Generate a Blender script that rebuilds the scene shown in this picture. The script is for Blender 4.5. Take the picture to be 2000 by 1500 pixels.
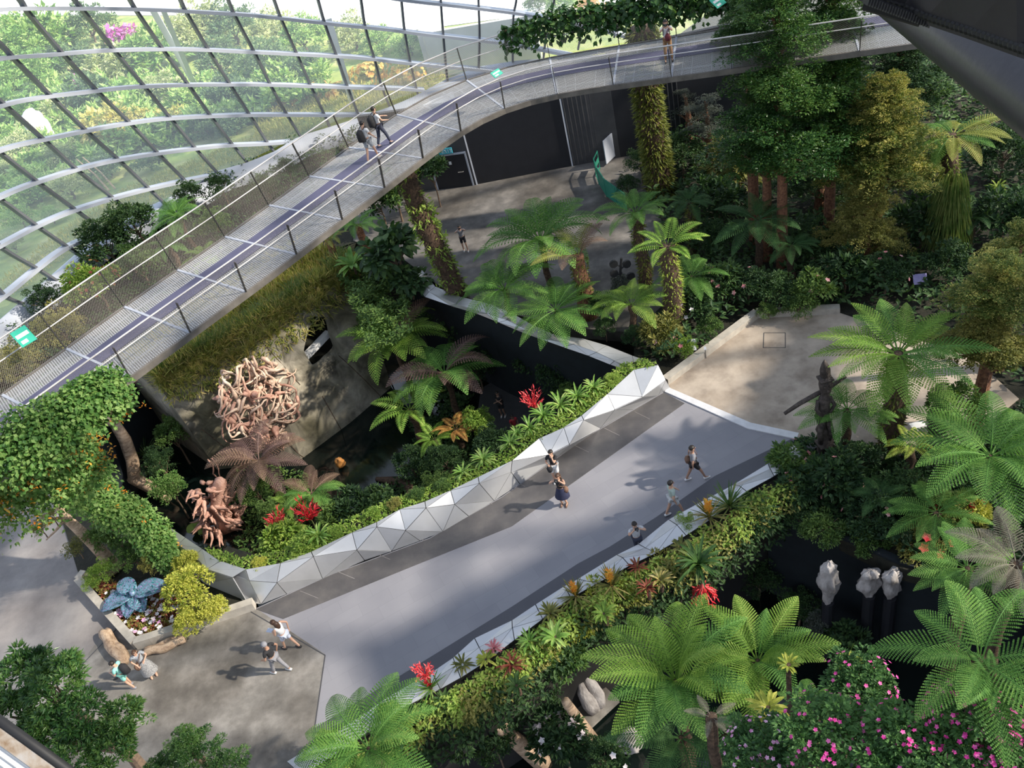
import bpy, math, random
import numpy as np
from mathutils import Vector, Matrix, noise
for o in list(bpy.data.objects): bpy.data.objects.remove(o)
SC = bpy.context.scene
COL = SC.collection
PI = math.pi
random.seed(7); RNG = np.random.default_rng(7)

# ------------------------------------------------------------ camera
F = 1675.0; H = 24.0                      # focal length in pixels of a 2000 px wide frame, camera height above the ramp
_N = np.array([570.0, 2000.0, F]); _N /= np.linalg.norm(_N)
_U = -_N
_FW = np.array([0, 0, 1.0]) - _N*_N[2]; _FW /= np.linalg.norm(_FW)
_R = np.cross(_FW, _U)
BASIS = np.array([_R, _FW, _U])           # rows: world x, y, z in lens axes (x right, y down, z ahead)
cam_d = bpy.data.cameras.new('camera'); cam = bpy.data.objects.new('camera', cam_d); COL.objects.link(cam)
cam_d.sensor_fit = 'HORIZONTAL'; cam_d.sensor_width = 36.0; cam_d.lens = 36.0*F/2000.0
cam_d.clip_start = 0.05; cam_d.clip_end = 2000
cx, cy, cz = BASIS[:, 0], -BASIS[:, 1], -BASIS[:, 2]
cam.matrix_world = Matrix(((cx[0], cy[0], cz[0], 0), (cx[1], cy[1], cz[1], 0), (cx[2], cy[2], cz[2], H), (0, 0, 0, 1)))
SC.camera = cam

# ------------------------------------------------------------ light
SC.view_settings.view_transform = 'Standard'; SC.view_settings.look = 'None'
SC.view_settings.gamma = 1.0; SC.view_settings.use_curve_mapping = False
SC.view_settings.exposure = 0.3
world = bpy.data.worlds.new('world'); SC.world = world; world.use_nodes = True
wn = world.node_tree; bg = wn.nodes['Background']; bg.inputs[1].default_value = 1.3
_tc = wn.nodes.new('ShaderNodeTexCoord'); _sx = wn.nodes.new('ShaderNodeSeparateXYZ'); _rp = wn.nodes.new('ShaderNodeValToRGB')   # pale sky over darker ground
wn.links.new(_tc.outputs['Generated'], _sx.inputs[0]); wn.links.new(_sx.outputs[2], _rp.inputs[0]); wn.links.new(_rp.outputs[0], bg.inputs[0])
_rp.color_ramp.elements[0].position = 0.0; _rp.color_ramp.elements[0].color = (0.10, 0.11, 0.09, 1); _rp.color_ramp.elements[1].position = 0.06; _rp.color_ramp.elements[1].color = (0.80, 0.87, 1.0, 1)
_e = _rp.color_ramp.elements.new(1.0); _e.color = (0.66, 0.78, 1.0, 1)
sun_d = bpy.data.lights.new('sun', 'SUN'); sun = bpy.data.objects.new('sun', sun_d); COL.objects.link(sun)
SUN_EL = math.radians(35); SUN_DIR = Vector((0.957*math.cos(SUN_EL), -0.29*math.cos(SUN_EL), math.sin(SUN_EL)))
sun.rotation_euler = SUN_DIR.to_track_quat('Z', 'Y').to_euler(); sun.location = (40, -10, 60)
sun_d.energy = 9.0; sun_d.angle = math.radians(1.3); sun_d.color = (1.0, 0.9, 0.74)

# ------------------------------------------------------------ helpers
def G(px, py, z=0.0):
    """where the sight line of a picture point meets the level z"""
    v = BASIS @ np.array([px-1000.0, py-750.0, F]); t = (z-H)/v[2]
    return Vector((v[0]*t, v[1]*t, z))
def mpp(p):
    """metres per picture point at the distance of p"""
    q = np.array([p[0], p[1], p[2]-H]); return float(q @ BASIS[:, 2])/F
def tag(o, label=None, cat=None, group=None, kind=None):
    if label: o['label'] = label
    if cat: o['category'] = cat
    if group: o['group'] = group
    if kind: o['kind'] = kind
    return o
def empty(name, loc, label, cat, group=None, rz=0.0, kind=None):
    o = bpy.data.objects.new(name, None); COL.objects.link(o); o.location = loc; o.rotation_euler = (0, 0, rz)
    o.empty_display_size = 0.2
    return tag(o, label, cat, group, kind)
def setmat(o, m):
    """material on the object, so meshes can be shared"""
    if not o.data.materials: o.data.materials.append(m)
    o.material_slots[0].link = 'OBJECT'; o.material_slots[0].material = m
def inst(name, me, m, parent=None, loc=(0, 0, 0), rot=(0, 0, 0), sc=(1, 1, 1)):
    o = bpy.data.objects.new(name, me); COL.objects.link(o)
    if parent: o.parent = parent
    o.location = loc; o.rotation_euler = rot; o.scale = (sc, sc, sc) if isinstance(sc, (int, float)) else sc
    if m: setmat(o, m)
    return o
class MB:
    def __init__(s): s.v = []; s.f = []; s.n = 0
    def add(s, V, Fc):
        V = np.asarray(V, dtype=float).reshape(-1, 3); b = s.n
        s.v.append(V); s.n += len(V)
        s.f.extend([tuple(int(i)+b for i in f) for f in Fc])
    def box(s, c, size, rz=0.0, M=None):
        x, y, z = [k/2 for k in size]
        P = [(-x,-y,-z),(x,-y,-z),(x,y,-z),(-x,y,-z),(-x,-y,z),(x,-y,z),(x,y,z),(-x,y,z)]
        if M is None: M = Matrix.Rotation(rz, 3, 'Z')
        P = [M @ Vector(p)+Vector(c) for p in P]
        s.add([tuple(p) for p in P], [(0,3,2,1),(4,5,6,7),(0,1,5,4),(1,2,6,5),(2,3,7,6),(3,0,4,7)])
    def beam(s, a, b, w, h, up=(0, 0, 1)):
        a = Vector(a); b = Vector(b); d = (b-a)
        if d.length < 1e-6: return
        L = d.length; d.normalize(); x = d.cross(Vector(up))
        if x.length < 1e-4: x = Vector((1, 0, 0))
        x.normalize(); u = x.cross(d)
        M = Matrix((x, d, u)).transposed()
        s.box((a+b)/2, (w, L, h), M=M)
    def tube(s, pts, r, seg=8, cap=True, jit=0.0):
        pts = [Vector(p) for p in pts]; n = len(pts)
        if not hasattr(r, '__len__'): r = [r]*n
        ref = None; V = []
        for i in range(n):
            t = (pts[min(i+1, n-1)]-pts[max(i-1, 0)])
            if t.length < 1e-9: t = Vector((0, 0, 1))
            t.normalize()
            if ref is None:
                ref = t.cross(Vector((0.3, 0.1, 1)))
                if ref.length < 1e-3: ref = t.cross(Vector((1, 0, 0)))
            ref = (ref-t*ref.dot(t)); ref.normalize(); bi = t.cross(ref)
            for k in range(seg):
                a = 2*PI*k/seg; rr = r[i]*(1+(random.uniform(-jit, jit) if jit else 0))
                V.append(tuple(pts[i]+ref*math.cos(a)*rr+bi*math.sin(a)*rr))
        Fc = [(i*seg+k, i*seg+(k+1) % seg, (i+1)*seg+(k+1) % seg, (i+1)*seg+k) for i in range(n-1) for k in range(seg)]
        if cap: Fc += [tuple(range(seg))[::-1], tuple((n-1)*seg+k for k in range(seg))]
        s.add(V, Fc)
    def prism(s, poly, z0, z1):
        """upright prism over a simple polygon (either winding)"""
        n = len(poly); A = sum(poly[i][0]*poly[(i+1) % n][1]-poly[(i+1) % n][0]*poly[i][1] for i in range(n))
        if A < 0: poly = poly[::-1]
        V = [(p[0], p[1], z0) for p in poly]+[(p[0], p[1], z1) for p in poly]
        s.add(V, [tuple(range(n))[::-1], tuple(range(n, 2*n))]+[(i, (i+1) % n, n+(i+1) % n, n+i) for i in range(n)])
    def mesh(s, name, smooth=False):
        me = bpy.data.meshes.new(name)
        V = np.concatenate(s.v) if s.v else np.zeros((0, 3))
        me.from_pydata(V.tolist(), [], s.f); me.update()
        if smooth: me.polygons.foreach_set('use_smooth', [True]*len(me.polygons))
        return me
    def build(s, name, m, parent=None, smooth=False, loc=None):
        me = s.mesh(name, smooth)
        if loc is not None:
            me.transform(Matrix.Translation(-Vector(loc)))
        o = bpy.data.objects.new(name, me); COL.objects.link(o)
        if m: me.materials.append(m)
        if parent: o.parent = parent
        if loc is not None and not parent: o.location = loc
        return o
def unit(a):
    a = np.asarray(a, float); return a/np.maximum(np.linalg.norm(a, axis=-1, keepdims=True), 1e-9)
def leaves(mb, pos, d, nrm, L, W, fold=0.12):
    """folded diamond leaves, all arrays"""
    pos = np.asarray(pos, float); n = len(pos)
    if n == 0: return
    d = unit(d); side = unit(np.cross(d, nrm)); nn = np.cross(side, d)
    L = np.broadcast_to(np.asarray(L, float), (n,))[:, None]; W = np.broadcast_to(np.asarray(W, float), (n,))[:, None]
    mid = pos+d*L*0.42+nn*W*fold
    V = np.stack([pos, mid+side*W/2, pos+d*L-nn*L*0.06, mid-side*W/2], 1).reshape(-1, 3)
    b = mb.n; mb.v.append(V); mb.n += 4*n
    for i in range(n):
        k = b+4*i; mb.f.append((k, k+1, k+2)); mb.f.append((k, k+2, k+3))
def broad(mb, pos, d, nrm, L, W, droop=0.25):
    """longer leaves in three segments with a drooping tip"""
    pos = np.asarray(pos, float); n = len(pos)
    if n == 0: return
    d = unit(d); side = unit(np.cross(d, nrm)); nn = np.cross(side, d)
    L = np.broadcast_to(np.asarray(L, float), (n,))[:, None]; W = np.broadcast_to(np.asarray(W, float), (n,))[:, None]
    dz = np.array([0, 0, -1.0])
    a = pos+d*L*0.3+dz*L*droop*0.06+nn*W*0.05; c = pos+d*L*0.68+dz*L*droop*0.4; t = pos+d*L*0.95+dz*L*droop
    V = np.stack([pos-side*W*0.08, pos+side*W*0.08, a+side*W*0.5, a-side*W*0.5, c+side*W*0.42, c-side*W*0.42, t], 1).reshape(-1, 3)
    b = mb.n; mb.v.append(V); mb.n += 7*n
    for i in range(n):
        k = b+7*i; mb.f += [(k, k+1, k+2, k+3), (k+3, k+2, k+4, k+5), (k+5, k+4, k+6)]
def rdir(n, zmin=-1.0):
    v = RNG.normal(size=(n, 3)); v = unit(v); v[:, 2] = np.where(v[:, 2] < zmin, -v[:, 2], v[:, 2]); return v

# ------------------------------------------------------------ materials
MATS = {}
def nm(name):
    m = bpy.data.materials.new(name); m.use_nodes = True; nt = m.node_tree
    for n in list(nt.nodes): nt.nodes.remove(n)
    out = nt.nodes.new('ShaderNodeOutputMaterial'); MATS[name] = m
    return m, nt, out
def N_(nt, t, **kw):
    n = nt.nodes.new(t)
    for k, v in kw.items():
        if k in n.inputs: n.inputs[k].default_value = v
        else: setattr(n, k, v)
    return n
def c4(c): return (c[0], c[1], c[2], 1)
def ramp(nt, fac, stops):
    r = nt.nodes.new('ShaderNodeValToRGB'); e = r.color_ramp.elements
    e[0].position, e[0].color = stops[0][0], c4(stops[0][1]); e[1].position, e[1].color = stops[-1][0], c4(stops[-1][1])
    for p, c in stops[1:-1]: x = e.new(p); x.color = c4(c)
    nt.links.new(fac, r.inputs[0]); return r.outputs[0]
def leafmat(name, c1, c2, c3=None, trans=0.35, rough=0.55, scale=3.2, spec=0.3):
    m, nt, out = nm(name); L = nt.links
    tc = N_(nt, 'ShaderNodeTexCoord'); no = N_(nt, 'ShaderNodeTexNoise', Scale=scale, Detail=2.0)
    L.new(tc.outputs['Object'], no.inputs['Vector'])
    ge = N_(nt, 'ShaderNodeNewGeometry'); oi = N_(nt, 'ShaderNodeObjectInfo')
    a = N_(nt, 'ShaderNodeMath', operation='MULTIPLY'); a.inputs[1].default_value = 0.45; L.new(ge.outputs['Random Per Island'], a.inputs[0])
    b = N_(nt, 'ShaderNodeMath', operation='ADD'); L.new(a.outputs[0], b.inputs[0]); L.new(no.outputs[0], b.inputs[1])
    o2 = N_(nt, 'ShaderNodeMath', operation='MULTIPLY_ADD'); o2.inputs[1].default_value = 0.25; L.new(oi.outputs['Random'], o2.inputs[0]); L.new(b.outputs[0], o2.inputs[2])
    stops = [(0.45, c1), (0.85, c2)]+([(1.12 if False else 1.0, c3)] if c3 else [])
    col = ramp(nt, o2.outputs[0], stops)
    p = N_(nt, 'ShaderNodeBsdfPrincipled', Roughness=rough); p.inputs['Specular IOR Level'].default_value = spec
    L.new(col, p.inputs['Base Color'])
    t = N_(nt, 'ShaderNodeBsdfTranslucent'); mx = N_(nt, 'ShaderNodeMixShader'); mx.inputs[0].default_value = trans
    g = N_(nt, 'ShaderNodeMixRGB', blend_type='MULTIPLY'); g.inputs[0].default_value = 1; g.inputs[2].default_value = (1.0, 1.0, 0.45, 1)
    L.new(col, g.inputs[1]); L.new(g.outputs[0], t.inputs[0])
    L.new(p.outputs[0], mx.inputs[1]); L.new(t.outputs[0], mx.inputs[2]); L.new(mx.outputs[0], out.inputs[0])
    return m
def surf(name, cols, scale=2.0, rough=0.7, metal=0.0, bump=0.0, bscale=None, detail=6.0, stretch=None, spec=0.5, dist=0.0, cloud=None):
    """noise blended colours"""
    m, nt, out = nm(name); L = nt.links
    tc = N_(nt, 'ShaderNodeTexCoord'); mp = N_(nt, 'ShaderNodeMapping')
    if stretch: mp.inputs['Scale'].default_value = stretch
    L.new(tc.outputs['Object'], mp.inputs[0])
    no = N_(nt, 'ShaderNodeTexNoise', Scale=scale, Detail=detail, Roughness=0.62, Distortion=dist); L.new(mp.outputs[0], no.inputs['Vector'])
    k = len(cols); col = ramp(nt, no.outputs[0], [(0.3+0.4*i/max(k-1, 1), c) for i, c in enumerate(cols)])
    if cloud:
        n2 = N_(nt, 'ShaderNodeTexNoise', Scale=cloud[0], Detail=3.0); L.new(mp.outputs[0], n2.inputs['Vector'])
        r2 = ramp(nt, n2.outputs[0], [(0.4, cloud[1]), (0.62, (1, 1, 1))])
        mu = N_(nt, 'ShaderNodeMixRGB', blend_type='MULTIPLY'); mu.inputs[0].default_value = 1.0
        L.new(col, mu.inputs[1]); L.new(r2, mu.inputs[2]); col = mu.outputs[0]
    p = N_(nt, 'ShaderNodeBsdfPrincipled', Roughness=rough, Metallic=metal); p.inputs['Specular IOR Level'].default_value = spec
    L.new(col, p.inputs['Base Color'])
    if bump:
        n3 = N_(nt, 'ShaderNodeTexNoise', Scale=bscale or scale*4, Detail=5.0); L.new(mp.outputs[0], n3.inputs['Vector'])
        bp = N_(nt, 'ShaderNodeBump', Strength=bump, Distance=0.05); L.new(n3.outputs[0], bp.inputs['Height']); L.new(bp.outputs[0], p.inputs['Normal'])
    L.new(p.outputs[0], out.inputs[0]); return m
def meshmat(name, col, cell=30.0, cover=0.45, metal=0.6):
    """woven wire mesh: holes are really open"""
    m, nt, out = nm(name); L = nt.links
    tc = N_(nt, 'ShaderNodeTexCoord'); sx = N_(nt, 'ShaderNodeSeparateXYZ'); L.new(tc.outputs['Object'], sx.inputs[0])
    def band(sock_a, sock_b, sgn):
        a = N_(nt, 'ShaderNodeMath', operation='MULTIPLY_ADD'); a.inputs[1].default_value = sgn; L.new(sock_b, a.inputs[0]); L.new(sock_a, a.inputs[2])
        b = N_(nt, 'ShaderNodeMath', operation='MULTIPLY'); b.inputs[1].default_value = cell; L.new(a.outputs[0], b.inputs[0])
        c = N_(nt, 'ShaderNodeMath', operation='FRACT'); L.new(b.outputs[0], c.inputs[0])
        d = N_(nt, 'ShaderNodeMath', operation='LESS_THAN'); d.inputs[1].default_value = cover; L.new(c.outputs[0], d.inputs[0]); return d.outputs[0]
    h = N_(nt, 'ShaderNodeMath', operation='ADD'); L.new(sx.outputs[0], h.inputs[0]); L.new(sx.outputs[2], h.inputs[1])
    b1 = band(h.outputs[0], sx.outputs[1], 0.6); b2 = band(h.outputs[0], sx.outputs[1], -2.6)
    mx = N_(nt, 'ShaderNodeMath', operation='MAXIMUM'); L.new(b1, mx.inputs[0]); L.new(b2, mx.inputs[1])
    p = N_(nt, 'ShaderNodeBsdfPrincipled', Roughness=0.4, Metallic=metal); p.inputs['Base Color'].default_value = c4(col)
    t = N_(nt, 'ShaderNodeBsdfTransparent'); s = N_(nt, 'ShaderNodeMixShader')
    L.new(mx.outputs[0], s.inputs[0]); L.new(t.outputs[0], s.inputs[1]); L.new(p.outputs[0], s.inputs[2]); L.new(s.outputs[0], out.inputs[0])
    return m
def glassmat(name, tint, haze, gloss):
    m, nt, out = nm(name); L = nt.links
    t = N_(nt, 'ShaderNodeBsdfTransparent'); t.inputs[0].default_value = c4(tint)
    d = N_(nt, 'ShaderNodeBsdfTranslucent'); d.inputs[0].default_value = (0.9, 0.95, 1, 1)
    g = N_(nt, 'ShaderNodeBsdfGlossy', Roughness=0.03); fr = N_(nt, 'ShaderNodeFresnel', IOR=1.45)
    a = N_(nt, 'ShaderNodeMixShader'); a.inputs[0].default_value = haze; L.new(t.outputs[0], a.inputs[1]); L.new(d.outputs[0], a.inputs[2])
    k = N_(nt, 'ShaderNodeMath', operation='MULTIPLY'); k.inputs[1].default_value = gloss; L.new(fr.outputs[0], k.inputs[0])
    b = N_(nt, 'ShaderNodeMixShader'); L.new(k.outputs[0], b.inputs[0]); L.new(a.outputs[0], b.inputs[1]); L.new(g.outputs[0], b.inputs[2])
    L.new(b.outputs[0], out.inputs[0]); return m
def watermat(name, c):
    m, nt, out = nm(name); L = nt.links
    p = N_(nt, 'ShaderNodeBsdfPrincipled', Roughness=0.06); p.inputs['Base Color'].default_value = c4(c); p.inputs['Specular IOR Level'].default_value = 0.5
    no = N_(nt, 'ShaderNodeTexNoise', Scale=2.0, Detail=3.0); bp = N_(nt, 'ShaderNodeBump', Strength=0.08, Distance=0.05)
    L.new(no.outputs[0], bp.inputs['Height']); L.new(bp.outputs[0], p.inputs['Normal']); L.new(p.outputs[0], out.inputs[0]); return m

M = {}
M['fern'] = leafmat('fern_green', (0.06, 0.17, 0.035), (0.15, 0.33, 0.07), (0.25, 0.44, 0.10), scale=0.8)
M['fern_bright'] = leafmat('fern_bright', (0.10, 0.22, 0.03), (0.22, 0.38, 0.06), (0.34, 0.48, 0.10), scale=0.8)
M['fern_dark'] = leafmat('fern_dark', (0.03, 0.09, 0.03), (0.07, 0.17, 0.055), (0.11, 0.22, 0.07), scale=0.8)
M['fern_brown'] = leafmat('fern_brown', (0.14, 0.08, 0.06), (0.27, 0.17, 0.13), (0.36, 0.25, 0.17), scale=0.8)
M['fern_purple'] = leafmat('fern_purple', (0.12, 0.07, 0.07), (0.22, 0.14, 0.13), (0.30, 0.2, 0.16), scale=0.8)
M['fern_gold'] = leafmat('fern_gold', (0.35, 0.14, 0.05), (0.55, 0.28, 0.08), (0.6, 0.42, 0.12), scale=0.8)
M['fern_yellow'] = leafmat('fern_yellow', (0.22, 0.26, 0.05), (0.38, 0.42, 0.10), (0.5, 0.45, 0.15), scale=0.8)
M['fern_grey'] = leafmat('fern_grey', (0.16, 0.15, 0.12), (0.27, 0.25, 0.2), (0.33, 0.3, 0.24), scale=0.8)
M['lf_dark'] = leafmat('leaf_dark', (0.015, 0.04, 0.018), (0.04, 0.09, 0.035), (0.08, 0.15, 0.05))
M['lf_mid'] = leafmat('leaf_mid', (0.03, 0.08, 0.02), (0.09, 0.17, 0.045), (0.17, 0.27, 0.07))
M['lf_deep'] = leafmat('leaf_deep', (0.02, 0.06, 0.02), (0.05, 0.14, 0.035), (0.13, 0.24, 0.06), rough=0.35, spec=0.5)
M['lf_bright'] = leafmat('leaf_bright', (0.10, 0.19, 0.03), (0.22, 0.36, 0.06), (0.35, 0.46, 0.1))
M['lf_yellow'] = leafmat('leaf_yellow', (0.16, 0.24, 0.04), (0.42, 0.45, 0.07), (0.7, 0.68, 0.16))
M['lf_olive'] = leafmat('leaf_olive', (0.09, 0.11, 0.03), (0.21, 0.22, 0.06), (0.36, 0.33, 0.10))
M['lf_conifer'] = leafmat('leaf_conifer_sunlit', (0.04, 0.08, 0.02), (0.16, 0.22, 0.05), (0.50, 0.46, 0.14))  # sunlit yellow and the dark gaps between clumps are put into the colours
M['lf_imp'] = leafmat('leaf_impatiens', (0.03, 0.08, 0.03), (0.07, 0.17, 0.05), (0.13, 0.27, 0.08))
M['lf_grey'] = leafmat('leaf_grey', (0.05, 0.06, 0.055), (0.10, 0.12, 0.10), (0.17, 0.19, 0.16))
M['lf_red'] = leafmat('leaf_red', (0.20, 0.03, 0.03), (0.32, 0.10, 0.06), (0.3, 0.3, 0.08))
M['lf_vine'] = leafmat('leaf_vine', (0.04, 0.12, 0.03), (0.13, 0.27, 0.06), (0.26, 0.40, 0.12))
M['grass'] = leafmat('grass_blades', (0.16, 0.22, 0.05), (0.42, 0.42, 0.11), (0.66, 0.52, 0.22))
M['grass_green'] = leafmat('grass_green', (0.04, 0.10, 0.02), (0.12, 0.2, 0.05), (0.25, 0.3, 0.1))
M['moss'] = leafmat('moss', (0.04, 0.06, 0.015), (0.12, 0.15, 0.03), (0.26, 0.28, 0.06))
M['moss_bright'] = leafmat('moss_bright', (0.10, 0.16, 0.02), (0.25, 0.34, 0.05), (0.42, 0.5, 0.10))
M['strap'] = leafmat('strap_leaf', (0.08, 0.20, 0.03), (0.2, 0.36, 0.07), (0.38, 0.5, 0.15), trans=0.25, rough=0.4)
M['strap_dark'] = leafmat('strap_leaf_dark', (0.03, 0.08, 0.02), (0.08, 0.16, 0.04), (0.2, 0.24, 0.07), trans=0.25, rough=0.4)
M['strap_olive'] = leafmat('strap_leaf_olive', (0.10, 0.12, 0.03), (0.22, 0.22, 0.06), (0.4, 0.33, 0.12), trans=0.25, rough=0.4)
M['out_a'] = leafmat('outdoor_leaf', (0.08, 0.2, 0.05), (0.26, 0.44, 0.12), (0.5, 0.65, 0.25))
M['out_b'] = leafmat('outdoor_leaf_dark', (0.06, 0.12, 0.06), (0.13, 0.22, 0.10), (0.24, 0.34, 0.15))
M['out_y'] = leafmat('outdoor_leaf_yellow', (0.28, 0.30, 0.08), (0.50, 0.50, 0.16), (0.75, 0.65, 0.25))
M['out_p'] = leafmat('outdoor_leaf_pale', (0.2, 0.28, 0.12), (0.42, 0.48, 0.24), (0.66, 0.68, 0.4))
M['out_o'] = leafmat('outdoor_leaf_orange', (0.5, 0.22, 0.06), (0.72, 0.4, 0.1), (0.8, 0.6, 0.2))
M['magenta'] = leafmat('petal_magenta', (0.45, 0.02, 0.18), (0.75, 0.05, 0.35), (0.85, 0.2, 0.5), trans=0.2)
M['pink'] = leafmat('petal_pink', (0.5, 0.12, 0.35), (0.75, 0.35, 0.6), (0.8, 0.6, 0.75), trans=0.2)
M['orchid'] = leafmat('petal_orchid', (0.5, 0.1, 0.42), (0.72, 0.2, 0.65), (0.85, 0.5, 0.8), trans=0.2)
M['red'] = leafmat('petal_red', (0.5, 0.01, 0.02), (0.75, 0.04, 0.06), (0.8, 0.15, 0.15), trans=0.15)
M['orange'] = leafmat('petal_orange', (0.6, 0.16, 0.02), (0.8, 0.3, 0.03), (0.85, 0.5, 0.08), trans=0.2)
M['white_p'] = leafmat('petal_white', (0.6, 0.5, 0.55), (0.75, 0.68, 0.72), (0.85, 0.82, 0.85), trans=0.2)
M['rose'] = leafmat('petal_rose', (0.5, 0.12, 0.15), (0.65, 0.25, 0.28), (0.75, 0.45, 0.45), trans=0.2)
M['bark'] = surf('bark', [(0.03, 0.018, 0.012), (0.09, 0.055, 0.035), (0.16, 0.10, 0.065)], 9, 0.9, bump=0.8)
M['bark_red'] = surf('bark_reddish', [(0.07, 0.03, 0.02), (0.2, 0.09, 0.05), (0.34, 0.17, 0.09)], 9, 0.9, bump=0.8)
M['twig'] = surf('twig_bark', [(0.10, 0.07, 0.05), (0.22, 0.15, 0.1)], 12, 0.9)
M['stem'] = surf('green_stem', [(0.12, 0.14, 0.05), (0.2, 0.22, 0.08)], 8, 0.6)
M['drift'] = surf('driftwood', [(0.22, 0.14, 0.09), (0.48, 0.34, 0.23), (0.66, 0.5, 0.36)], 3.0, 0.8, bump=0.7, stretch=(1, 1, 3), bscale=14)
M['rootw'] = surf('root_wood', [(0.36, 0.2, 0.14), (0.62, 0.45, 0.34), (0.76, 0.62, 0.5)], 2.0, 0.6, bump=0.4, bscale=20)
M['rootp'] = surf('root_wood_pink', [(0.3, 0.15, 0.11), (0.52, 0.29, 0.22), (0.66, 0.42, 0.33)], 3.0, 0.65, bump=0.8, bscale=25)
M['totem'] = surf('dark_carved_wood', [(0.016, 0.013, 0.012), (0.05, 0.038, 0.032), (0.10, 0.08, 0.07)], 6, 0.75, bump=0.6, bscale=30)
M['rockp'] = surf('pale_rock', [(0.2, 0.18, 0.17), (0.45, 0.42, 0.41), (0.66, 0.62, 0.6)], 2.2, 0.85, bump=0.8, bscale=9, stretch=(1, 1, 0.5))
M['cliff'] = surf('cliff_concrete', [(0.10, 0.09, 0.07), (0.30, 0.27, 0.22), (0.50, 0.45, 0.36)], 0.9, 0.9, bump=0.9, bscale=3.0, dist=1.2, detail=9, cloud=(0.3, (0.42, 0.42, 0.32)))
M['soil'] = surf('soil', [(0.008, 0.010, 0.006), (0.018, 0.018, 0.011), (0.03, 0.028, 0.016)], 3, 0.95, bump=0.6)
M['conc'] = surf('grey_concrete', [(0.22, 0.205, 0.20), (0.33, 0.31, 0.30), (0.45, 0.42, 0.395)], 0.5, 0.75, bump=0.12, bscale=20, detail=9, cloud=(0.14, (0.62, 0.6, 0.6)), spec=0.3)
M['conc_dark'] = surf('stained_concrete', [(0.12, 0.11, 0.10), (0.23, 0.215, 0.195), (0.40, 0.375, 0.345)], 0.8, 0.7, bump=0.12, bscale=20, detail=10, cloud=(0.3, (0.6, 0.58, 0.56)), spec=0.3)
M['conc_court'] = surf('court_concrete', [(0.09, 0.085, 0.08), (0.16, 0.15, 0.14), (0.27, 0.25, 0.23)], 0.8, 0.7, bump=0.12, bscale=20, detail=10, cloud=(0.3, (0.6, 0.58, 0.56)), spec=0.3)
M['conc_tan'] = surf('tan_concrete', [(0.26, 0.215, 0.175), (0.42, 0.355, 0.29), (0.52, 0.44, 0.36)], 0.9, 0.75, bump=0.1, bscale=20, detail=10, cloud=(0.7, (0.82, 0.8, 0.78)), spec=0.3)
M['kerb'] = surf('kerb_stone', [(0.35, 0.32, 0.28), (0.5, 0.46, 0.4)], 3, 0.8)
M['kerb_w'] = surf('white_kerb', [(0.55, 0.55, 0.57), (0.68, 0.68, 0.7)], 3, 0.7)
M['navy'] = surf('navy_wall', [(0.006, 0.010, 0.014), (0.012, 0.018, 0.024)], 2, 0.6)
M['blackw'] = surf('charcoal_panel', [(0.012, 0.013, 0.018), (0.018, 0.019, 0.025)], 2, 0.55)
M['frame'] = surf('charcoal_frame', [(0.05, 0.05, 0.055), (0.07, 0.07, 0.075)], 2, 0.5)
M['steel'] = surf('grey_painted_steel', [(0.42, 0.45, 0.52), (0.46, 0.49, 0.56)], 1, 0.45)
M['mull'] = surf('dark_mullion', [(0.13, 0.14, 0.16), (0.17, 0.18, 0.2)], 1, 0.45)
M['rail'] = surf('stainless_rail', [(0.55, 0.52, 0.5), (0.7, 0.67, 0.64)], 3, 0.3, metal=0.5)
M['post'] = surf('dark_rail_post', [(0.06, 0.055, 0.05), (0.1, 0.09, 0.08)], 3, 0.45, metal=0.4)
M['strip'] = surf('blue_grey_strip', [(0.085, 0.085, 0.15), (0.10, 0.10, 0.17)], 2, 0.6)
M['edge'] = surf('deck_edge', [(0.12, 0.11, 0.10), (0.22, 0.2, 0.18)], 2, 0.5, metal=0.3)
M['grate'] = meshmat('deck_grating', (0.5, 0.5, 0.5), 11.0, 0.42, 0.4)
M['wire'] = meshmat('wire_infill', (0.36, 0.33, 0.3), 14.0, 0.13)
M['silver'] = surf('brushed_panel', [(0.52, 0.525, 0.54), (0.62, 0.625, 0.64)], 0.8, 0.36, metal=0.55)
M['gap'] = surf('joint_black', [(0.01, 0.01, 0.01), (0.02, 0.02, 0.02)], 2, 0.8)
M['glass'] = glassmat('facade_glass', (0.95, 0.98, 0.97), 0.2, 0.5)
M['roofglass'] = glassmat('roof_glass', (0.60, 0.61, 0.63), 0.02, 0.0)
M['water'] = watermat('black_water', (0.004, 0.008, 0.007))
M['grass_out'] = surf('outdoor_turf', [(0.12, 0.2, 0.06), (0.3, 0.36, 0.1), (0.5, 0.46, 0.24)], 0.35, 0.95, detail=8)
M['white_pave'] = surf('white_pavement', [(0.8, 0.8, 0.8), (0.85, 0.85, 0.85)], 0.2, 0.8)
M['pale'] = surf('pale_concrete', [(0.5, 0.5, 0.48), (0.62, 0.62, 0.6)], 0.6, 0.8)
M['whitep'] = surf('white_paint', [(0.74, 0.74, 0.74), (0.8, 0.8, 0.8)], 2, 0.5)
M['tubem'] = surf('tube_paint', [(0.035, 0.034, 0.045), (0.05, 0.049, 0.06)], 3, 0.36, bump=0.05)
M['rubber'] = surf('black_rubber', [(0.015, 0.015, 0.017), (0.025, 0.025, 0.027)], 3, 0.6)
M['green_p'] = surf('green_barrier', [(0.02, 0.18, 0.12), (0.03, 0.24, 0.16)], 2, 0.5)
M['sign_g'] = surf('sign_green', [(0.02, 0.35, 0.24), (0.03, 0.42, 0.3)], 2, 0.5)
M['sign_b'] = surf('sign_blue', [(0.05, 0.42, 0.55), (0.08, 0.5, 0.62)], 2, 0.5)
M['skin'] = surf('skin', [(0.5, 0.29, 0.2), (0.58, 0.36, 0.26)], 8, 0.55)
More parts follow.
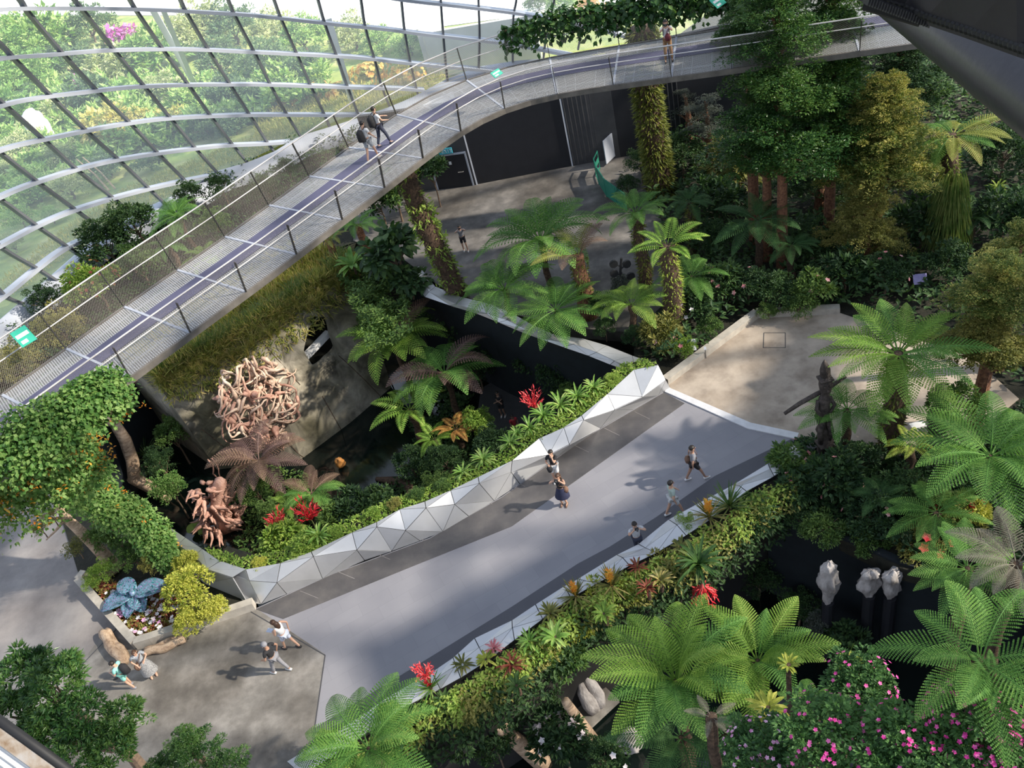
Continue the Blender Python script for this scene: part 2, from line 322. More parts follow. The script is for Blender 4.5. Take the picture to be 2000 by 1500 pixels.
M['skin_t'] = surf('skin_tan', [(0.33, 0.18, 0.12), (0.4, 0.24, 0.17)], 8, 0.55)
M['hair'] = surf('black_hair', [(0.008, 0.006, 0.005), (0.025, 0.018, 0.014)], 20, 0.5)
M['hair_b'] = surf('brown_hair', [(0.04, 0.018, 0.01), (0.09, 0.045, 0.025)], 20, 0.5)
M['lip'] = surf('lip', [(0.35, 0.1, 0.08), (0.4, 0.13, 0.1)], 8, 0.5)
def cloth(n, a, b=None, sc=12):
    b = b or tuple(min(1, x*1.3+0.01) for x in a); M[n] = surf('cloth_'+n, [a, b], sc, 0.85); return M[n]
M['sign_v'] = surf('sign_violet', [(0.3, 0.26, 0.55), (0.45, 0.42, 0.7)], 3, 0.5)
cloth('c_white', (0.68, 0.68, 0.68), (0.75, 0.75, 0.75)); cloth('c_black', (0.012, 0.012, 0.015)); cloth('c_grey', (0.2, 0.2, 0.22)); cloth('c_sage', (0.3, 0.37, 0.33))
cloth('c_aqua', (0.25, 0.6, 0.52)); cloth('c_navy', (0.015, 0.018, 0.05)); cloth('c_jean', (0.03, 0.035, 0.06)); cloth('c_brown', (0.27, 0.15, 0.07)); cloth('c_lgrey', (0.45, 0.46, 0.47))
cloth('c_lblue', (0.5, 0.54, 0.65)); cloth('c_red', (0.4, 0.03, 0.04)); cloth('c_leather', (0.16, 0.09, 0.06)); cloth('c_maroon', (0.12, 0.02, 0.03))
cloth('c_pat', (0.15, 0.17, 0.2), (0.5, 0.52, 0.55), 30); cloth('c_plaid', (0.35, 0.37, 0.4), (0.7, 0.7, 0.72), 25); cloth('c_dots', (0.02, 0.02, 0.03), (0.5, 0.5, 0.5), 40)

# ------------------------------------------------------------ large structure: ground, pits, water
LOW = -5.0
def poly(pts, z=0.0): return [tuple(G(x, y, z)[:2]) for x, y in pts]
def struct(name, mb, m, label=None, smooth=False, cat=None):
    o = mb.build(name, m, None, smooth); tag(o, label, cat or name.split('_')[0], None, 'structure'); return o
def tri_poly(mb, outer, z0, z1):
    mb.prism(outer, z0, z1)
# the lower floor of both sunken gardens
b = MB(); b.prism([(-60, -20), (60, -20), (60, 90), (-60, 90)], LOW-0.8, LOW-0.3); struct('floor', b, M['soil'], 'dark soil floor of the sunken gardens')
b = MB(); b.prism([(-26, 26), (-1, 22), (3, 30), (-3, 40), (-26, 45)], LOW-0.25, LOW)
tag(b.build('pond', M['water'], None, loc=(-10, 32, LOW)), 'still black pond at the foot of the grey rock pavilion', 'water', None, 'structure')
b = MB(); b.prism([(-8, 4), (24, 4), (24, 20), (9, 20.6), (3, 18.5), (-6, 15)], LOW-0.25, LOW)
tag(b.build('pond', M['water'], None, loc=(8, 12, LOW)), 'dark pool under the tree ferns beside the ramp, lower right', 'water', None, 'structure')

# pit outlines at ramp level
WL_foot = [(-14.2, 22.6), (-13.0, 21.6), (-11.1, 21.3), (-8.4, 21.9), (-4.6, 22.3), (-1.6, 23.3), (2.4, 25.3), (6.1, 26.5)]
ramp_poly = [G(500, 1188), G(650, 1120), G(840, 1050), G(980, 970), G(1150, 850), G(1302, 762), G(1462, 836), G(1556, 857), G(1640, 870),
             G(1560, 905), G(1380, 1015), G(1200, 1135), G(1000, 1250), G(830, 1350), G(605, 1500), G(612, 1440), G(635, 1278)]
b = MB(); b.prism([tuple(p[:2]) for p in ramp_poly], -0.6, 0.0)
m, nt, out = nm('ramp_paving'); M['ramp'] = m
L = nt.links; tc = N_(nt, 'ShaderNodeTexCoord'); mp = N_(nt, 'ShaderNodeMapping'); mp.inputs['Rotation'].default_value = (0, 0, -0.30)
L.new(tc.outputs['Object'], mp.inputs[0])
br = N_(nt, 'ShaderNodeTexBrick', Scale=0.42); br.inputs['Color1'].default_value = (0.245, 0.245, 0.275, 1); br.inputs['Color2'].default_value = (0.265, 0.265, 0.295, 1)
br.inputs['Mortar'].default_value = (0.225, 0.225, 0.25, 1); br.inputs['Mortar Size'].default_value = 0.003; L.new(mp.outputs[0], br.inputs['Vector'])
no = N_(nt, 'ShaderNodeTexNoise', Scale=0.5, Detail=8.0); L.new(tc.outputs['Object'], no.inputs['Vector'])
rr = ramp(nt, no.outputs[0], [(0.3, (0.86, 0.85, 0.85)), (0.65, (1.05, 1.03, 1.0))])
mu = N_(nt, 'ShaderNodeMixRGB', blend_type='MULTIPLY'); mu.inputs[0].default_value = 1; L.new(br.outputs[0], mu.inputs[1]); L.new(rr, mu.inputs[2])
p = N_(nt, 'ShaderNodeBsdfPrincipled', Roughness=0.6); L.new(mu.outputs[0], p.inputs['Base Color']); L.new(p.outputs[0], out.inputs[0])
struct('floor_ramp', b, M['ramp'], 'pale blue grey paved ramp between the faceted metal planters', cat='floor')
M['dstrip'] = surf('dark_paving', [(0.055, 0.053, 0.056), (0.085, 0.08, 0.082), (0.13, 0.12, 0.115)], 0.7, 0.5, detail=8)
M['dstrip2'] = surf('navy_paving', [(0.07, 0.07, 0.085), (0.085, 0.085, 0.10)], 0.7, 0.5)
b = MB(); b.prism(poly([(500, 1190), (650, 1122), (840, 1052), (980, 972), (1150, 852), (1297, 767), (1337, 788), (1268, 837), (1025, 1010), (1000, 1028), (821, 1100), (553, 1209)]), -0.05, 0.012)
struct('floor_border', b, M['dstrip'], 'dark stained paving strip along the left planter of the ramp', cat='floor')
b = MB()
for t in np.linspace(0.08, 0.92, 11):
    a0 = G(510, 1189).lerp(G(1290, 772), t); a1 = G(560, 1209).lerp(G(1330, 792), t)
    b.box(((a0.x+a1.x)/2, (a0.y+a1.y)/2, 0.013), (0.02, (a0-a1).length*0.72, 0.004), rz=math.atan2((a1-a0).y, (a1-a0).x)-PI/2)
tag(b.build('paving_joint', M['conc']), 'pale joints across the dark strip', 'joint', None, 'structure')
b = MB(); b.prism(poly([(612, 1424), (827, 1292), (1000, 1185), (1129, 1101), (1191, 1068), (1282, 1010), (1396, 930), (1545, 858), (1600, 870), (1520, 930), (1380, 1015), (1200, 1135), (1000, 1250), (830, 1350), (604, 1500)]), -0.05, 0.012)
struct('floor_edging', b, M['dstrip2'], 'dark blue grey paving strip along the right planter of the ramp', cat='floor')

# left plaza, cut around the triangular flower bed
b = MB(); b.prism(poly([(-900, 900), (-200, 860), (20, 900), (95, 930), (160, 1140), (270, 1262), (470, 1192), (500, 1188), (635, 1278), (612, 1440), (560, 1560), (300, 2000), (-900, 2000)]), -0.6, -0.004)
struct('floor_plaza', b, M['conc'], 'smooth grey concrete plaza at the lower left', cat='floor')
b = MB(); b.prism(poly([(270, 1262), (470, 1192), (500, 1188), (635, 1278), (612, 1440), (560, 1560), (300, 2000), (20, 1700), (130, 1330), (205, 1235)]), -0.05, 0.004)
struct('floor_apron', b, M['conc_dark'], 'rough stained concrete apron at the foot of the ramp', cat='floor')
# under the vines and bushes at left
b = MB(); b.prism(poly([(95, 930), (160, 1140), (270, 1262), (470, 1192), (500, 1188), (480, 1130), (375, 1090), (330, 1060), (215, 960), (120, 905)]), -0.6, 0.05)
struct('floor_bed', b, M['soil'], 'soil of the triangular flower bed', cat='floor')
b = MB(); b.prism([tuple(G(x, y)[:2]) for x, y in [(-700, 900), (-200, 860), (20, 900), (95, 930), (120, 905), (190, 800), (250, 720), (290, 690), (700, 470), (780, 500), (860, 560), (840, 460), (830, 360), (1000, 150), (700, 235), (541, 300), (428, 340), (250, 428), (107, 545), (0, 636), (-300, 900)]], -0.9, -0.05)
struct('floor_terrace', b, M['soil'], 'planted soil terrace below the elevated walkway', cat='floor')
# back plaza
b = MB(); b.prism(poly([(830, 360), (930, 330), (1250, 290), (1330, 560), (1240, 650), (1120, 640), (985, 610), (860, 560), (780, 500), (690, 470), (700, 300)]), -0.6, 0.0)
struct('floor_court', b, M['conc_court'], 'mottled grey concrete court in front of the charcoal wall', cat='floor')
# tan plaza
tanp = [(1300, 757), (1478, 622), (1640, 612), (1900, 700), (1990, 780), (1880, 870), (1680, 905), (1556, 857), (1462, 836)]
b = MB(); b.prism(poly(tanp), -0.6, 0.03); struct('floor_landing', b, M['conc_tan'], 'sunlit tan concrete landing at the top of the ramp', cat='floor')
b = MB(); k0 = poly([(1298, 765), (1306, 757), (1466, 826), (1560, 846), (1556, 858), (1460, 837)], 0.03); b.prism(k0, -0.1, 0.05)
tag(b.build('trim_ramp', M['kerb_w']), 'white stone threshold between ramp and tan landing', 'trim', None, 'structure')
b = MB()
for a, c in [((1300, 750), (1478, 618)), ((1478, 618), (1640, 610))]:
    b.beam(G(*a)+Vector((0, 0, 0.16)), G(*c)+Vector((0, 0, 0.16)), 0.35, 0.34)
tag(b.build('trim_landing', M['kerb']), 'low stone upstand along the tan landing', 'trim', None, 'structure')
b = MB(); q = [G(1492, 650, 0.034), G(1534, 650, 0.034), G(1534, 679, 0.034), G(1491, 679, 0.034)]
for i in range(4): b.beam(q[i], q[(i+1) % 4], 0.025, 0.012)
tag(b.build('manhole_frame', M['frame']), 'square inspection cover frame set into the tan landing', 'cover')
# planted ground right and behind
b = MB(); b.prism([tuple(G(x, y)[:2]) for x, y in [(1240, 650), (1330, 560), (1250, 290), (1240, 130), (1500, -60), (2500, -250), (2500, 700), (1990, 780), (1900, 700), (1640, 612), (1478, 622), (1300, 757), (1236, 727)]], -0.6, -0.02)
struct('floor_grove', b, M['soil'], 'dark planted soil behind the tan landing', cat='floor')
b = MB(); b.prism([tuple(G(x, y)[:2]) for x, y in [(1556, 857), (1680, 905), (1880, 870), (1990, 780), (2400, 700), (2500, 1250), (2050, 1185), (1760, 1110), (1500, 985), (1512, 925), (1560, 905)]], -0.6, 0.0)
struct('floor_verge', b, M['soil'], 'dark planted soil in front of the totem poles', cat='floor')
# navy pit walls
def wall_line(name, pts, z0, z1, m, label, th=0.25):
    b = MB()
    for a, c in zip(pts[:-1], pts[1:]):
        a = Vector(a); c = Vector(c); d = (c-a).normalized()*0.02
        b.beam((a.x, a.y, (z0+z1)/2), (c.x+d.x, c.y+d.y, (z0+z1)/2), th, z1-z0)
    return struct(name, b, m, label)
wall_line('wall_left', [G(1232, 722), G(1100, 672), G(958, 622), G(858, 575), G(790, 530)], LOW-0.2, 0.0, M['navy'], 'navy retaining wall at the back of the left sunken garden')
wall_line('wall_right', [G(1500, 985), G(1760, 1098), G(2050, 1175), G(2500, 1240)], LOW-0.2, 0.1, M['navy'], 'navy retaining wall at the back of the right sunken garden')
wall_line('wall_ramp', [G(505, 1196), G(640, 1140), G(840, 1068), G(980, 988), G(1150, 868), G(1290, 782)], LOW-0.2, -0.6, M['navy'], 'dark wall under the left side of the ramp')
wall_line('wall_plaza', [G(380, 1090), G(330, 1055), G(215, 960), G(120, 905), G(190, 800), G(250, 720)], LOW-0.2, -0.1, M['navy'], 'dark wall under the plaza edge')
# low sunken court where two visitors walk
b = MB(); b.prism([tuple(G(x, y, LOW)[:2]) for x, y in [(940, 760), (1010, 720), (1120, 780), (1060, 900), (980, 880), (930, 830)]], LOW-0.3, LOW+0.06)
struct('floor_lower_path', b, M['frame'], 'dark path at the bottom of the left sunken garden', cat='floor')

# ------------------------------------------------------------ faceted metal planter walls
def facet_wall(name, label, T, Mi, Fo, zT, zF, outer=None, zO=None):
    """T, Mi, Fo: rows of points (Vector). builds inset panels over a dark backing"""
    root = empty(name, T[0].lerp(T[-1], 0.5)*1.0, label, 'planter wall'); root.location.z = 0
    off = -root.location
    back = MB(); pan = MB()
    def tri(a, b_, c):
        a, b_, c = Vector(a), Vector(b_), Vector(c); cen = (a+b_+c)/3; n = (b_-a).cross(c-a)
        if n.length < 1e-6: return
        n.normalize()
        if n.z < 0: b_, c = c, b_; n = -n
        def ins(p):
            d = cen-p; return p+d.normalized()*0.016+n*0.012
        P = [ins(a), ins(b_), ins(c)]
        lo = [p-n*0.03 for p in P]
        pan.add([tuple(p+off) for p in P+lo], [(0, 1, 2), (3, 5, 4), (0, 3, 4, 1), (1, 4, 5, 2), (2, 5, 3, 0)])
        back.add([tuple(a+off), tuple(b_+off), tuple(c+off)], [(0, 1, 2)])
    n = len(T)
    for i in range(n-1):
        if i % 2: tri(T[i], T[i+1], Mi[i]); tri(T[i+1], Mi[i+1], Mi[i]); tri(Mi[i], Mi[i+1], Fo[i]); tri(Mi[i+1], Fo[i+1], Fo[i])
        else: tri(T[i], T[i+1], Mi[i+1]); tri(T[i], Mi[i+1], Mi[i]); tri(Mi[i], Mi[i+1], Fo[i+1]); tri(Mi[i], Fo[i+1], Fo[i])
    # back face and lip
    for i in range(n-1):
        a, c = T[i]+off, T[i+1]+off
        lo = zO if zO is not None else 0.0
        back.add([tuple(a), tuple(c), (c.x, c.y, lo), (a.x, a.y, lo)], [(0, 1, 2, 3)])
    pan.build('panel', M['silver'], root); bk = back.build('backing', M['gap'], root)
    return root
def resamp(pts, n):
    pts = [Vector(p) for p in pts]; d = [0]
    for a, b_ in zip(pts[:-1], pts[1:]): d.append(d[-1]+(b_-a).length)
    out = []
    for i in range(n):
        s = d[-1]*i/(n-1); k = 0
        while k < len(d)-2 and d[k+1] < s: k += 1
        out.append(pts[k].lerp(pts[k+1], (s-d[k])/max(d[k+1]-d[k], 1e-9)))
    return out
# left wall, nodes read from the picture: top edge, zigzag ridge, foot
TL = [(412, 1090), (480, 1112), (548, 1100), (608, 1078), (688, 1040), (736, 1020), (781, 995), (830, 980), (880, 958), (934, 932), (1000, 900), (1053, 856), (1101, 835), (1136, 812), (1186, 770), (1238, 722), (1285, 713)]
ML = [(375, 1105), (487, 1134), (541, 1138), (612, 1087), (697, 1074), (736, 1029), (792, 1036), (832, 992), (888, 985), (936, 944), (998, 922), (1072, 888), (1112, 868), (1140, 820), (1200, 800), (1254, 775), (1300, 742)]
FL = [(480, 1176), (510, 1180), (560, 1160), (630, 1130), (712, 1094), (765, 1076), (820, 1056), (865, 1038), (915, 1008), (965, 978), (1015, 945), (1075, 902), (1130, 865), (1172, 836), (1235, 800), (1285, 772), (1309, 757)]
T_ = [G(x, y, 1.15) for x, y in TL]; M_ = [G(x, y, 1.12 if math.hypot(x-t[0], y-t[1]) < 22 else 0.74) for (x, y), t in zip(ML, TL)]; F_ = [G(x, y, 0.0) for x, y in FL]
M_ = [m if (m-t).length > .05 else m+Vector((0, -.1, -.05)) for m, t in zip(M_, T_)]
facet_wall('planter_wall', 'long silver faceted metal planter wall on the upper left side of the ramp', T_, M_, F_, 1.15, 0, zO=-0.7)
# back return of the left wall
TB = [(1296, 735), (1285, 712), (1235, 695), (1185, 675), (1140, 662), (1085, 655), (1040, 635), (1000, 612), (960, 595), (900, 580), (850, 560), (818, 520)]
MB_ = [(1262, 735), (1240, 722), (1200, 705), (1165, 688), (1120, 672), (1070, 660), (1030, 645), (990, 625), (950, 612), (890, 594), (838, 570), (808, 528)]
FB = [(1254, 775), (1236, 727), (1192, 712), (1150, 695), (1100, 678), (1050, 660), (1010, 645), (975, 630), (930, 612), (880, 597), (830, 580), (800, 540)]
facet_wall('planter_wall', 'grey faceted coping above the navy wall behind the left sunken garden', [G(x, y, 0.75) for x, y in TB], [G(x, y, 0.95) for x, y in MB_], [G(x, y, 0.75) for x, y in FB], 1, 0, zO=0)
# return at the left end
facet_wall('planter_wall', 'short faceted end of the silver planter beside the yellow shrub', [G(x, y, 1.15) for x, y in [(480, 1112), (430, 1096), (395, 1072), (362, 1050), (335, 1032)]],
           [G(x, y, 1.0) for x, y in [(455, 1128), (405, 1112), (380, 1086), (348, 1064), (322, 1046)]], [G(x, y, 0.1) for x, y in [(482, 1174), (400, 1140), (370, 1112), (338, 1090), (312, 1066)]], 1, 0, zO=-.5)
# right wall
IR = [(560, 1488), (640, 1440), (700, 1402), (764, 1358), (844, 1313), (885, 1285), (927, 1247), (1000, 1212), (1046, 1181), (1101, 1146), (1129, 1131), (1205, 1084), (1247, 1063), (1306, 1015), (1361, 985), (1431, 948), (1500, 906), (1548, 868)]
OR = [(590, 1515), (665, 1467), (725, 1426), (785, 1384), (860, 1346), (900, 1324), (950, 1292), (1005, 1250), (1060, 1209), (1115, 1168), (1167, 1139), (1230, 1105), (1282, 1080), (1340, 1046), (1392, 1012), (1458, 960), (1512, 930), (1570, 895)]
I_ = [G(x, y, 1.1) for x, y in IR]; O_ = [G(x, y, 1.12) for x, y in OR]
mid = [i.lerp(o, 0.5 if k % 2 else 0.38)+Vector((0, 0, 0.13 if k % 2 else -0.03)) for k, (i, o) in enumerate(zip(I_, O_))]
facet_wall('planter_wall', 'bright faceted metal planter wall on the lower right side of the ramp', O_, mid, I_, 1, 0, zO=-5.0)
b = MB()
for i in range(len(I_)-1):
    a, c = I_[i], I_[i+1]; b.add([tuple(a), tuple(c), (c.x, c.y, 0), (a.x, a.y, 0)], [(0, 1, 2, 3)])
tag(b.build('planter_side', M['silver']), 'inner metal side of the lower right planter wall', 'planter wall', None, 'structure')
# planter soil troughs
b = MB()
for i in range(len(T_)-1):
    a, c = T_[i], T_[i+1]; n = (c-a).cross(Vector((0, 0, 1))).normalized()*-0.8
    b.add([(a.x, a.y, 0.95), (c.x, c.y, 0.95), (c.x+n.x, c.y+n.y, 0.9), (a.x+n.x, a.y+n.y, 0.9)], [(0, 1, 2, 3)])
    b.add([(c.x+n.x, c.y+n.y, 0.9), (a.x+n.x, a.y+n.y, 0.9), (a.x+n.x, a.y+n.y, -0.6), (c.x+n.x, c.y+n.y, -0.6)], [(0, 1, 2, 3)])
tag(b.build('planter_trough', M['soil']), 'soil trough behind the long left planter wall', 'planter', None, 'structure')
b = MB()
for i in range(len(O_)-1):
    a, c = O_[i], O_[i+1]; n = (c-a).cross(Vector((0, 0, 1))).normalized()*0.75
    b.add([(a.x, a.y, 0.95), (c.x, c.y, 0.95), (c.x+n.x, c.y+n.y, 0.7), (a.x+n.x, a.y+n.y, 0.7)], [(0, 1, 2, 3)])
    b.add([(c.x+n.x, c.y+n.y, 0.7), (a.x+n.x, a.y+n.y, 0.7), (a.x+n.x, a.y+n.y, -1.2), (c.x+n.x, c.y+n.y, -1.2)], [(0, 1, 2, 3)])
tag(b.build('planter_trough', M['soil']), 'soil trough outside the lower right planter wall', 'planter', None, 'structure')

# kerb of the triangular bed
b = MB()
KB = [(160, 1140), (270, 1262), (300, 1253), (500, 1185)]
for a, c in zip(KB[:-1], KB[1:]): b.beam(G(*a)+Vector((0, 0, 0.18)), G(*c)+Vector((0, 0, 0.18)), 0.3, 0.4)
for a, c in [((160, 1140), (172, 1125))]: b.beam(G(*a)+Vector((0, 0, 0.18)), G(*c)+Vector((0, 0, 0.18)), 0.3, 0.4)
tag(b.build('trim_bed', M['kerb']), 'concrete kerb of the triangular flower bed', 'kerb', None, 'structure')
# vertical joint lines of the plaza
b = MB()
for a, c in [((240, 1215), (130, 1330)), ((490, 1195), (635, 1280)), ((635, 1280), (612, 1440))]:
    b.beam(G(*a)+Vector((0, 0, 0.004)), G(*c)+Vector((0, 0, 0.004)), 0.035, 0.012)
tag(b.build('paving_joint', M['frame']), 'dark joint lines of the lower left plaza', 'joint', None, 'structure')

# ------------------------------------------------------------ charcoal wall with doors behind the court
W0 = G(850, 368); W1 = G(932, 358); W2 = G(1118, 322); W3 = G(1212, 305); W4 = G(1420, 262)
d_ = (W2-W1).normalized(); nrm_ = Vector((d_.y, -d_.x, 0))
def wallseg(name, a, c, z1, m, label, th=0.3):
    b = MB(); b.beam((a.x, a.y, z1/2)-nrm_*0 if False else Vector((a.x, a.y, z1/2)), Vector((c.x, c.y, z1/2)), th, z1)
    return struct(name, b, m, label)
wallseg('wall_back', W1, W2, 6.2, M['blackw'], 'plain charcoal wall behind the court')
wallseg('wall_side', W0-(W1-W0).normalized()*3.5, W1, 5.4, M['frame'], 'grey wall holding the exit door')
wallseg('wall_grille', W2, W3, 6.2, M['frame'], 'dark louvred wall right of the charcoal wall')
wallseg('wall_far', W3, W3+(W4-W3)*1.6, 6.5, M['blackw'], 'dark wall behind the trees')
b = MB()
for i in range(26):
    p_ = W2.lerp(W3+(W4-W3)*0.6, (i+0.5)/26)+nrm_*0.18; b.box((p_.x, p_.y, 3.1), (0.05, 0.05, 6.0))
tag(b.build('trim_louvre', M['frame']), 'upright louvre bars on the dark wall', 'louvre', None, 'structure')
b = MB()
for t in (0.0, 1.0):
    p_ = W1.lerp(W2, t)+nrm_*0.17; b.box((p_.x, p_.y, 3.1), (0.09, 0.06, 6.2))
tag(b.build('trim_back', M['steel']), 'grey edge strips of the charcoal wall', 'trim', None, 'structure')
dr = empty('door_1', W0.lerp(W1, 0.5)+nrm_*0.2, 'black exit door in a grey frame beside the charcoal wall', 'door', kind='structure'); ang = math.atan2((W1-W0).y, (W1-W0).x); dr.rotation_euler.z = ang
wd = (W1-W0).length*0.8
b = MB(); b.box((0, 0, 1.1), (wd, 0.06, 2.2)); b.build('door_leaf', M['blackw'], dr)
b = MB(); b.box((-wd/2-0.05, 0, 1.12), (0.1, 0.1, 2.25)); b.box((wd/2+0.05, 0, 1.12), (0.1, 0.1, 2.25)); b.box((0, 0, 2.25), (wd+0.2, 0.1, 0.1)); b.build('door_frame', M['steel'], dr)
b = MB(); b.box((0.1, -0.06, 1.7), (0.16, 0.02, 0.2)); b.build('door_notice', M['whitep'], dr)
b = MB(); b.tube([(wd*0.35, -0.05, 1.05), (wd*0.35, -0.12, 1.05), (wd*0.2, -0.12, 1.05)], 0.02, 6); b.build('door_handle', M['rail'], dr)
es = empty('exit_sign', W0.lerp(W1, 0.5)+nrm_*0.32+Vector((0, 0, 2.55)), 'small blue green EXIT sign above the black door', 'sign', rz=ang)
b = MB(); b.box((0, 0, 0), (0.9, 0.06, 0.36)); b.build('sign_panel', M['sign_b'], es)
b = MB(); x = -.2
for gl in ([(0, 0, .03, .2), (.06, .085, .1, .03), (.06, 0, .1, .03), (.06, -.085, .1, .03)], 'X', [(.06, 0, .03, .2)], [(.06, 0, .03, .2), (.06, .085, .14, .03)]):
    if gl == 'X':
        b.beam((x, -.035, -.1), (x+.12, -.035, .1), .02, .03, up=(0, 1, 0)); b.beam((x, -.035, .1), (x+.12, -.035, -.1), .02, .03, up=(0, 1, 0))
    else:
        for (gx, gz, gw, gh) in gl: b.box((x+gx, -.035, gz), (gw, .012, gh))
    x += .17
b.build('lettering', M['whitep'], es)

# ------------------------------------------------------------ glass dome facade
GC = Vector((2.85, 31.09)); GR = 34.7
def shell(px, py):
    """sight line meets the shell: ring radius shrinks slowly with height"""
    v = BASIS @ np.array([px-1000.0, py-750.0, F]); v = v/np.hypot(v[0], v[1])
    lo, hi = 20.0, 140.0
    def g(t):
        x, y, z = v[0]*t, v[1]*t, H+v[2]*t
        return math.hypot(x-GC.x, y-GC.y)-(GR+1.0-0.10*max(z, 0)-0.012*max(z, 0)**2)
    for _ in range(60):
        mdl = (lo+hi)/2
        if g(mdl) > 0: hi = mdl
        else: lo = mdl
    t = (lo+hi)/2; return Vector((v[0]*t, v[1]*t, H+v[2]*t))
BANDS = [
 [(480, -30), (640, -22), (792, -2), (896, 9), (1000, 21), (1032, 26), (1101, 38), (1180, 56), (1290, 85)],
 [(-90, 30), (0, 19), (87, 17), (208, 17), (312, 19), (416, 24), (485, 28), (584, 38), (671, 47), (757, 55), (827, 64), (896, 71), (1000, 83), (1070, 96), (1150, 112)],
 [(-90, 130), (0, 114), (69, 109), (173, 100), (260, 96), (364, 95), (468, 99), (584, 104), (688, 109), (775, 118), (844, 125), (930, 132), (1000, 140)],
 [(-90, 235), (0, 205), (69, 191), (156, 180), (243, 170), (347, 165), (485, 163), (584, 165), (688, 168), (775, 170), (827, 173)],
 [(-90, 330), (0, 291), (104, 267), (208, 246), (312, 231), (433, 224), (520, 222), (653, 222), (740, 222)],
 [(-90, 425), (0, 381), (69, 354), (173, 322), (277, 302), (416, 284), (503, 279), (567, 274)],
 [(-90, 528), (0, 475), (104, 423), (208, 388), (312, 361), (416, 340), (440, 336)],
 [(-90, 640), (0, 577), (52, 535), (121, 484), (208, 447), (290, 418)]]
MULL = [
 [(-40, 520), (0, 575), (52, 597)], [(-60, 435), (0, 485), (69, 525), (107, 549)],
 [(-70, 345), (0, 392), (62, 437), (128, 482), (159, 503)], [(-80, 240), (0, 302), (69, 355), (139, 406), (200, 450)],
 [(-90, 125), (0, 201), (83, 274), (149, 333), (211, 381), (256, 418)],
 [(-90, 5), (0, 90), (28, 120), (100, 192), (166, 256), (229, 312), (284, 364), (320, 398)],
 [(0, -34), (35, 0), (52, 26), (121, 107), (189, 180), (255, 244), (305, 298), (357, 350), (381, 376)],
 [(112, -40), (142, 0), (163, 26), (225, 104), (283, 173), (335, 236), (381, 291), (428, 343)],
 [(226, -42), (251, 0), (267, 26), (319, 101), (369, 170), (413, 231), (454, 284), (489, 326)],
 [(330, -45), (350, 0), (364, 28), (409, 104), (451, 170), (489, 229), (518, 274), (541, 305)],
 [(426, -45), (444, 0), (458, 33), (496, 104), (529, 170), (560, 225), (591, 274)],
 [(518, -45), (534, 0), (548, 38), (581, 111), (608, 173), (633, 225), (648, 262)],
 [(607, -45), (620, 0), (634, 49), (657, 111), (678, 170), (702, 232)],
 [(696, -45), (704, 0), (712, 52), (731, 118), (745, 170), (768, 225)],
 [(778, -45), (783, 0), (790, 66), (802, 128), (816, 186)],
 [(858, -45), (860, 0), (865, 69), (870, 128), (873, 155)],
 [(934, -45), (934, 0), (936, 69), (934, 135)], [(1012, -45), (1008, 0), (1002, 35), (1001, 118)],
 [(1092, -45), (1082, 0), (1067, 69), (1061, 114)], [(1168, -45), (1150, 0), (1129, 94)], [(1246, -45), (1223, 0), (1200, 70)], [(1325, -45), (1300, 0), (1272, 70)]]
def dens(P, n=4):
    """smooth the polyline (Catmull-Rom) and put it on the shell"""
    P = [np.array(p, float) for p in P]; P = [2*P[0]-P[1]]+P+[2*P[-1]-P[-2]]; out = []
    for i in range(1, len(P)-2):
        for k in range(n):
            t = k/n; a, b_, c, d = P[i-1], P[i], P[i+1], P[i+2]
            out.append(0.5*((2*b_)+(-a+c)*t+(2*a-5*b_+4*c-d)*t*t+(-a+3*b_-3*c+d)*t**3))
    out.append(P[-2]); return [shell(*p) for p in out]
win = empty('window_1', (0, 0, 0), 'curved glass dome wall with a grid of grey steel beams', 'window', kind='structure')
def ribbon(P, depth, width, mb):
    """steel flat standing off the glass towards the inside"""
    prev = None; V = []; Fc = []
    for i, p in enumerate(P):
        inn = Vector((GC.x-p.x, GC.y-p.y, 0)).normalized(); t = (P[min(i+1, len(P)-1)]-P[max(i-1, 0)]).normalized(); s = inn.cross(t).normalized()
        V += [tuple(p+s*width/2-inn*0.05), tuple(p-s*width/2-inn*0.05), tuple(p-s*width/2+inn*depth), tuple(p+s*width/2+inn*depth)]
    for i in range(len(P)-1):
        for k in range(4): Fc.append((i*4+k, i*4+(k+1) % 4, i*4+4+(k+1) % 4, i*4+4+k))
    mb.add(V, Fc)
for P in BANDS:
    mb = MB(); ribbon(dens(P), 0.62, 0.2, mb); mb.build('horizontal_beam', M['steel'], win)
for P in MULL:
    mb = MB(); ribbon(dens(P), 0.45, 0.14, mb); mb.build('mullion', M['mull'], win)
basep = [(-120, 760), (0, 642), (52, 597), (107, 549), (159, 503), (210, 462), (300, 410), (381, 376), (428, 343), (489, 326), (541, 305), (591, 274), (646, 258), (702, 240), (768, 217), (816, 196), (872, 165), (934, 140), (1010, 128), (1100, 122), (1300, 110)]
bw = [G(x, y, 0.9) for x, y in basep]; b = MB()
V = []
for p_ in resamp(bw, 60):
    inn = Vector((GC.x-p_.x, GC.y-p_.y, 0)).normalized()
    for r_, z_ in ((-0.4, -0.6), (-0.4, 1.15), (-0.1, 1.25), (0.55, 0.7), (0.75, 0.15), (0.75, -0.6)):
        V.append((p_.x+inn.x*r_, p_.y+inn.y*r_, z_))
b.add(V, [(i*6+k, i*6+k+1, i*6+7+k, i*6+6+k) for i in range(59) for k in range(5)])
b.build('base_beam', M['steel'], win, True)
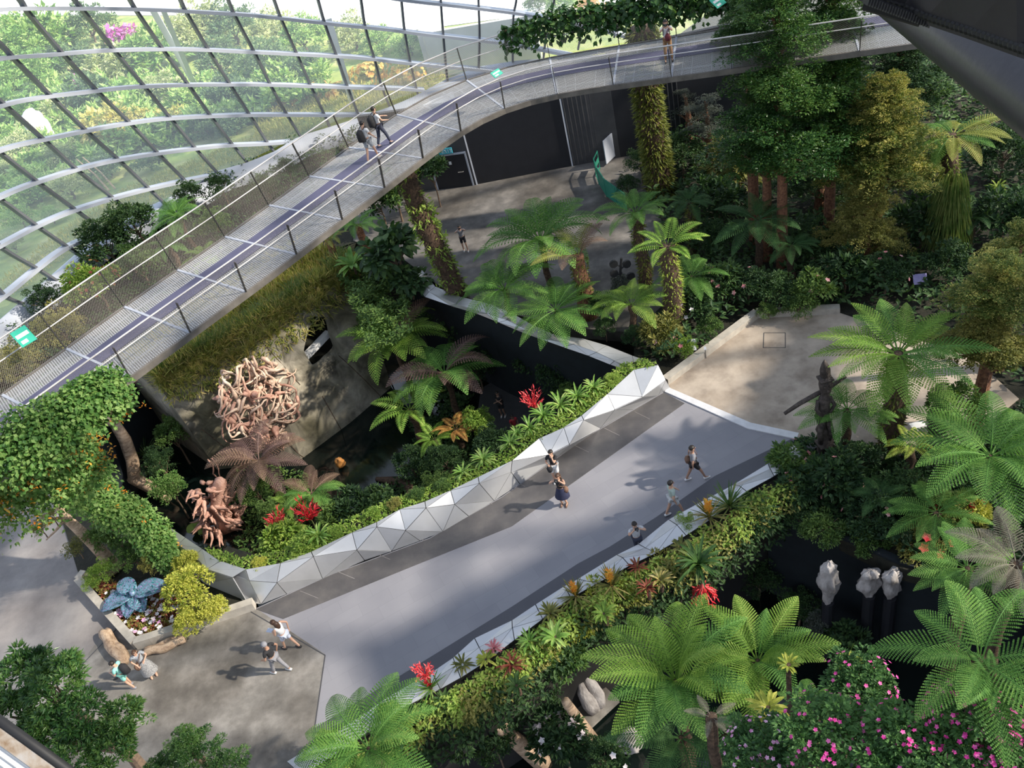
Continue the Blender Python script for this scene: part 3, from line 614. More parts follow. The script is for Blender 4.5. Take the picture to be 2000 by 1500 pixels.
# glazing: one curved sheet following the ring, split in panes by the grid
b = MB(); V = []; na = 60; nz = 10; zz = np.linspace(0.9, 19, nz)
for i in range(na):
    a = math.radians(35+(i/(na-1))*145)
    for z in zz:
        r = GR+1.0-0.10*z-0.012*z*z; V.append((GC.x+r*math.cos(a), GC.y+r*math.sin(a), z))
b.add(V, [(i*nz+k, i*nz+k+1, (i+1)*nz+k+1, (i+1)*nz+k) for i in range(na-1) for k in range(nz-1)])
b.build('glazing', M['glass'], win, True)

# glass roof of the dome, above and behind the viewpoint
b = MB(); V = []; na = 72; nz = 14; RX, RY, RZ, CY = 50.0, 60.0, 52.0, 12.0
def roofp(a, z): f = math.sqrt(max(0, 1-(z/RZ)**2)); return (2.85+RX*f*math.cos(a), CY+RY*f*math.sin(a), z)
zs = [17+(51.5-17)*math.sin(PI/2*j/(nz-1)) for j in range(nz)]
for i in range(na):
    for z in zs: V.append(roofp(2*PI*i/na, z))
b.add(V, [(i*nz+k, ((i+1) % na)*nz+k, ((i+1) % na)*nz+k+1, i*nz+k+1) for i in range(na) for k in range(nz-1)])
b.build('roof_glazing', M['roofglass'], win, True)
b = MB()
for i in range(0, na):
    for k in range(nz-1):
        b.beam(V[i*nz+k], V[(i*nz+k+1)], .45, .5)
        if k % 2 == 0: b.beam(V[i*nz+k], V[((i+1) % na)*nz+k], .3, .4)
b.build('roof_ribs', M['steel'], win)
# added deck, unseen at upper right, placed to throw shade across the ramp
uw = empty('shade_deck', (33, 9, 25), 'added unseen deck high at the right that shades the ramp', 'walkway', kind='structure')
b = MB(); b.beam((-6, -2.5, 0), (8, 1.5, 0), 2.6, .35); b.beam((8, 1.5, 0), (20, 12, 1), 2.6, .35); b.build('deck', M['edge'], uw)

# outdoors: turf, white pavement, pale wall
b = MB(); b.add([(-260, 30, -0.05), (-30, 30, -0.05), (-28, 48, -0.05), (-15, 61.5, -0.05), (0, 67, -0.05), (30, 64, -0.05), (60, 50, -0.05), (200, 50, -0.05), (200, 400, -0.05), (-260, 400, -0.05)], [(0, 1, 2, 3, 4, 5, 6, 7, 8, 9)])
struct('floor_turf', b, M['grass_out'], 'yellowish turf outside the glass', cat='floor')
b = MB(); b.add([(*G(-300, 42)[:2], 0), (*G(100, 30)[:2], 0), (*G(420, 30)[:2], 0), (*G(640, 45)[:2], 0), (*G(800, 60)[:2], 0), (*G(1100, 20)[:2], 0), (*G(1300, 20)[:2], 0), (200, 420, 0), (-300, 420, 0)], [tuple(range(9))])
struct('floor_outdoor', b, M['white_pave'], 'bright white ground far outside the glass', cat='floor')

# ------------------------------------------------------------ elevated walkway
WZ = 10.0
near_px = [(208, 778), (250, 738), (326, 686), (395, 630), (465, 580), (520, 549), (591, 485), (653, 438), (719, 397), (771, 350), (827, 308), (882, 267), (917, 239), (950, 217), (990, 201), (1032, 191), (1075, 182), (1152, 173), (1231, 161), (1314, 151), (1398, 139)]
far_px = [(0, 771), (94, 708), (232, 604), (302, 556), (367, 514), (492, 425), (608, 341), (664, 300), (771, 222), (825, 187), (886, 151), (955, 132), (1025, 118), (1096, 107), (1169, 97), (1247, 83), (1405, 59), (1451, 50)]
nearP = [G(x, y, WZ) for x, y in near_px]; farP = [G(x, y, WZ) for x, y in far_px]
WID = 3.5
def smooth(P, k=2):
    for _ in range(k): P = [P[0]]+[(P[i-1]+P[i]*2+P[i+1])/4 for i in range(1, len(P)-1)]+[P[-1]]
    return P
nd = (nearP[8]-nearP[0]).normalized(); nearX = [nearP[0]-nd*11, nearP[0]-nd*5.5]+nearP[1:]
ne = (nearP[-1]-nearP[-4]).normalized(); nearX += [nearP[-1]+ne*4, nearP[-1]+ne*9]
nearX = smooth(resamp(smooth(resamp(nearX, 60), 6), 42), 2)
fx0 = (farP[6]-farP[0]).normalized(); farX = [farP[0]-fx0*9, farP[0]-fx0*4]+farP[1:]; fe = (farP[-1]-farP[-4]).normalized(); farX += [farP[-1]+fe*4, farP[-1]+fe*9]
farD = smooth(resamp(farX, 160), 8)
nearS = nearX
def closest(p):
    return min(farD, key=lambda q: (q-p).length)
farS = []
for i, p_ in enumerate(nearS):
    t = (nearS[min(i+1, len(nearS)-1)]-nearS[max(i-1, 0)]).normalized(); n_ = Vector((-t.y, t.x, 0))
    best = min(farD, key=lambda q: abs((q-p_).dot(t))+(100 if (q-p_).dot(n_) < 0 else 0)); farS.append(p_+n_*(best-p_).dot(n_))
farS = smooth(farS, 3)
wk = empty('elevated_walkway', (0, 0, WZ), 'long elevated steel walkway with see-through grating and wire mesh railings', 'walkway')
def WL(p): return (p.x, p.y, p.z-WZ)
NS = len(nearS)
for i in range(NS-1):
    a, b_, c, d = nearS[i], nearS[i+1], farS[i+1], farS[i]
    if i % 2 == 0:
        pan = MB(); i2 = min(i+2, NS-1); pts = [[nearS[k].lerp(farS[k], t) for t in (0.02, 0.45)]+[nearS[k].lerp(farS[k], t) for t in (0.69, 0.98)] for k in range(i, i2+1)]
        V = [WL(p) for row in pts for p in row]; pan.add(V, [(r*4+s, r*4+s+1, r*4+s+5, r*4+s+4) for r in range(len(pts)-1) for s in (0, 2)])
        pan.build('grating_panel', M['grate'], wk)
        cb = MB(); cb.beam(WL(a-Vector((0, 0, .03))), WL(d-Vector((0, 0, .03))), 0.09, 0.1); cb.build('cross_beam', M['steel'], wk)
b = MB(); V = [WL(nearS[k].lerp(farS[k], t)+Vector((0, 0, .012))) for k in range(NS) for t in (0.45, 0.69)]
b.add(V, [(2*k, 2*k+1, 2*k+3, 2*k+2) for k in range(NS-1)])
b.add([(v[0], v[1], v[2]-.06) for v in V], [(2*k, 2*k+2, 2*k+3, 2*k+1) for k in range(NS-1)]); b.build('centre_strip', M['strip'], wk)
# faint inner frame lattice under the grating
b = MB()
for t in (0.19, 0.72, 0.86):
    for k in range(NS-1): b.beam(WL(nearS[k].lerp(farS[k], t)-Vector((0, 0, .06))), WL(nearS[k+1].lerp(farS[k+1], t)-Vector((0, 0, .06))), 0.035, 0.06)
for k in range(NS-1):
    for q in (0.33, 0.66):
        p1 = nearS[k].lerp(nearS[k+1], q); p2 = farS[k].lerp(farS[k+1], q); b.beam(WL(p1-Vector((0, 0, .06))), WL(p2-Vector((0, 0, .06))), 0.03, 0.05)
b.build('stiffener_lattice', M['steel'], wk)
for name, row in (('edge_beam', nearS), ('edge_beam', farS)):
    b = MB()
    for k in range(NS-1): b.beam(WL(row[k]-Vector((0, 0, .09))), WL(row[k+1]-Vector((0, 0, .09))), 0.1, 0.22)
    b.build(name, M['edge'], wk)
b = MB()
for t in (0.25, 0.75): b.tube([WL(nearS[k].lerp(farS[k], t)-Vector((0, 0, .45))) for k in range(NS)], 0.16, 8)
b.build('girder', M['post'], wk)
nP = []; fP = []
for side, row, oth, hh, lean in (('n', nearS, farS, 1.25, 0.22), ('f', farS, nearS, 1.45, 0.25)):
    tops = []; mids = []
    for k in range(NS):
        o_ = (row[k]-oth[k]).normalized(); tp = row[k]+o_*lean+Vector((0, 0, hh)); tops.append(tp if side == 'f' else tp-o_*.12+Vector((0, 0, .08)))
        mids.append(row[k]+o_*lean*0.6+Vector((0, 0, hh*0.6)) if side == 'f' else row[k]+o_*lean*0.9+Vector((0, 0, hh*0.80)))
        if k % 2 == 0:
            b = MB(); b.beam(WL(row[k]), WL(tp), 0.03, 0.09, up=(o_.x, o_.y, 0)); b.build('post', M['post'], wk)
    b = MB(); b.tube([WL(p) for p in tops], 0.028, 6); b.build('handrail', M['rail'], wk)
    b = MB(); b.tube([WL(p) for p in mids], 0.022, 6); b.build('handrail', M['rail'], wk)
    b = MB(); V = [WL(p) for k in range(NS) for p in (row[k], tops[k])]; b.add(V, [(2*k, 2*k+1, 2*k+3, 2*k+2) for k in range(NS-1)]); b.build('wire_infill', M['wire'], wk)
    if side == 'f': ftops = tops
    else: ntops = tops
# moss clad columns carry it (built with the plants)
def notice(px, py, label, k, sx=0.5, sy=0.62):
    p_ = farS[k]; q = min(range(NS), key=lambda i: (Vector(G(px, py, WZ+1.4))-ftops[i]).length); p_ = G(px, py, WZ+1.45)
    r = empty('safety_sign', p_, label, 'sign'); r.rotation_euler = (math.radians(40), 0, math.radians(38))
    b = MB(); b.box((0, 0, 0), (sx, sy, 0.02)); b.build('sign_panel', M['sign_g'], r)
    b = MB(); b.box((0, sy*0.1, 0.013), (sx*0.8, sy*0.22, 0.006)); b.box((-sx*.15, -sy*0.28, 0.013), (sx*0.4, sy*0.2, 0.006)); b.build('sign_print', M['whitep'], r)
    return r
notice(46, 657, 'small green and white notice on the far walkway railing at the left edge', 0)
notice(970, 143, 'green notice on the walkway railing near the bend', 0, 0.5, 0.3)
notice(1402, 3, 'small turquoise notice on the far railing in the hanging vines at the top', 0, 0.7, 0.5)

# ------------------------------------------------------------ grey rock pavilion with window
tp = [G(300, 738, 1.2), G(395, 690, 1.2), G(490, 640, 1.2), G(590, 575, 1.2), G(690, 505, 1.2)]
bt = [G(430, 925, LOW-.3), G(500, 918, LOW-.3), G(592, 908, LOW-.3), G(690, 835, LOW-.3), G(768, 768, LOW-.3)]
pav = empty('rock_pavilion', (0, 0, LOW), 'grey faceted rock pavilion rising from the pond with grass on its roof', 'pavilion')
NU, NV = 110, 70
def pavp(u, v):
    a = u*4; i = min(int(a), 3); t = a-i
    T0 = tp[i].lerp(tp[i+1], t); B0 = bt[i].lerp(bt[i+1], t); p_ = T0.lerp(B0, v)
    bulge = math.sin(PI*v)*0.5*math.sin(PI*u)
    f = noise.noise(Vector((p_.x*0.45, p_.y*0.45, p_.z*0.45)))*0.9+abs(noise.noise(Vector((p_.x*1.1, p_.y*1.1, p_.z*1.1))))*0.35
    return p_+Vector((0.4, -0.9, 0.15))*(bulge+f*math.sin(PI*min(1, v*1.4+.05)))*0.8
# window opening: the part of the grid whose picture position falls in the trapezoid is left open (a real hole)
# given as u,v corners of the opening
def in_win(u, v):
    q = WQ
    c = False; j = len(q)-1
    for i in range(len(q)):
        if ((q[i][1] > v) != (q[j][1] > v)) and (u < (q[j][0]-q[i][0])*(v-q[i][1])/(q[j][1]-q[i][1])+q[i][0]): c = not c
        j = i
    return c
def PX(p):
    q = BASIS.T @ np.array([p[0], p[1], p[2]-H]); return q[0]/q[2]*F+1000, q[1]/q[2]*F+750
def uv_of(px, py):
    best = min(((u/100, v/100) for u in range(101) for v in range(101)), key=lambda w: math.hypot(*(a-c for a, c in zip(PX(pavp(*w)), (px, py))))); return best
WQ = [uv_of(*p_) for p_ in ((607, 617), (632, 621), (651, 677), (608, 712), (593, 686))]
def seg_near(p_, a, c):
    d = (c[0]-a[0], c[1]-a[1]); t = ((p_[0]-a[0])*d[0]+(p_[1]-a[1])*d[1])/(d[0]**2+d[1]**2+1e-12); t = min(1, max(0, t)); return (a[0]+d[0]*t, a[1]+d[1]*t)
b = MB(); V = []; Fc = []; GR_ = {}
for i in range(NU+1):
    for j in range(NV+1):
        u, v = i/NU, j/NV; c_ = min((seg_near((u, v), WQ[k], WQ[(k+1) % 5]) for k in range(5)), key=lambda w: math.hypot((w[0]-u)*NU, (w[1]-v)*NV))
        if math.hypot((c_[0]-u)*NU, (c_[1]-v)*NV) < 0.62 and 0 < i < NU: u, v = c_
        GR_[i, j] = (u, v); V.append(tuple(pavp(u, v)-Vector((0, 0, LOW))))
for i in range(NU):
    for j in range(NV):
        cu = [GR_[i, j], GR_[i+1, j], GR_[i+1, j+1], GR_[i, j+1]]
        if in_win(sum(c[0] for c in cu)/4, sum(c[1] for c in cu)/4): continue
        k = i*(NV+1)+j; Fc.append((k, k+1, k+NV+2, k+NV+1))
b.add(V, Fc); b.build('rock_face', M['cliff'], pav)
# roof, sides, dark interior
b = MB(); tl = [tuple(pavp(i/20, 0)) for i in range(21)]; bk = [Vector(t)+Vector((-3.2, 4.2, -0.1)) for t in (tl[0], tl[5], tl[10], tl[15], tl[20])]
n = len(tl); V = [(p_[0], p_[1], p_[2]-LOW) for p_ in tl]+[(Vector(p_)+Vector((-3.2, 4.0, 0.2))-Vector((0, 0, LOW))) for p_ in tl]
b.add([tuple(v) for v in V], [(i, i+1, n+i+1, n+i) for i in range(n-1)])
for s in (0, 20):
    e = [pavp(s/20, j/10)-Vector((0, 0, LOW)) for j in range(11)]; e2 = [p_+Vector((-3.0, 3.8, 0)) for p_ in e]
    b.add([tuple(p_) for p_ in e+e2], [(j, j+1, 12+j, 11+j) for j in range(10)])
b.build('roof_slab', M['cliff'], pav)
b = MB(); w0 = pavp(WQ[4][0]-.02, WQ[4][1]+.05)-Vector((0, 0, LOW)); w1 = pavp(WQ[2][0]+.02, WQ[2][1]-.05)-Vector((0, 0, LOW)); back = Vector((-.25, .45, 0))
b.beam(w0+Vector((0, 0, -.35))+back, w1+Vector((0, 0, -.05))+back, .35, 0.3)
for t_ in (.5, .75, 1.0): b.beam(w0+Vector((0, 0, t_))+back*2, w1+Vector((0, 0, t_+.35))+back*2, .05, 0.05)
b.build('stair_inside', M['whitep'], pav)
b = MB()
for u0, u1, v0, v1 in ((.06, .38, .02, .55), (.38, .52, .55, .98), (.38, .30, .55, .98), (.5, .6, .02, .5), (.8, .93, .5, .95), (.06, .2, .55, .98), (.67, .70, .66, .98)):
    b.tube([pavp(u0+(u1-u0)*t/8, v0+(v1-v0)*t/8)-Vector((0, 0, LOW)) for t in range(9)], 0.025, 4)
b.build('rock_seam', M['bark'], pav)

PAVN = Vector((0.45, -0.75, 0.35)).normalized()
# root ball relief on the rock face
def wig(p, d, L, n, amp, bias=None):
    out = [Vector(p)]; d = Vector(d).normalized()
    for i in range(n):
        d = (d+Vector((random.uniform(-1, 1), random.uniform(-1, 1), random.uniform(-1, 1)))*amp+(bias(out[-1]) if bias else Vector())).normalized(); out.append(out[-1]+d*L/n)
    return out
rb = empty('driftwood_root_sculpture', min((pavp(u/40, v/40) for u in range(41) for v in range(41)), key=lambda w: math.hypot(PX(w)[0]-492, PX(w)[1]-778))+Vector((.25, -.4, .2)), 'large round tangle of pale polished roots mounted on the rock pavilion', 'sculpture')
c0 = rb.location.copy(); R0 = 2.15
view = -Vector(c0-Vector((0, 0, H))).normalized(); ax = Vector((0.86, 0.5, 0)).normalized(); face_n = Vector((0.45, -0.75, 0.35)).normalized(); ax = (ax-face_n*ax.dot(face_n)).normalized(); ay = face_n.cross(ax)
random.seed(11)
for gi in range(98):
    r = R0*math.sqrt(random.random()); a = random.uniform(0, 2*PI); p_ = ax*r*math.cos(a)*0.95+ay*r*math.sin(a)*1.1+face_n*random.uniform(0.05, 0.75)
    th_ = random.uniform(0, 6.28); tang = ax*math.sin(th_)+ay*math.cos(th_)+face_n*0.2
    def bias(q):
        rr = (q-face_n*q.dot(face_n)); out = Vector()
        if rr.length > R0*0.9: out -= rr.normalized()*0.45
        h_ = q.dot(face_n); out += face_n*(-(h_-0.45)*0.7); return out
    P = wig(p_, tang, random.uniform(1.4, 3.4), 12, 0.42, bias); r0 = random.uniform(0.05, 0.115)
    b = MB(); b.tube(P, [r0*(1-0.75*i/12)*(1+0.25*math.sin(i*1.7)) for i in range(13)], 6)
    b.build('root', M['rootw'] if gi % 4 else M['rootp'], rb, True)
for gi in range(9):   # knotty burls in the tangle
    a = random.uniform(0, 2*PI); r = random.uniform(0.3, 1.8); p_ = ax*r*math.cos(a)+ay*r*math.sin(a)+face_n*0.55
    P = wig(p_, Vector((random.random()-.5, random.random()-.5, random.random()-.5)), 0.7, 7, 0.3); b = MB(); b.tube(P, [0.05, 0.12, 0.19, 0.21, 0.17, 0.12, 0.09, 0.03], 8, jit=0.12); b.build('burl', M['rootp'], rb, True)
P = wig(ay*-1.9+face_n*.2, ay*-1+ax*0.15, 1.2, 8, 0.2); b = MB(); b.tube(P, [0.22, .2, .18, .16, .14, .12, .1, .07, .03], 7); b.build('trunk_stub', M['rootp'], rb, True)

# ------------------------------------------------------------ foliage builders
def frond_mesh(name, npin=24, npinl=7, elev=35, droop=75, wide=0.30, gap=0.0, simple=False, bip=True):
    """unit length fern frond along +X: arching rib, pinnae with toothed pinnules"""
    mb = MB(); S = 30; P = [np.zeros(3)]; ang = math.radians(elev); T = []
    for i in range(S):
        a = ang-math.radians(droop)*((i+0.5)/S)**1.3; T.append(np.array([math.cos(a), 0, math.sin(a)])); P.append(P[-1]+T[-1]/S)
    P = np.array(P); T = np.array(T+[T[-1]])
    mb.tube([tuple(p_) for p_ in P[::3]], [0.011*(1-0.08*i) for i in range(len(P[::3]))], 4, cap=False)
    pos = []; dr_ = []; nn = []; Ls = []; Ws = []
    for k in range(npin):
        s = 0.12+0.88*(k+0.5)/npin; fi = s*S; i = min(int(fi), S-1); p0 = P[i]+(P[i+1]-P[i])*(fi-i); t = T[i]
        up = np.array([-t[2], 0, t[0]]); prof = math.sin(PI*min(1, (s*0.94)**1.15))**0.75 if s > .05 else 0
        q_ = (s-0.12)/0.88; prof = (min(1, 0.45+q_*2.2)*(1-q_**2.2))**0.9
        L = wide*max(prof, 0.03)
        ang2 = math.radians(72-28*s)
        for sd in (1, -1):
            d = t*math.cos(ang2)+np.array([0, sd, 0])*math.sin(ang2); d = d+up*0.12; d /= np.linalg.norm(d)
            if not bip or simple:
                pos.append(p0); dr_.append(d-np.array([0, 0, .12])); nn.append(up); Ls.append(L); Ws.append(0.88/npin*1.05 if not simple else 0.88/npin*1.1); continue
            m_ = max(2, int(round(npinl*max(prof, 0.25)))); side2 = np.cross(up, d)
            for j in range(m_):
                tt = (j+0.3)/m_; q = p0+d*L*tt-np.array([0, 0, 1])*L*0.16*tt*tt; l2 = (0.88/npin)*0.46*(1-0.5*tt)
                for s2 in (1, -1):
                    pos.append(q); dr_.append(d*0.75+side2*s2); nn.append(up); Ls.append(l2*1.2); Ws.append(L/m_*0.95)
            pos.append(p0+d*L*0.72-np.array([0, 0, 1])*L*0.09); dr_.append(d-np.array([0, 0, .25])); nn.append(up); Ls.append(L*0.33); Ws.append(L*0.055+.004)
            pos.append(p0); dr_.append(d); nn.append(up); Ls.append(L*0.9); Ws.append(0.010)
    leaves(mb, pos, dr_, nn, Ls, Ws, 0.08)
    return mb.mesh(name)
FR = {'arch': [frond_mesh('frond', 21, 9, e, d, wide=.225) for e, d in ((38, 80), (28, 62), (45, 100))],
      'flat': [frond_mesh('frond', 22, 9, e, d, wide=.22) for e, d in ((22, 45), (15, 40), (30, 60))],
      'big': [frond_mesh('frond', 24, 13, e, d, wide=0.25) for e, d in ((35, 70), (25, 60), (42, 85))],
      'open': [frond_mesh('frond', 17, 1, e, d, wide=0.24, bip=False) for e, d in ((40, 75), (28, 60), (48, 90))],
      'hang': [frond_mesh('frond', 22, 6, e, d, wide=.2) for e, d in ((5, 70), (-15, 60), (20, 110))]}
def fern(px, py, z, r_px, zg, label, mat='fern', n=13, style='arch', trunk='bark', tr=0.13, lean=(0, 0), cat='tree fern', name='tree_fern', group=None, mix=None, pitch=(-12, 14), skip=None, moss=None, seed=None, fr=1.0, yaw0=None):
    if seed is not None: random.seed(seed)
    c = G(px, py, z); k = mpp(c); L = r_px*k*1.12*fr
    base = Vector((c.x+lean[0], c.y+lean[1], zg)); root = empty(name, base, label, cat, group)
    top = c-base
    if z-zg > 0.35:
        b = MB(); nseg = 8; P = [Vector((0, 0, 0)).lerp(top, i/nseg)+Vector((math.sin(i*1.3+px)*0.05, math.cos(i*1.1+py)*0.05, 0))*(0 if i in (0, nseg) else 1) for i in range(nseg+1)]
        b.tube(P, [tr*(1.45-0.45*i/nseg) for i in range(nseg+1)], 9, jit=0.1); b.build('trunk', M[trunk], root, True)
        if moss: mossy(root, P, tr*1.25, moss, int(170*max(1, z-zg)))
    else:
        b = MB(); b.tube([(0, 0, 0), tuple(top+Vector((0, 0, .05)))], [tr*1.2, tr*0.8], 8); b.build('rootstock', M[trunk], root)
    y0 = random.uniform(0, 2*PI) if yaw0 is None else yaw0
    if style in ('arch', 'flat') and n > 8: n = int(n*1.35)
    for i in range(n):
        ring = i % 3; yaw = y0+i*2.399; me = FR[style][(i*7+int(px)) % 3]; l = L*(1.0 if ring < 2 else 0.78)*random.uniform(0.86, 1.08)
        mm = M[mat]
        if mix and random.random() < mix[1]: mm = M[mix[0]]
        pt = math.radians(random.uniform(*pitch)+(ring-1)*-9)
        inst('frond', me, mm, root, tuple(top+Vector((math.cos(yaw), math.sin(yaw), 0))*tr*0.5), (random.uniform(-.25, .25), pt, yaw), (l, l, l))
    return root
def mossy(root, P, r, mat, n, leafl=0.22):
    b = MB(); P = [Vector(p_) for p_ in P]; m_ = len(P); idx = RNG.random(n)*(m_-1); pos = []; d = []; nn = []
    for x in idx:
        i = min(int(x), m_-2); p_ = P[i].lerp(P[i+1], x-i); a = random.uniform(0, 2*PI); o_ = Vector((math.cos(a), math.sin(a), 0)); pos.append(tuple(p_+o_*r*0.85)); d.append((o_.x, o_.y, random.uniform(-.9, .5))); nn.append((0, 0, 1))
    leaves(b, pos, np.array(d), np.array(nn)+RNG.normal(size=(n, 3))*.3, RNG.uniform(.5, 1.2, n)*leafl, leafl*0.28)
    return b.build('moss_cladding', M[mat], root)

def crown_mesh(name, n, leaf, wid, clumps=26, cr=0.3, flat=1.0, hollow=0.55, dirn='out', bl=False, seed=1, droop=0.2, asp=(1, 1, 1)):
    """unit radius crown: leaf clumps spread over a lumpy ball"""
    g = np.random.default_rng(seed); c = unit(g.normal(size=(clumps, 3))); c[:, 2] = np.abs(c[:, 2])*1.0-0.25*(c[:, 2] < 0)
    c = c*(hollow+(0.86-hollow)*g.random((clumps, 1))); c = c*np.array(asp); pick = g.integers(0, clumps, n)
    o_ = unit(g.normal(size=(n, 3))); o_[:, 2] = np.where(o_[:, 2] < -0.35, -o_[:, 2], o_[:, 2])
    sz = cr*(0.7+0.6*g.random(clumps))[pick][:, None]; pos = c[pick]+o_*sz*(0.45+0.55*g.random((n, 1)))**0.6
    pos[:, 2] *= flat
    d = o_*0.8+c[pick]*0.25+g.normal(size=(n, 3))*0.35; d[:, 2] -= droop; nr = o_*0.5+np.array([0, 0, 0.8])+g.normal(size=(n, 3))*0.3
    mb = MB(); Lf = leaf*(0.7+0.6*g.random(n)); Wf = wid*(0.7+0.6*g.random(n))
    (broad if bl else leaves)(mb, pos, d, nr, Lf, Wf)
    return mb.mesh(name)
CR = {'fine': [crown_mesh('foliage', 5600, 0.07, 0.034, 60, 0.17, seed=s, hollow=.4) for s in (1, 2)],
      'mid': [crown_mesh('foliage', 3600, 0.105, 0.056, 42, 0.21, seed=s, hollow=.45) for s in (3, 4, 5)],
      'coarse': [crown_mesh('foliage', 1300, 0.24, 0.11, 22, 0.3, seed=s) for s in (6, 7)],
      'needle': [crown_mesh('foliage', 6500, 0.085, 0.026, 64, 0.14, seed=s, droop=0.0, hollow=.35) for s in (8, 9)],
      'bold': [crown_mesh('foliage', 420, 0.34, 0.19, 16, 0.35, seed=s, bl=True) for s in (10, 11)],
      'whorl': [crown_mesh('foliage', 2600, 0.17, 0.055, 46, 0.17, seed=s, droop=0.1) for s in (12, 13)],
      'open': [crown_mesh('foliage', 1500, 0.10, 0.045, 30, 0.22, seed=s, hollow=0.35) for s in (14, 15)]}
def twigs(root, z0, r, h, m, n=7, tr=0.05):
    b = MB(); b.tube([(0, 0, 0), (r*.05, 0, z0*0.5), (0, r*.03, z0+h*0.2)], [tr*1.4, tr*1.1, tr], 7)
    for i in range(n):
        a = 2*PI*i/n+random.random(); e = Vector((math.cos(a)*r*0.62, math.sin(a)*r*0.62, z0+h*random.uniform(0.1, 0.7)))
        s_ = Vector((0, 0, z0*random.uniform(0.6, 1.0))); b.tube([s_, s_.lerp(e, 0.5)+Vector((0, 0, h*0.1)), e], [tr*0.7, tr*0.45, tr*0.15], 5)
    b.build('branches', m, root)
def shrub(px, py, z, r_px, label, mat='lf_mid', kind='mid', zg=0.0, h=1.0, cat='shrub', name='shrub', group=None, flowers=None, bark='twig', asp=(1, 1), tr=None, var=0):
    """crown centre at picture point, level z; stands on zg"""
    c = G(px, py, z); k = mpp(c); r = r_px*k; root = empty(name, (c.x, c.y, zg), label, cat, group)
    inst('foliage', CR[kind][(int(px)+var) % len(CR[kind])], M[mat], root, (0, 0, z-zg), (0, 0, random.uniform(0, 6.3)), (r*asp[0], r*asp[1], r*h))
    twigs(root, max(z-zg-0.2*r*h, 0.05), r, r*h, M[bark], tr=tr or max(0.02, r*0.035))
    if flowers:
        fm, nf, fs = flowers; v = rdir(nf, -0.1); v[:, 2] = np.abs(v[:, 2]); v = v*np.array([r*asp[0], r*asp[1], r*h])*RNG.uniform(.72, .97, (nf, 1)); v[:, 2] += z-zg
        b = MB(); pos = np.repeat(v, 5, 0); a = np.tile(np.arange(5)*2*PI/5, nf); up = np.repeat(unit(v-np.array([0, 0, z-zg])+np.array([0, 0, .3])), 5, 0)
        e1 = unit(np.cross(up, np.array([0.3, 1, 0.2]))); e2 = np.cross(up, e1); d = e1*np.cos(a)[:, None]+e2*np.sin(a)[:, None]+up*0.15
        leaves(b, pos+up*fs*.2, d, up, fs*0.62, fs*0.6, 0.02); b.build('blossoms', M[fm], root)
    return root
def rosette_mesh(name, n, L, W, up, droop, seed=1, seg=5):
    g = random.Random(seed); mb = MB()
    for i in range(n):
        a = i*2.399+g.uniform(-.2, .2); e = math.radians(g.uniform(*up)); l = L*g.uniform(.75, 1.05); P = []; q = Vector((0, 0, 0)); ang = e
        for k in range(seg+1):
            P.append(q.copy()); ang2 = ang-math.radians(droop)*((k+.5)/seg); q = q+Vector((math.cos(a)*math.cos(ang2), math.sin(a)*math.cos(ang2), math.sin(ang2)))*l/seg
        s = Vector((-math.sin(a), math.cos(a), 0)); V = []
        for k, p_ in enumerate(P):
            w = W*(0.55+0.9*math.sin(PI*(k/seg)**0.8)*0.5)*(1 if k < seg else 0.06); V += [tuple(p_-s*w/2+Vector((0, 0, w*.18))), tuple(p_), tuple(p_+s*w/2+Vector((0, 0, w*.18)))]
        mb.add(V, [(3*k+t, 3*k+t+1, 3*k+t+4, 3*k+t+3) for k in range(seg) for t in (0, 1)])
    return mb.mesh(name)
RO = {'strap': rosette_mesh('leaf_fan', 34, 1.0, 0.10, (25, 80), 75), 'spiky': rosette_mesh('leaf_fan', 46, 1.0, 0.05, (5, 80), 25, 2), 'brom': rosette_mesh('leaf_fan', 24, 1.0, 0.13, (20, 70), 55, 3),
      'nest': rosette_mesh('leaf_fan', 18, 1.0, 0.2, (30, 70), 60, 4), 'grass': rosette_mesh('leaf_fan', 60, 1.0, 0.018, (45, 88), 60, 5)}
def rosette(px, py, z, r_px, label, mat='strap', kind='strap', zg=None, spike=None, name='strap_leaf_plant', cat='plant', group=None, tilt=0.0):
    c = G(px, py, z); r = r_px*mpp(c)*1.1; root = empty(name, c if zg is None else (c.x, c.y, zg), label, cat, group); dz = 0 if zg is None else z-zg
    inst('leaf_fan', RO[kind], M[mat], root, (0, 0, dz), (tilt, 0, random.uniform(0, 6.3)), r)
    if dz > 0.05:
        b = MB(); b.tube([(0, 0, 0), (0.02, 0.02, dz*.5), (0, 0, dz+.05)], [0.07, 0.06, 0.05], 7); b.build('stem', M['bark'], root)
    if spike:
        sm, hh = spike; b = MB(); b.tube([(0, 0, dz), (0.02, 0.01, dz+r*hh)], [0.03*r+.01, 0.015*r+.005], 6)
        m_ = 60; tt = RNG.random(m_); a = RNG.random(m_)*6.28; pos = np.stack([np.zeros(m_), np.zeros(m_), dz+r*hh*(0.35+0.65*tt)], 1); d = np.stack([np.cos(a), np.sin(a), 0.6+0*a], 1); leaves(b, pos, d, np.array([0, 0, 1.0])+d*0, r*.22, r*.07); b.build('flower_spike', M[sm], root)
    return root
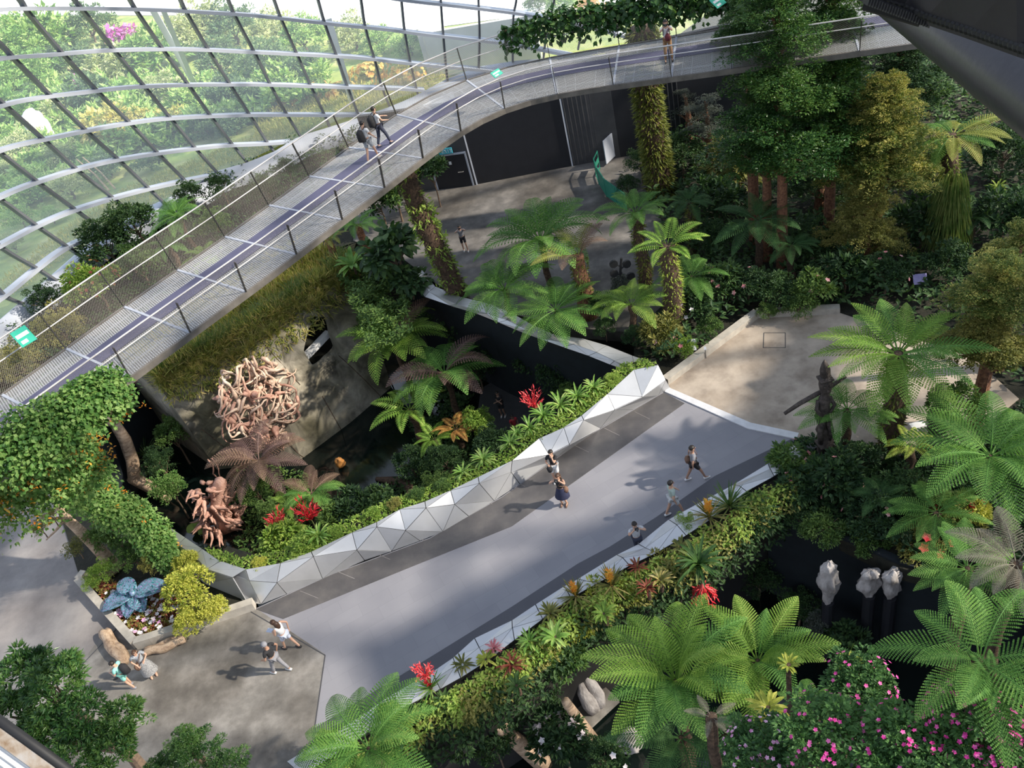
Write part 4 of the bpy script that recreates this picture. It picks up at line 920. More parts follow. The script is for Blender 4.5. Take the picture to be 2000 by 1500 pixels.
def heliconia(c, r, label, hang=False, zg=0.0, name='red_bract_flower', cat='flower', group=None):
    """spray of pointed red bracts on a branching stalk"""
    root = empty(name, c, label, cat, group); b = MB(); s = -1 if hang else 1
    for i in range(15):
        a = i*2.4; e = Vector((math.cos(a)*r*.5, math.sin(a)*r*.5, s*r*random.uniform(.2, 1.1))); P = [Vector((0, 0, 0)), e*0.5+Vector((0, 0, s*r*.1)), e]; b.tube(P, [.03*r, .02*r, .01*r], 4)
        m_ = 9; t = np.linspace(.25, 1, m_); pos = np.array([tuple(P[0].lerp(P[2], x)+Vector((0, 0, s*r*.06))) for x in t]); d = np.tile(np.array(e)/e.length, (m_, 1))+RNG.normal(size=(m_, 3))*.45; leaves(b, pos, d, np.array([0, 0, 1.0])+RNG.normal(size=(m_, 3))*.3, r*.27, r*.075)
    b.build('bracts', M['red'], root); g = MB(); g.tube([(0, 0, 0), (0, 0, -s*r*.6)], [.03*r, .045*r], 6); g.build('stalk', M['stem'], root)
    return root
def in_poly(x, y, q):
    c = False; j = len(q)-1
    for i in range(len(q)):
        if ((q[i][1] > y) != (q[j][1] > y)) and (x < (q[j][0]-q[i][0])*(y-q[i][1])/(q[j][1]-q[i][1])+q[i][0]): c = not c
        j = i
    return c
def cover(name, q, z, n, mat, label, leaf=0.16, w=0.5, hgt=0.7, cat='undergrowth', nscale=0.6, bl=False, upb=0.5, thick=0.5):
    """uncountable low foliage over a ground region"""
    xs = [p_[0] for p_ in q]; ys = [p_[1] for p_ in q]; pos = []
    while len(pos) < n:
        x = random.uniform(min(xs), max(xs)); y = random.uniform(min(ys), max(ys))
        if not in_poly(x, y, q): continue
        h_ = max(0, 0.5+noise.noise(Vector((x*nscale, y*nscale, z)))*1.1)*hgt
        pos.append((x, y, z+h_*(1-thick*random.random()**2)))
    pos = np.array(pos); d = RNG.normal(size=(n, 3)); d[:, 2] = np.abs(d[:, 2])*upb; nr = np.array([0, 0, 1.0])+RNG.normal(size=(n, 3))*.35
    c = pos.mean(0); c[2] = z; mb = MB(); (broad if bl else leaves)(mb, pos, d, nr, leaf*RNG.uniform(.6, 1.3, n), leaf*w)
    o = mb.build(name, M[mat], None, loc=tuple(c)); return tag(o, label, cat, None, 'stuff')
def vine_along(P, rad, n, leaf, mat, label, name='climbing_vine', cat='vine', hang=0.0, stemr=0.03, zflat=1.0, flowers=None, group=None, bend=None, squash=None):
    P = [Vector(p_) for p_ in P]; base = P[0].copy(); root = empty(name, base, label, cat, group)
    R_ = rad if hasattr(rad, '__len__') else [rad]*len(P); pos = []; outs = []; m_ = len(P)
    for _ in range(n):
        x = random.random()*(m_-1); i = min(int(x), m_-2); t = x-i; p_ = P[i].lerp(P[i+1], t); r = R_[i]*(1-t)+R_[i+1]*t
        o_ = Vector((random.gauss(0, 1), random.gauss(0, 1), random.gauss(0, 1))).normalized(); o_.z = o_.z if o_.z > -.5 else -o_.z
        q = p_+Vector((o_.x, o_.y, o_.z*zflat))*r*(random.random()**0.3)*(1+0.35*noise.noise(p_*0.9+o_)); q.z -= hang*random.random()**2
        pos.append(tuple(q-base)); outs.append(tuple(o_))
    pos = np.array(pos); o_ = np.array(outs); d = o_*0.4+RNG.normal(size=(n, 3))*.6; d[:, 2] -= 0.5; nr = o_*0.9+np.array([0, 0, .7])+RNG.normal(size=(n, 3))*.25
    b = MB(); leaves(b, pos, d, nr, leaf*RNG.uniform(.6, 1.25, n), leaf*.72, .05); b.build('foliage', M[mat], root)
    b = MB()
    for k in range(4): b.tube([P[i]-base+Vector((random.uniform(-.3, .3), random.uniform(-.3, .3), random.uniform(-.3, .3)))*R_[i]*.6 for i in range(m_)], stemr, 5)
    b.build('vine_stems', M['twig'], root)
    if flowers:
        fm, nf, fs = flowers; ii = RNG.integers(0, n, nf); nc = 7; pp = np.repeat(pos[ii]+o_[ii]*.28, nc, 0); dd = RNG.normal(size=(nf*nc, 3)); b = MB(); leaves(b, pp+RNG.normal(size=pp.shape)*fs*.4, dd, np.array([0, 0, 1.0])+dd*.2, fs*.8, fs*.4); b.build('blossoms', M[fm], root)
    return root

# ------------------------------------------------------------ outdoors beyond the glass
random.seed(21)
def outdoor(px, py, r_px, label, mat, kind, h=0.9, zc=None, flowers=None, asp=(1, 1)):
    # crown centre seen at px,py; it stands on the turf
    z = 0.5
    for _ in range(12):
        c = G(px, py, z); r = r_px*mpp(c); z = max(0.3, r*h*0.42)
    return shrub(px, py, z, r_px, label, mat, kind, 0.0, h, flowers=flowers, asp=asp, name='garden_shrub' if r_px < 50 else 'garden_tree', cat='shrub' if r_px < 50 else 'tree')
OUT = [(30, 110, 62, 'out_a', 'mid', 'bright green tree outside the glass at the far left, second pane row'), (105, 75, 55, 'out_a', 'coarse', 'fresh green tree outside the glass just left of the pink orchids'),
 (175, 60, 46, 'out_b', 'mid', 'dark green tree outside the glass behind the pink orchids'), (240, 105, 40, 'out_p', 'coarse', 'pale palm-like bush below the pink orchids outside the glass'),
 (300, 120, 48, 'out_a', 'coarse', 'green bush left of the white leaning struts outside'), (390, 70, 60, 'out_p', 'mid', 'hazy pale tree right of the white leaning struts'), (455, 60, 52, 'out_b', 'mid', 'hazy dark tree in the row below the bright ground'),
 (530, 75, 50, 'out_p', 'mid', 'pale feathery tree outside above the darker hedge'), (590, 80, 46, 'out_a', 'mid', 'green tree outside left of the white slanting pole'), (690, 75, 44, 'out_p', 'mid', 'pale green tree right of the white slanting pole'),
 (745, 88, 34, 'out_a', 'mid', 'bright green shrub above the orange flower bank'), (800, 92, 34, 'out_a', 'mid', 'rounded green shrub near the pale concrete wall'), (840, 96, 22, 'out_a', 'mid', 'small green shrub touching the pale concrete wall'),
 (430, 130, 50, 'out_b', 'mid', 'dark hedge tree in the third pane row, centre'), (520, 135, 52, 'out_b', 'mid', 'dense dark tree outside, left of the slanting pole foot'), (600, 140, 42, 'out_b', 'mid', 'dark green shrub at the foot of the slanting pole'),
 (440, 190, 48, 'out_b', 'mid', 'dark shadowed hedge outside in the fourth pane row'), (500, 195, 38, 'out_b', 'mid', 'dark shrub left of the orange grasses'), (230, 150, 42, 'out_p', 'coarse', 'yellowish palm clump near the small pink blossom'),
 (60, 160, 56, 'out_a', 'mid', 'leafy green tree left of the small pink orchids'), (140, 130, 46, 'out_b', 'mid', 'deep green tree between the two pink orchid groups'), (180, 205, 46, 'out_b', 'coarse', 'dark drooping shrub above the feathery palm'),
 (265, 200, 44, 'out_a', 'coarse', 'spiky green shrub in the fourth pane row'), (325, 190, 42, 'out_p', 'mid', 'pale twiggy shrub outside, fourth pane row'), (370, 205, 32, 'out_a', 'mid', 'little round topped tree outside the glass'),
 (20, 235, 50, 'out_a', 'coarse', 'large leaved green bush left of the white rock'), (60, 205, 34, 'out_b', 'mid', 'green shrub above the white rock'), (130, 235, 34, 'out_p', 'coarse', 'grassy bush right of the white rock'),
 (220, 265, 44, 'out_y', 'coarse', 'yellow green bush in the fifth pane row'), (290, 245, 40, 'out_y', 'mid', 'yellowish shrub beside the bright golden fronds'), (355, 240, 30, 'out_y', 'coarse', 'bright golden fronds outside the glass'),
 (60, 300, 52, 'out_p', 'fine', 'pale round shrub below the white rock'), (125, 315, 42, 'out_p', 'fine', 'pale mounded shrub beside the feathery palm'), (400, 255, 32, 'out_b', 'mid', 'dark shrub right of the golden fronds'), (455, 245, 36, 'out_b', 'mid', 'dark green bush above the flower bank, centre'),
 (20, 345, 38, 'out_p', 'fine', 'pale shrub at the left edge, sixth pane row'), (70, 375, 42, 'out_a', 'fine', 'green shrub low outside near the left edge'), (135, 370, 42, 'out_p', 'fine', 'speckled shrub above the turf bank'), (210, 330, 36, 'out_b', 'mid', 'dark shrub behind the bent brown stems'),
 (290, 320, 30, 'out_b', 'mid', 'dark green low shrub above the yellow grass'), (40, 430, 34, 'out_a', 'fine', 'dark green little shrub near the lower left panes'), (100, 425, 26, 'out_a', 'fine', 'small green bush on the turf slope'), (25, 480, 30, 'out_p', 'fine', 'pale low shrub at the bottom left panes'),
 (1150, 20, 34, 'out_o', 'fine', 'orange flowering bush outside behind the hanging vines'), (1050, 8, 26, 'out_b', 'mid', 'dark shrub seen at the top behind the glass'), (1100, 14, 30, 'out_a', 'mid', 'green bush at the top beside the orange bush')]
for px, py, r, m_, kd, lb in OUT: outdoor(px, py, r*1.28, lb, m_, kd)
for px, py, r, lb, asp in ((790, 150, 46, 'bank of orange and yellow grasses right of the slanting pole', (1.6, .8)), (720, 142, 34, 'orange tipped flowering grasses near the slanting pole', (1.5, .8)), (600, 190, 40, 'yellow orange grass bank in the lower panes', (1.7, .7)),
                           (660, 185, 36, 'golden flower bank beside the dome base', (1.5, .7)), (560, 205, 30, 'reddish yellow grasses at the left of the flower bank', (1.4, .8))):
    o = outdoor(px, py, r, lb, 'out_y', 'needle', 0.6, asp=asp, flowers=('out_o', 60, 0.45))
q = [tuple(G(x, y)[:2]) for x, y in [(500, 240), (700, 175), (880, 150), (840, 180), (700, 225), (600, 262), (500, 318)]]
cover('flowering_grass', q, 0, 5000, 'out_y', 'yellow green grass bank outside against the dome base', 0.55, .14, .5, cat='grass', upb=2.0)
q = [tuple(G(x, y)[:2]) for x, y in [(300, 350), (440, 290), (560, 250), (560, 290), (440, 330), (370, 370), (250, 430), (170, 480), (80, 545), (20, 590), (0, 560), (90, 480), (200, 400)]]
cover('turf_grass', q, 0, 7000, 'out_y', 'sunlit yellow green grass strip curving along the dome base', 0.4, .16, .35, cat='grass', upb=1.6)
q = [tuple(G(x, y)[:2]) for x, y in [(0, 200), (250, 170), (450, 175), (650, 150), (650, 200), (440, 260), (200, 330), (0, 440)]]
cover('shrubbery', q, 0, 36000, 'out_a', 'mixed green planting outside filling the gaps between shrubs', 0.75, .38, 2.0, cat='planting', upb=1.0)
def orchid_bunch(px, py, z, r, label, n=26):
    c = G(px, py, z); root = empty('orchid_display', c, label, 'flowers'); k = mpp(c)*r; b = MB(); pos = RNG.normal(size=(n, 3))*np.array([k*.55, k*.2, k*.4]); pp = np.repeat(pos, 5, 0)
    d = RNG.normal(size=(n*5, 3)); leaves(b, pp, d, RNG.normal(size=(n*5, 3)), k*.35, k*.25); b.build('blossoms', M['orchid'], root)
    g = MB(); g.tube([(0, 0, -z), (0.1, 0, -z*.4), (0, 0, 0)], [.08, .06, .04], 6); g.build('stem', M['stem'], root)
orchid_bunch(240, 68, 4.0, 30, 'big bunch of pink orchids outside the glass', 40); orchid_bunch(155, 162, 2.5, 20, 'smaller pink orchid bunch lower left outside', 20); orchid_bunch(172, 137, 2.6, 9, 'single small pink blossom above the lower orchid bunch', 8)
def rockm(name, c, rx, ry, rz, label, m='rockp', cat='rock', seed=0, seg=26, rough=0.35, stretch=1.0, kind=None, taper=0.0):
    mb = MB(); V = []; nr = seg; nz = seg//2+4
    for j in range(nz+1):
        ph = PI*j/nz
        for i in range(nr):
            a = 2*PI*i/nr; v = Vector((math.sin(ph)*math.cos(a), math.sin(ph)*math.sin(a), math.cos(ph))); f = max(.45, 1+rough*noise.noise(Vector((v.x*1.6+seed, v.y*1.6, v.z*1.3*stretch)))*1.1+rough*.6*noise.noise(Vector((v.x*5+seed, v.y*5, v.z*2)))+(.10*math.sin(a*6+2*noise.noise(v*2)*3+seed) if taper else 0))
            tp__ = 1-taper*(1-v.z)/2+(.12*math.sin(v.z*7+seed) if taper else 0); V.append((v.x*rx*f*tp__, v.y*ry*f*tp__, v.z*rz*(1+.3*(f-1))+rz*.96))
    mb.add(V, [(j*nr+i, (j+1)*nr+i, (j+1)*nr+(i+1) % nr, j*nr+(i+1) % nr) for j in range(nz) for i in range(nr)])
    o = mb.build(name, M[m], None, True); o.location = c; tag(o, label, cat, None, kind); return o
M['whiterock'] = surf('white_rock', [(0.6, 0.6, 0.6), (0.8, 0.8, 0.8)], 1.5, 0.8, bump=.5)
rockm('white_rock', G(97, 290, 0), 1.2, .9, 1.9, 'white sculptural rock among shrubs outside the glass', 'whiterock', 'rock', 3)
for pts, lb, w in (([G(392, 185, 0), G(296, 15, 10)], 'white leaning strut outside the glass, left of the pair', .5), ([G(388, 185, 0), G(318, 18, 10)], 'white leaning strut outside the glass, right of the pair', .4), ([G(690, 205, 0), G(640, 35, 8)], 'white slanting pole outside the middle panes', .5)):
    b = MB(); c = pts[0].copy(); b.beam(pts[0]-c, pts[1]-c, w, .25); o = b.build('slanting_strut', M['whitep']); o.location = c; tag(o, lb, 'strut')
b = MB(); a, c = G(850, 150, 0), G(1060, 118, 0); b.beam((a.x, a.y, 1.8), (c.x, c.y, 1.8), .4, 3.6); b.beam((a.x-.3, a.y, 1.8), (a.x+2, a.y+12, 1.8), .4, 3.6)
tag(b.build('pale_wall', M['pale'], None, loc=tuple(a)), 'pale concrete wall outside the glass above the walkway bend', 'wall', None, 'structure')
for px, py, h_, lb in ((205, 330, 3, 'bent brown stems of a palm outside, sixth pane row'), (60, 300, 2, 'thin bare stem outside near the left panes')):
    c = G(px+15, py+40, 0); b = MB()
    for s in (-.3, .2): b.tube([(s, 0, 0), (s-.4, .1, h_*.5), (s-1.0, 0, h_)], [.08, .06, .04], 5)
    o = b.build('bare_stems', M['drift']); o.location = c; tag(o, lb, 'stems')

# ------------------------------------------------------------ bushes between glass and walkway
random.seed(31)
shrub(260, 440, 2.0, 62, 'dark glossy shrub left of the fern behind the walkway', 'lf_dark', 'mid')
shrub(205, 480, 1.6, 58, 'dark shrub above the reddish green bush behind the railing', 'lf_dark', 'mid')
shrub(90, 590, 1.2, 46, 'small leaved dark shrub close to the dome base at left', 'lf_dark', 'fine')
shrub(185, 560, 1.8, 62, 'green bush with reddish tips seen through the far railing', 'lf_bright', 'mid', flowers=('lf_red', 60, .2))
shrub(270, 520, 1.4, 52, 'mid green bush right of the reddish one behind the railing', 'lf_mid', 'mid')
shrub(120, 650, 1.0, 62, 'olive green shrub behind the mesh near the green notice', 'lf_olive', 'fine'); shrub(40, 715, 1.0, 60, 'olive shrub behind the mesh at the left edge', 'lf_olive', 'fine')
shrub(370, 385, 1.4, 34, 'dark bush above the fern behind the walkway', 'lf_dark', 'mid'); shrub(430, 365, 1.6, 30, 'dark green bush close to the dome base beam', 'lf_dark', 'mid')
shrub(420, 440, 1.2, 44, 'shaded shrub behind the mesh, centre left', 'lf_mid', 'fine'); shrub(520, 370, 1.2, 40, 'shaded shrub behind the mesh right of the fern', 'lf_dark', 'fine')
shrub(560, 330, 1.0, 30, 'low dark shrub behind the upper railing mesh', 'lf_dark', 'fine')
fern(345, 420, 3.0, 66, 0, 'green tree fern behind the walkway near the dome base', 'fern', 14, trunk='bark'); fern(330, 480, 1.6, 48, 0, 'shaded fern partly under the walkway mesh', 'fern', 11)
fern(400, 500, 1.8, 52, 0, 'fern seen through the railing mesh below the tree fern', 'fern_bright', 10)
q = [tuple(G(x, y)[:2]) for x, y in [(-200, 800), (0, 650), (150, 560), (300, 430), (450, 340), (600, 290), (760, 260), (760, 330), (620, 400), (400, 560), (200, 700), (0, 860), (-200, 960)]]
cover('undergrowth', q, -.05, 14000, 'lf_dark', 'low dark planting between the dome base and the walkway', .25, .45, 1.2)

# ------------------------------------------------------------ columns and trees under the walkway
def column(c, zt, r, label, mat='moss', barkm='bark_red', nleaf=900, name='planted_column', lean=(0, 0), leafl=.28, bushy=None):
    root = empty(name, c, label, 'column'); P = [Vector((lean[0]*i/8+.06*math.sin(i), lean[1]*i/8, (zt-c[2])*i/8)) for i in range(9)]
    b = MB(); b.tube(P, [r*(1+.08*math.sin(i*2)) for i in range(9)], 14, jit=.08); b.build('trunk', M[barkm], root, True)
    mossy(root, P, r*1.15, mat, nleaf, leafl)
    return root
cA = G(899, 590, 0); column(cA, 9.4, .48, 'thick bark clad column with ferns beneath the walkway bend', 'bark', 'bark', 2200, leafl=.17, lean=(-.9, 0))
b = MB(); m_ = 160; zz_ = RNG.uniform(.5, 8.5, m_); a = RNG.random(m_)*6.28; pos = np.stack([cA.x+np.cos(a)*.5-.9*zz_/9.4, cA.y+np.sin(a)*.5, zz_], 1); 
leaves(b, np.repeat(pos, 6, 0)+RNG.normal(size=(m_*6, 3))*.08, RNG.normal(size=(m_*6, 3))+np.repeat(np.stack([np.cos(a), np.sin(a), 0*a], 1), 6, 0), RNG.normal(size=(m_*6, 3))+np.array([0, 0, 1.]), .3, .09)
o = b.build('creeper', M['lf_bright'], None, loc=tuple(cA)); tag(o, 'green ferny creeper growing on the bark clad column', 'creeper')
cB = G(1290, 385, 0); column(cB, 9.4, .62, 'tall moss and fern clad column right of the charcoal wall', 'moss', 'bark', 3200, leafl=.4)
fern(700, 440, 3.0, 56, 0, 'fern under the walkway left of the bark clad column', 'fern', 11, trunk='bark_red', tr=.2); fern(640, 470, 2.4, 46, 0, 'pale fern tucked below the walkway edge', 'fern_yellow', 9, trunk='bark_red', tr=.18)
shrub(765, 370, 2.2, 50, 'bright leaved shrub behind the bark clad column', 'lf_mid', 'coarse'); shrub(840, 335, 2.4, 36, 'dark bush between the bark clad column and the exit door', 'lf_dark', 'coarse')
shrub(740, 400, 1.4, 40, 'dark bush in the shade under the walkway', 'lf_dark', 'coarse'); shrub(770, 505, 2.0, 62, 'dark large leaved shrub left of the bark clad column', 'lf_dark', 'bold'); shrub(800, 560, .8, 42, 'big leaved shrub at the pit edge', 'lf_dark', 'bold')
# green wall on the pavilion right flank
q = [tuple(G(x, y, 1)[:2]) for x, y in [(640, 500), (720, 480), (790, 545), (800, 640), (720, 680), (690, 600)]]
cover('wall_planting', q, .2, 5000, 'lf_mid', 'bright mossy planting over the pavilion right flank', .25, .4, 1.5, cat='planting', nscale=1.0)
shrub(735, 590, -.3, 46, 'feathery green shrub on the right flank of the pavilion', 'lf_mid', 'needle', zg=-2.5); shrub(720, 640, -1.6, 34, 'lower green shrub beside the pavilion window', 'lf_mid', 'needle', zg=-4.8)
rosette(690, 520, 1.6, 44, 'bird nest fern at the right top of the pavilion roof', 'strap', 'nest', zg=1.1, cat='fern', name='nest_fern')
# grasses along pavilion roof
random.seed(41); G_LAB = 'clump of tall yellow green grass on the rock pavilion roof'
k = 0
for u in np.linspace(0.02, .98, 26):
    for off in (0.0, .06, .13):
        p_ = pavp(u, off*random.uniform(.7, 1.2)); r = random.uniform(.8, 1.3); me = RO['grass']
        root = empty('grass_clump', (p_.x, p_.y, p_.z), G_LAB, 'grass', 'grass clumps along the pavilion roof')
        inst('leaf_blades', me, M['grass' if (k*7) % 3 else 'grass_green'], root, rot=(0, 0, random.uniform(0, 6)), sc=(r, r, r*1.25)); k += 1
q = [tuple((pavp(u, 0)+Vector((.25, -.35, 0)))[:2]) for u in np.linspace(0, 1, 12)]+[tuple((pavp(u, 0)+Vector((-3.0, 3.8, 0)))[:2]) for u in np.linspace(1, 0, 12)]
cover('roof_grass', q, 1.1, 12000, 'grass', 'dry golden grass carpet on the rock pavilion roof', .6, .1, .55, cat='grass', upb=2.2)
b = MB(); n = 3000; uu = RNG.random(n); vv = RNG.random(n)**1.6*.24; pos = np.array([tuple(pavp(a_, b_)) for a_, b_ in zip(uu, vv)]); d = np.tile([.35, -.6, -.3], (n, 1))+RNG.normal(size=(n, 3))*.6; leaves(b, pos, d, RNG.normal(size=(n, 3))+np.array([0, 0, 1.]), .42, .07)
o = b.build('trailing_grass', M['grass'], None, loc=tuple(pavp(.5, 0))); tag(o, 'rusty grass trailing over the upper rock face', 'grass', None, 'stuff')

# ------------------------------------------------------------ big vine mass at the left with orange blossoms
random.seed(51)
V1 = [G(-60, 905, 11.4), G(40, 862, 11.4), G(110, 815, 11.4), (G(170, 775, 11.3)), G(222, 742, 11.2)]
vine_along(V1, [.75, .8, .8, .7, .45], 11000, .145, 'lf_vine', 'leafy vine swallowing the near edge of the walkway at the left', hang=.9, name='walkway_vine')
V2 = [G(-40, 960, 8.6), G(50, 915, 8.8), G(120, 880, 8.6), G(150, 860, 8.2)]
vine_along(V2, [.9, 1.0, .9, .5], 10000, .15, 'lf_vine', 'thick hanging vine with orange blossoms below the walkway edge', hang=1.8, name='flowering_vine', flowers=('orange', 230, .17))
V3 = [G(95, 905, 6.5), G(150, 950, 5.2), G(205, 990, 3.8), G(270, 1010, 2.4), (G(305, 1060, 1.3)), G(335, 1095, .8)]
vine_along(V3, [.9, .9, .85, .8, .75, .6], 14000, .15, 'lf_vine', 'broad green vine sweeping down to the silver planter end', hang=.5, name='sweeping_vine', flowers=('orange', 40, .15))
vine_along([G(5, 935, 7.6), G(40, 945, 7.0), G(80, 960, 6.5)], [.45, .5, .3], 700, .18, 'lf_olive', 'wispy branch crowded with orange blossoms at the left edge', name='blossom_branch', flowers=('orange', 190, .17))
vine_along([G(232, 760, 9.0), G(242, 785, 8.4), G(246, 800, 7.9)], .35, 220, .2, 'lf_mid', 'loose vine tips with orange flowers right of the big vine', name='vine_tips', flowers=('orange', 30, .15))
# hanging vine over the far railing top right
P = [p_+Vector((0, 0, .1)) for i, p_ in enumerate(ftops) if 0 < i and G(900, 95, WZ+1.4).x < p_.x < 16]
vine_along(P, [.12]+[.5]*(len(P)-2)+[.6], 5200, .3, 'lf_deep', 'dark green vine draped along the far railing at the top', hang=1.0, name='railing_vine')
# bare trunk at left and driftwood
def trunk(name, P, R_, m, label, cat='tree', seg=10, jit=.12, extra=None):
    P = [Vector(p_) for p_ in P]; root = empty(name, P[0], label, cat); c = P[0].copy(); b = MB(); b.tube([p_-c for p_ in P], R_, seg, jit=jit); b.build('trunk', M[m], root, True)
    for E, RR in (extra or []):
        b = MB(); b.tube([Vector(p_)-c for p_ in E], RR, 7, jit=jit); b.build('branch', M[m], root, True)
    return root
trunk('leaning_tree', [G(228, 1115, 0), G(205, 1085, .7), G(160, 1040, 1.8), G(128, 1010, 2.6), G(108, 975, 3.4), G(100, 945, 4.2)], [.4, .27, .2, .17, .14, .08], 'drift', 'leaning grey brown tree trunk beside the flower bed', extra=[([G(130, 1012, 2.6), G(100, 1015, 2.9), G(78, 1005, 3.3)], [.1, .07, .03]), ([G(128, 1012, 2.6), G(110, 1035, 2.4), G(90, 1055, 2.2)], [.08, .05, .02]), ([G(200, 1120, .3), G(188, 1128, .5), G(178, 1115, .9)], [.06, .05, .02])])
for px, py, z, r, lb in ((80, 1035, 2.2, 26, 'thin sprig of needles on the leaning tree'), (150, 1075, 1.6, 30, 'light green tuft below the leaning tree'), (100, 1010, 3.2, 24, 'sparse leaf tuft at a branch of the leaning tree')):
    shrub(px, py, z, r, lb, 'lf_olive', 'open', zg=z-.5)
trunk('driftwood_arch', [G(330, 975, -4.6), G(285, 945, -4.4), G(262, 935, -4.0), G(258, 900, -3.0), G(246, 860, -1.8), G(225, 825, -.8), G(195, 812, -.4), G(168, 815, -.2)], [.2, .32, .36, .33, .3, .28, .24, .08], 'drift', 'pale gnarled driftwood arch in the pond left of the pavilion', 'driftwood', jit=.2,
      extra=[([G(222, 825, -.8), G(205, 798, -.1), G(203, 775, .5)], [.22, .15, .05]), ([G(215, 815, -.6), G(235, 790, 0), G(248, 775, .4)], [.14, .1, .04]), ([G(262, 935, -4.0), G(240, 940, -4.2)], [.25, .1])])
rockm('pond_bank', (G(230, 880, LOW).x, G(230, 880, LOW).y, LOW-.7), 1.6, 1.2, .5, 'low bank in the pond under the driftwood arch', 'conc', 'bank', 4)
for i, (px, py, r, kd, m_, lb) in enumerate([(335, 850, 40, 'mid', 'lf_mid', 'leafy shrub below the left edge of the pavilion'), (310, 905, 40, 'needle', 'lf_dark', 'dark reedy bush beside the driftwood arch'), (330, 955, 40, 'mid', 'lf_vine', 'round green creeper mound at the end of the driftwood arch'),
      (285, 790, 30, 'open', 'lf_mid', 'loose small leaved shrub above the driftwood arch'), (340, 810, 26, 'mid', 'lf_bright', 'bright tuft at the corner of the rock face')]):
    shrub(px, py, -2.8, r, lb, m_, kd, zg=LOW)
for i, (px, py, lb) in enumerate([(290, 895, 'reed tuft right of the driftwood arch'), (318, 920, 'reed tuft nearest the dark green pond')]): rosette(px, py, -4.2, 46, lb, 'grass_green', 'grass', zg=LOW-.05, name='reed_tuft', cat='reeds')

# ------------------------------------------------------------ flower bed at the lower left
random.seed(61)
shrub(370, 1150, 1.0, 56, 'bright yellow green shrub beside the blue orchid sculpture', 'lf_yellow', 'mid', zg=.1, h=.9); shrub(420, 1190, .7, 34, 'small yellow flowering shrub at the corner of the bed', 'lf_yellow', 'mid', zg=.1); shrub(370, 1215, .6, 34, 'yellow green shrub at the front edge of the bed', 'lf_yellow', 'mid', zg=.1)
shrub(365, 1105, .9, 34, 'pale yellow shrub leaning on the silver planter end', 'lf_yellow', 'mid', zg=.1)
shrub(255, 1085, 1.0, 46, 'dark green bush behind the blue orchid sculpture', 'lf_mid', 'needle', zg=.1); shrub(200, 1120, .8, 34, 'light green bush left of the blue orchid sculpture', 'lf_bright', 'fine', zg=.1); shrub(300, 1095, .9, 34, 'olive needle bush above the blue orchid sculpture', 'lf_olive', 'needle', zg=.1)
shrub(215, 1040, 1.4, 48, 'dense green shrub behind the leaning trunk', 'lf_mid', 'mid', zg=.1); shrub(180, 1140, .6, 22, 'pale green sprig at the left tip of the bed', 'lf_bright', 'fine', zg=.1)
bedp = [tuple(G(x, y, .1)[:2]) for x, y in [(185, 1150), (270, 1248), (330, 1235), (390, 1215), (350, 1170), (280, 1165), (215, 1135)]]
cover('bedding_foliage', bedp, .08, 3500, 'lf_red', 'low reddish green bedding foliage under the white blooms', .14, .55, .25, cat='bedding')
def bloom_mesh():
    b = MB(); a = np.arange(6)*PI/3; d = np.stack([np.cos(a), np.sin(a), .35+0*a], 1); leaves(b, np.zeros((6, 3)), d, np.tile([0, 0, 1.], (6, 1)), .5, .45, .05); b.tube([(0, 0, -1.0), (0, 0, 0)], [.04, .05], 5); return b.mesh('bloom')
BLM = bloom_mesh(); nb = 0
while nb < 90:
    px, py = random.uniform(190, 350), random.uniform(1150, 1245); w_ = G(px, py, .35)
    if not in_poly(w_.x, w_.y, bedp): continue
    o = inst('bedding_flower', BLM, M['white_p' if random.random() < .7 else 'pink'], None, w_, (random.uniform(-.3, .3), random.uniform(-.3, .3), random.uniform(0, 6)), random.uniform(.16, .26))
    tag(o, 'small white or pink bloom in the triangular bed beneath the blue orchid sculpture', 'flower', 'white and pink blooms in the triangular bed'); nb += 1
# blue orchid sculpture
m, nt, out = nm('iridescent_blue'); M['irid'] = m; L = nt.links; tc = N_(nt, 'ShaderNodeTexCoord'); no = N_(nt, 'ShaderNodeTexNoise', Scale=7.0, Detail=8.0, Distortion=2.0); L.new(tc.outputs['Object'], no.inputs['Vector'])
col = ramp(nt, no.outputs[0], [(.36, (.01, .015, .05)), (.44, (.04, .34, .34)), (.5, (.25, .04, .22)), (.56, (.06, .38, .4)), (.66, (.35, .2, .5))]); p = N_(nt, 'ShaderNodeBsdfPrincipled', Roughness=.35, Metallic=.2); L.new(col, p.inputs['Base Color']); L.new(p.outputs[0], out.inputs[0])
orc = empty('orchid_sculpture', G(265, 1185, .1), 'large iridescent blue orchid sculpture standing in the flower bed', 'sculpture'); oc = G(262, 1158, .7)-orc.location
def petal(ang, Lp, Wp, lift, cup=.15):
    b = MB(); V = []; nu, nv = 12, 8; d = Vector((math.cos(ang), math.sin(ang), 0)); s = Vector((-d.y, d.x, 0))
    for i in range(nu+1):
        u = i/nu; w = Wp*math.sin(PI*u**.8)**.7*(1 if u < 1 else .02)+.03
        for j in range(nv+1):
            v = j/nv*2-1; rip = .04*math.sin(v*9+u*5); V.append(tuple(oc+d*Lp*u+s*w*v+Vector((0, 0, lift*u+cup*abs(v)**2*math.sin(PI*u)-.25*u*u*Lp+rip*u))))
    b.add(V, [(i*(nv+1)+j, i*(nv+1)+j+1, (i+1)*(nv+1)+j+1, (i+1)*(nv+1)+j) for i in range(nu) for j in range(nv)])
    o = b.build('petal', M['irid'], orc, True); mo = o.modifiers.new('thickness', 'SOLIDIFY'); mo.thickness = .03
petal(3.3, 1.4, .42, .1, .1); petal(2.3, .95, .32, .35, .1); petal(-.05, 1.4, .42, .2, .1); petal(4.35, .9, .34, -.15, .08); petal(5.15, .85, .34, -.15, .08)
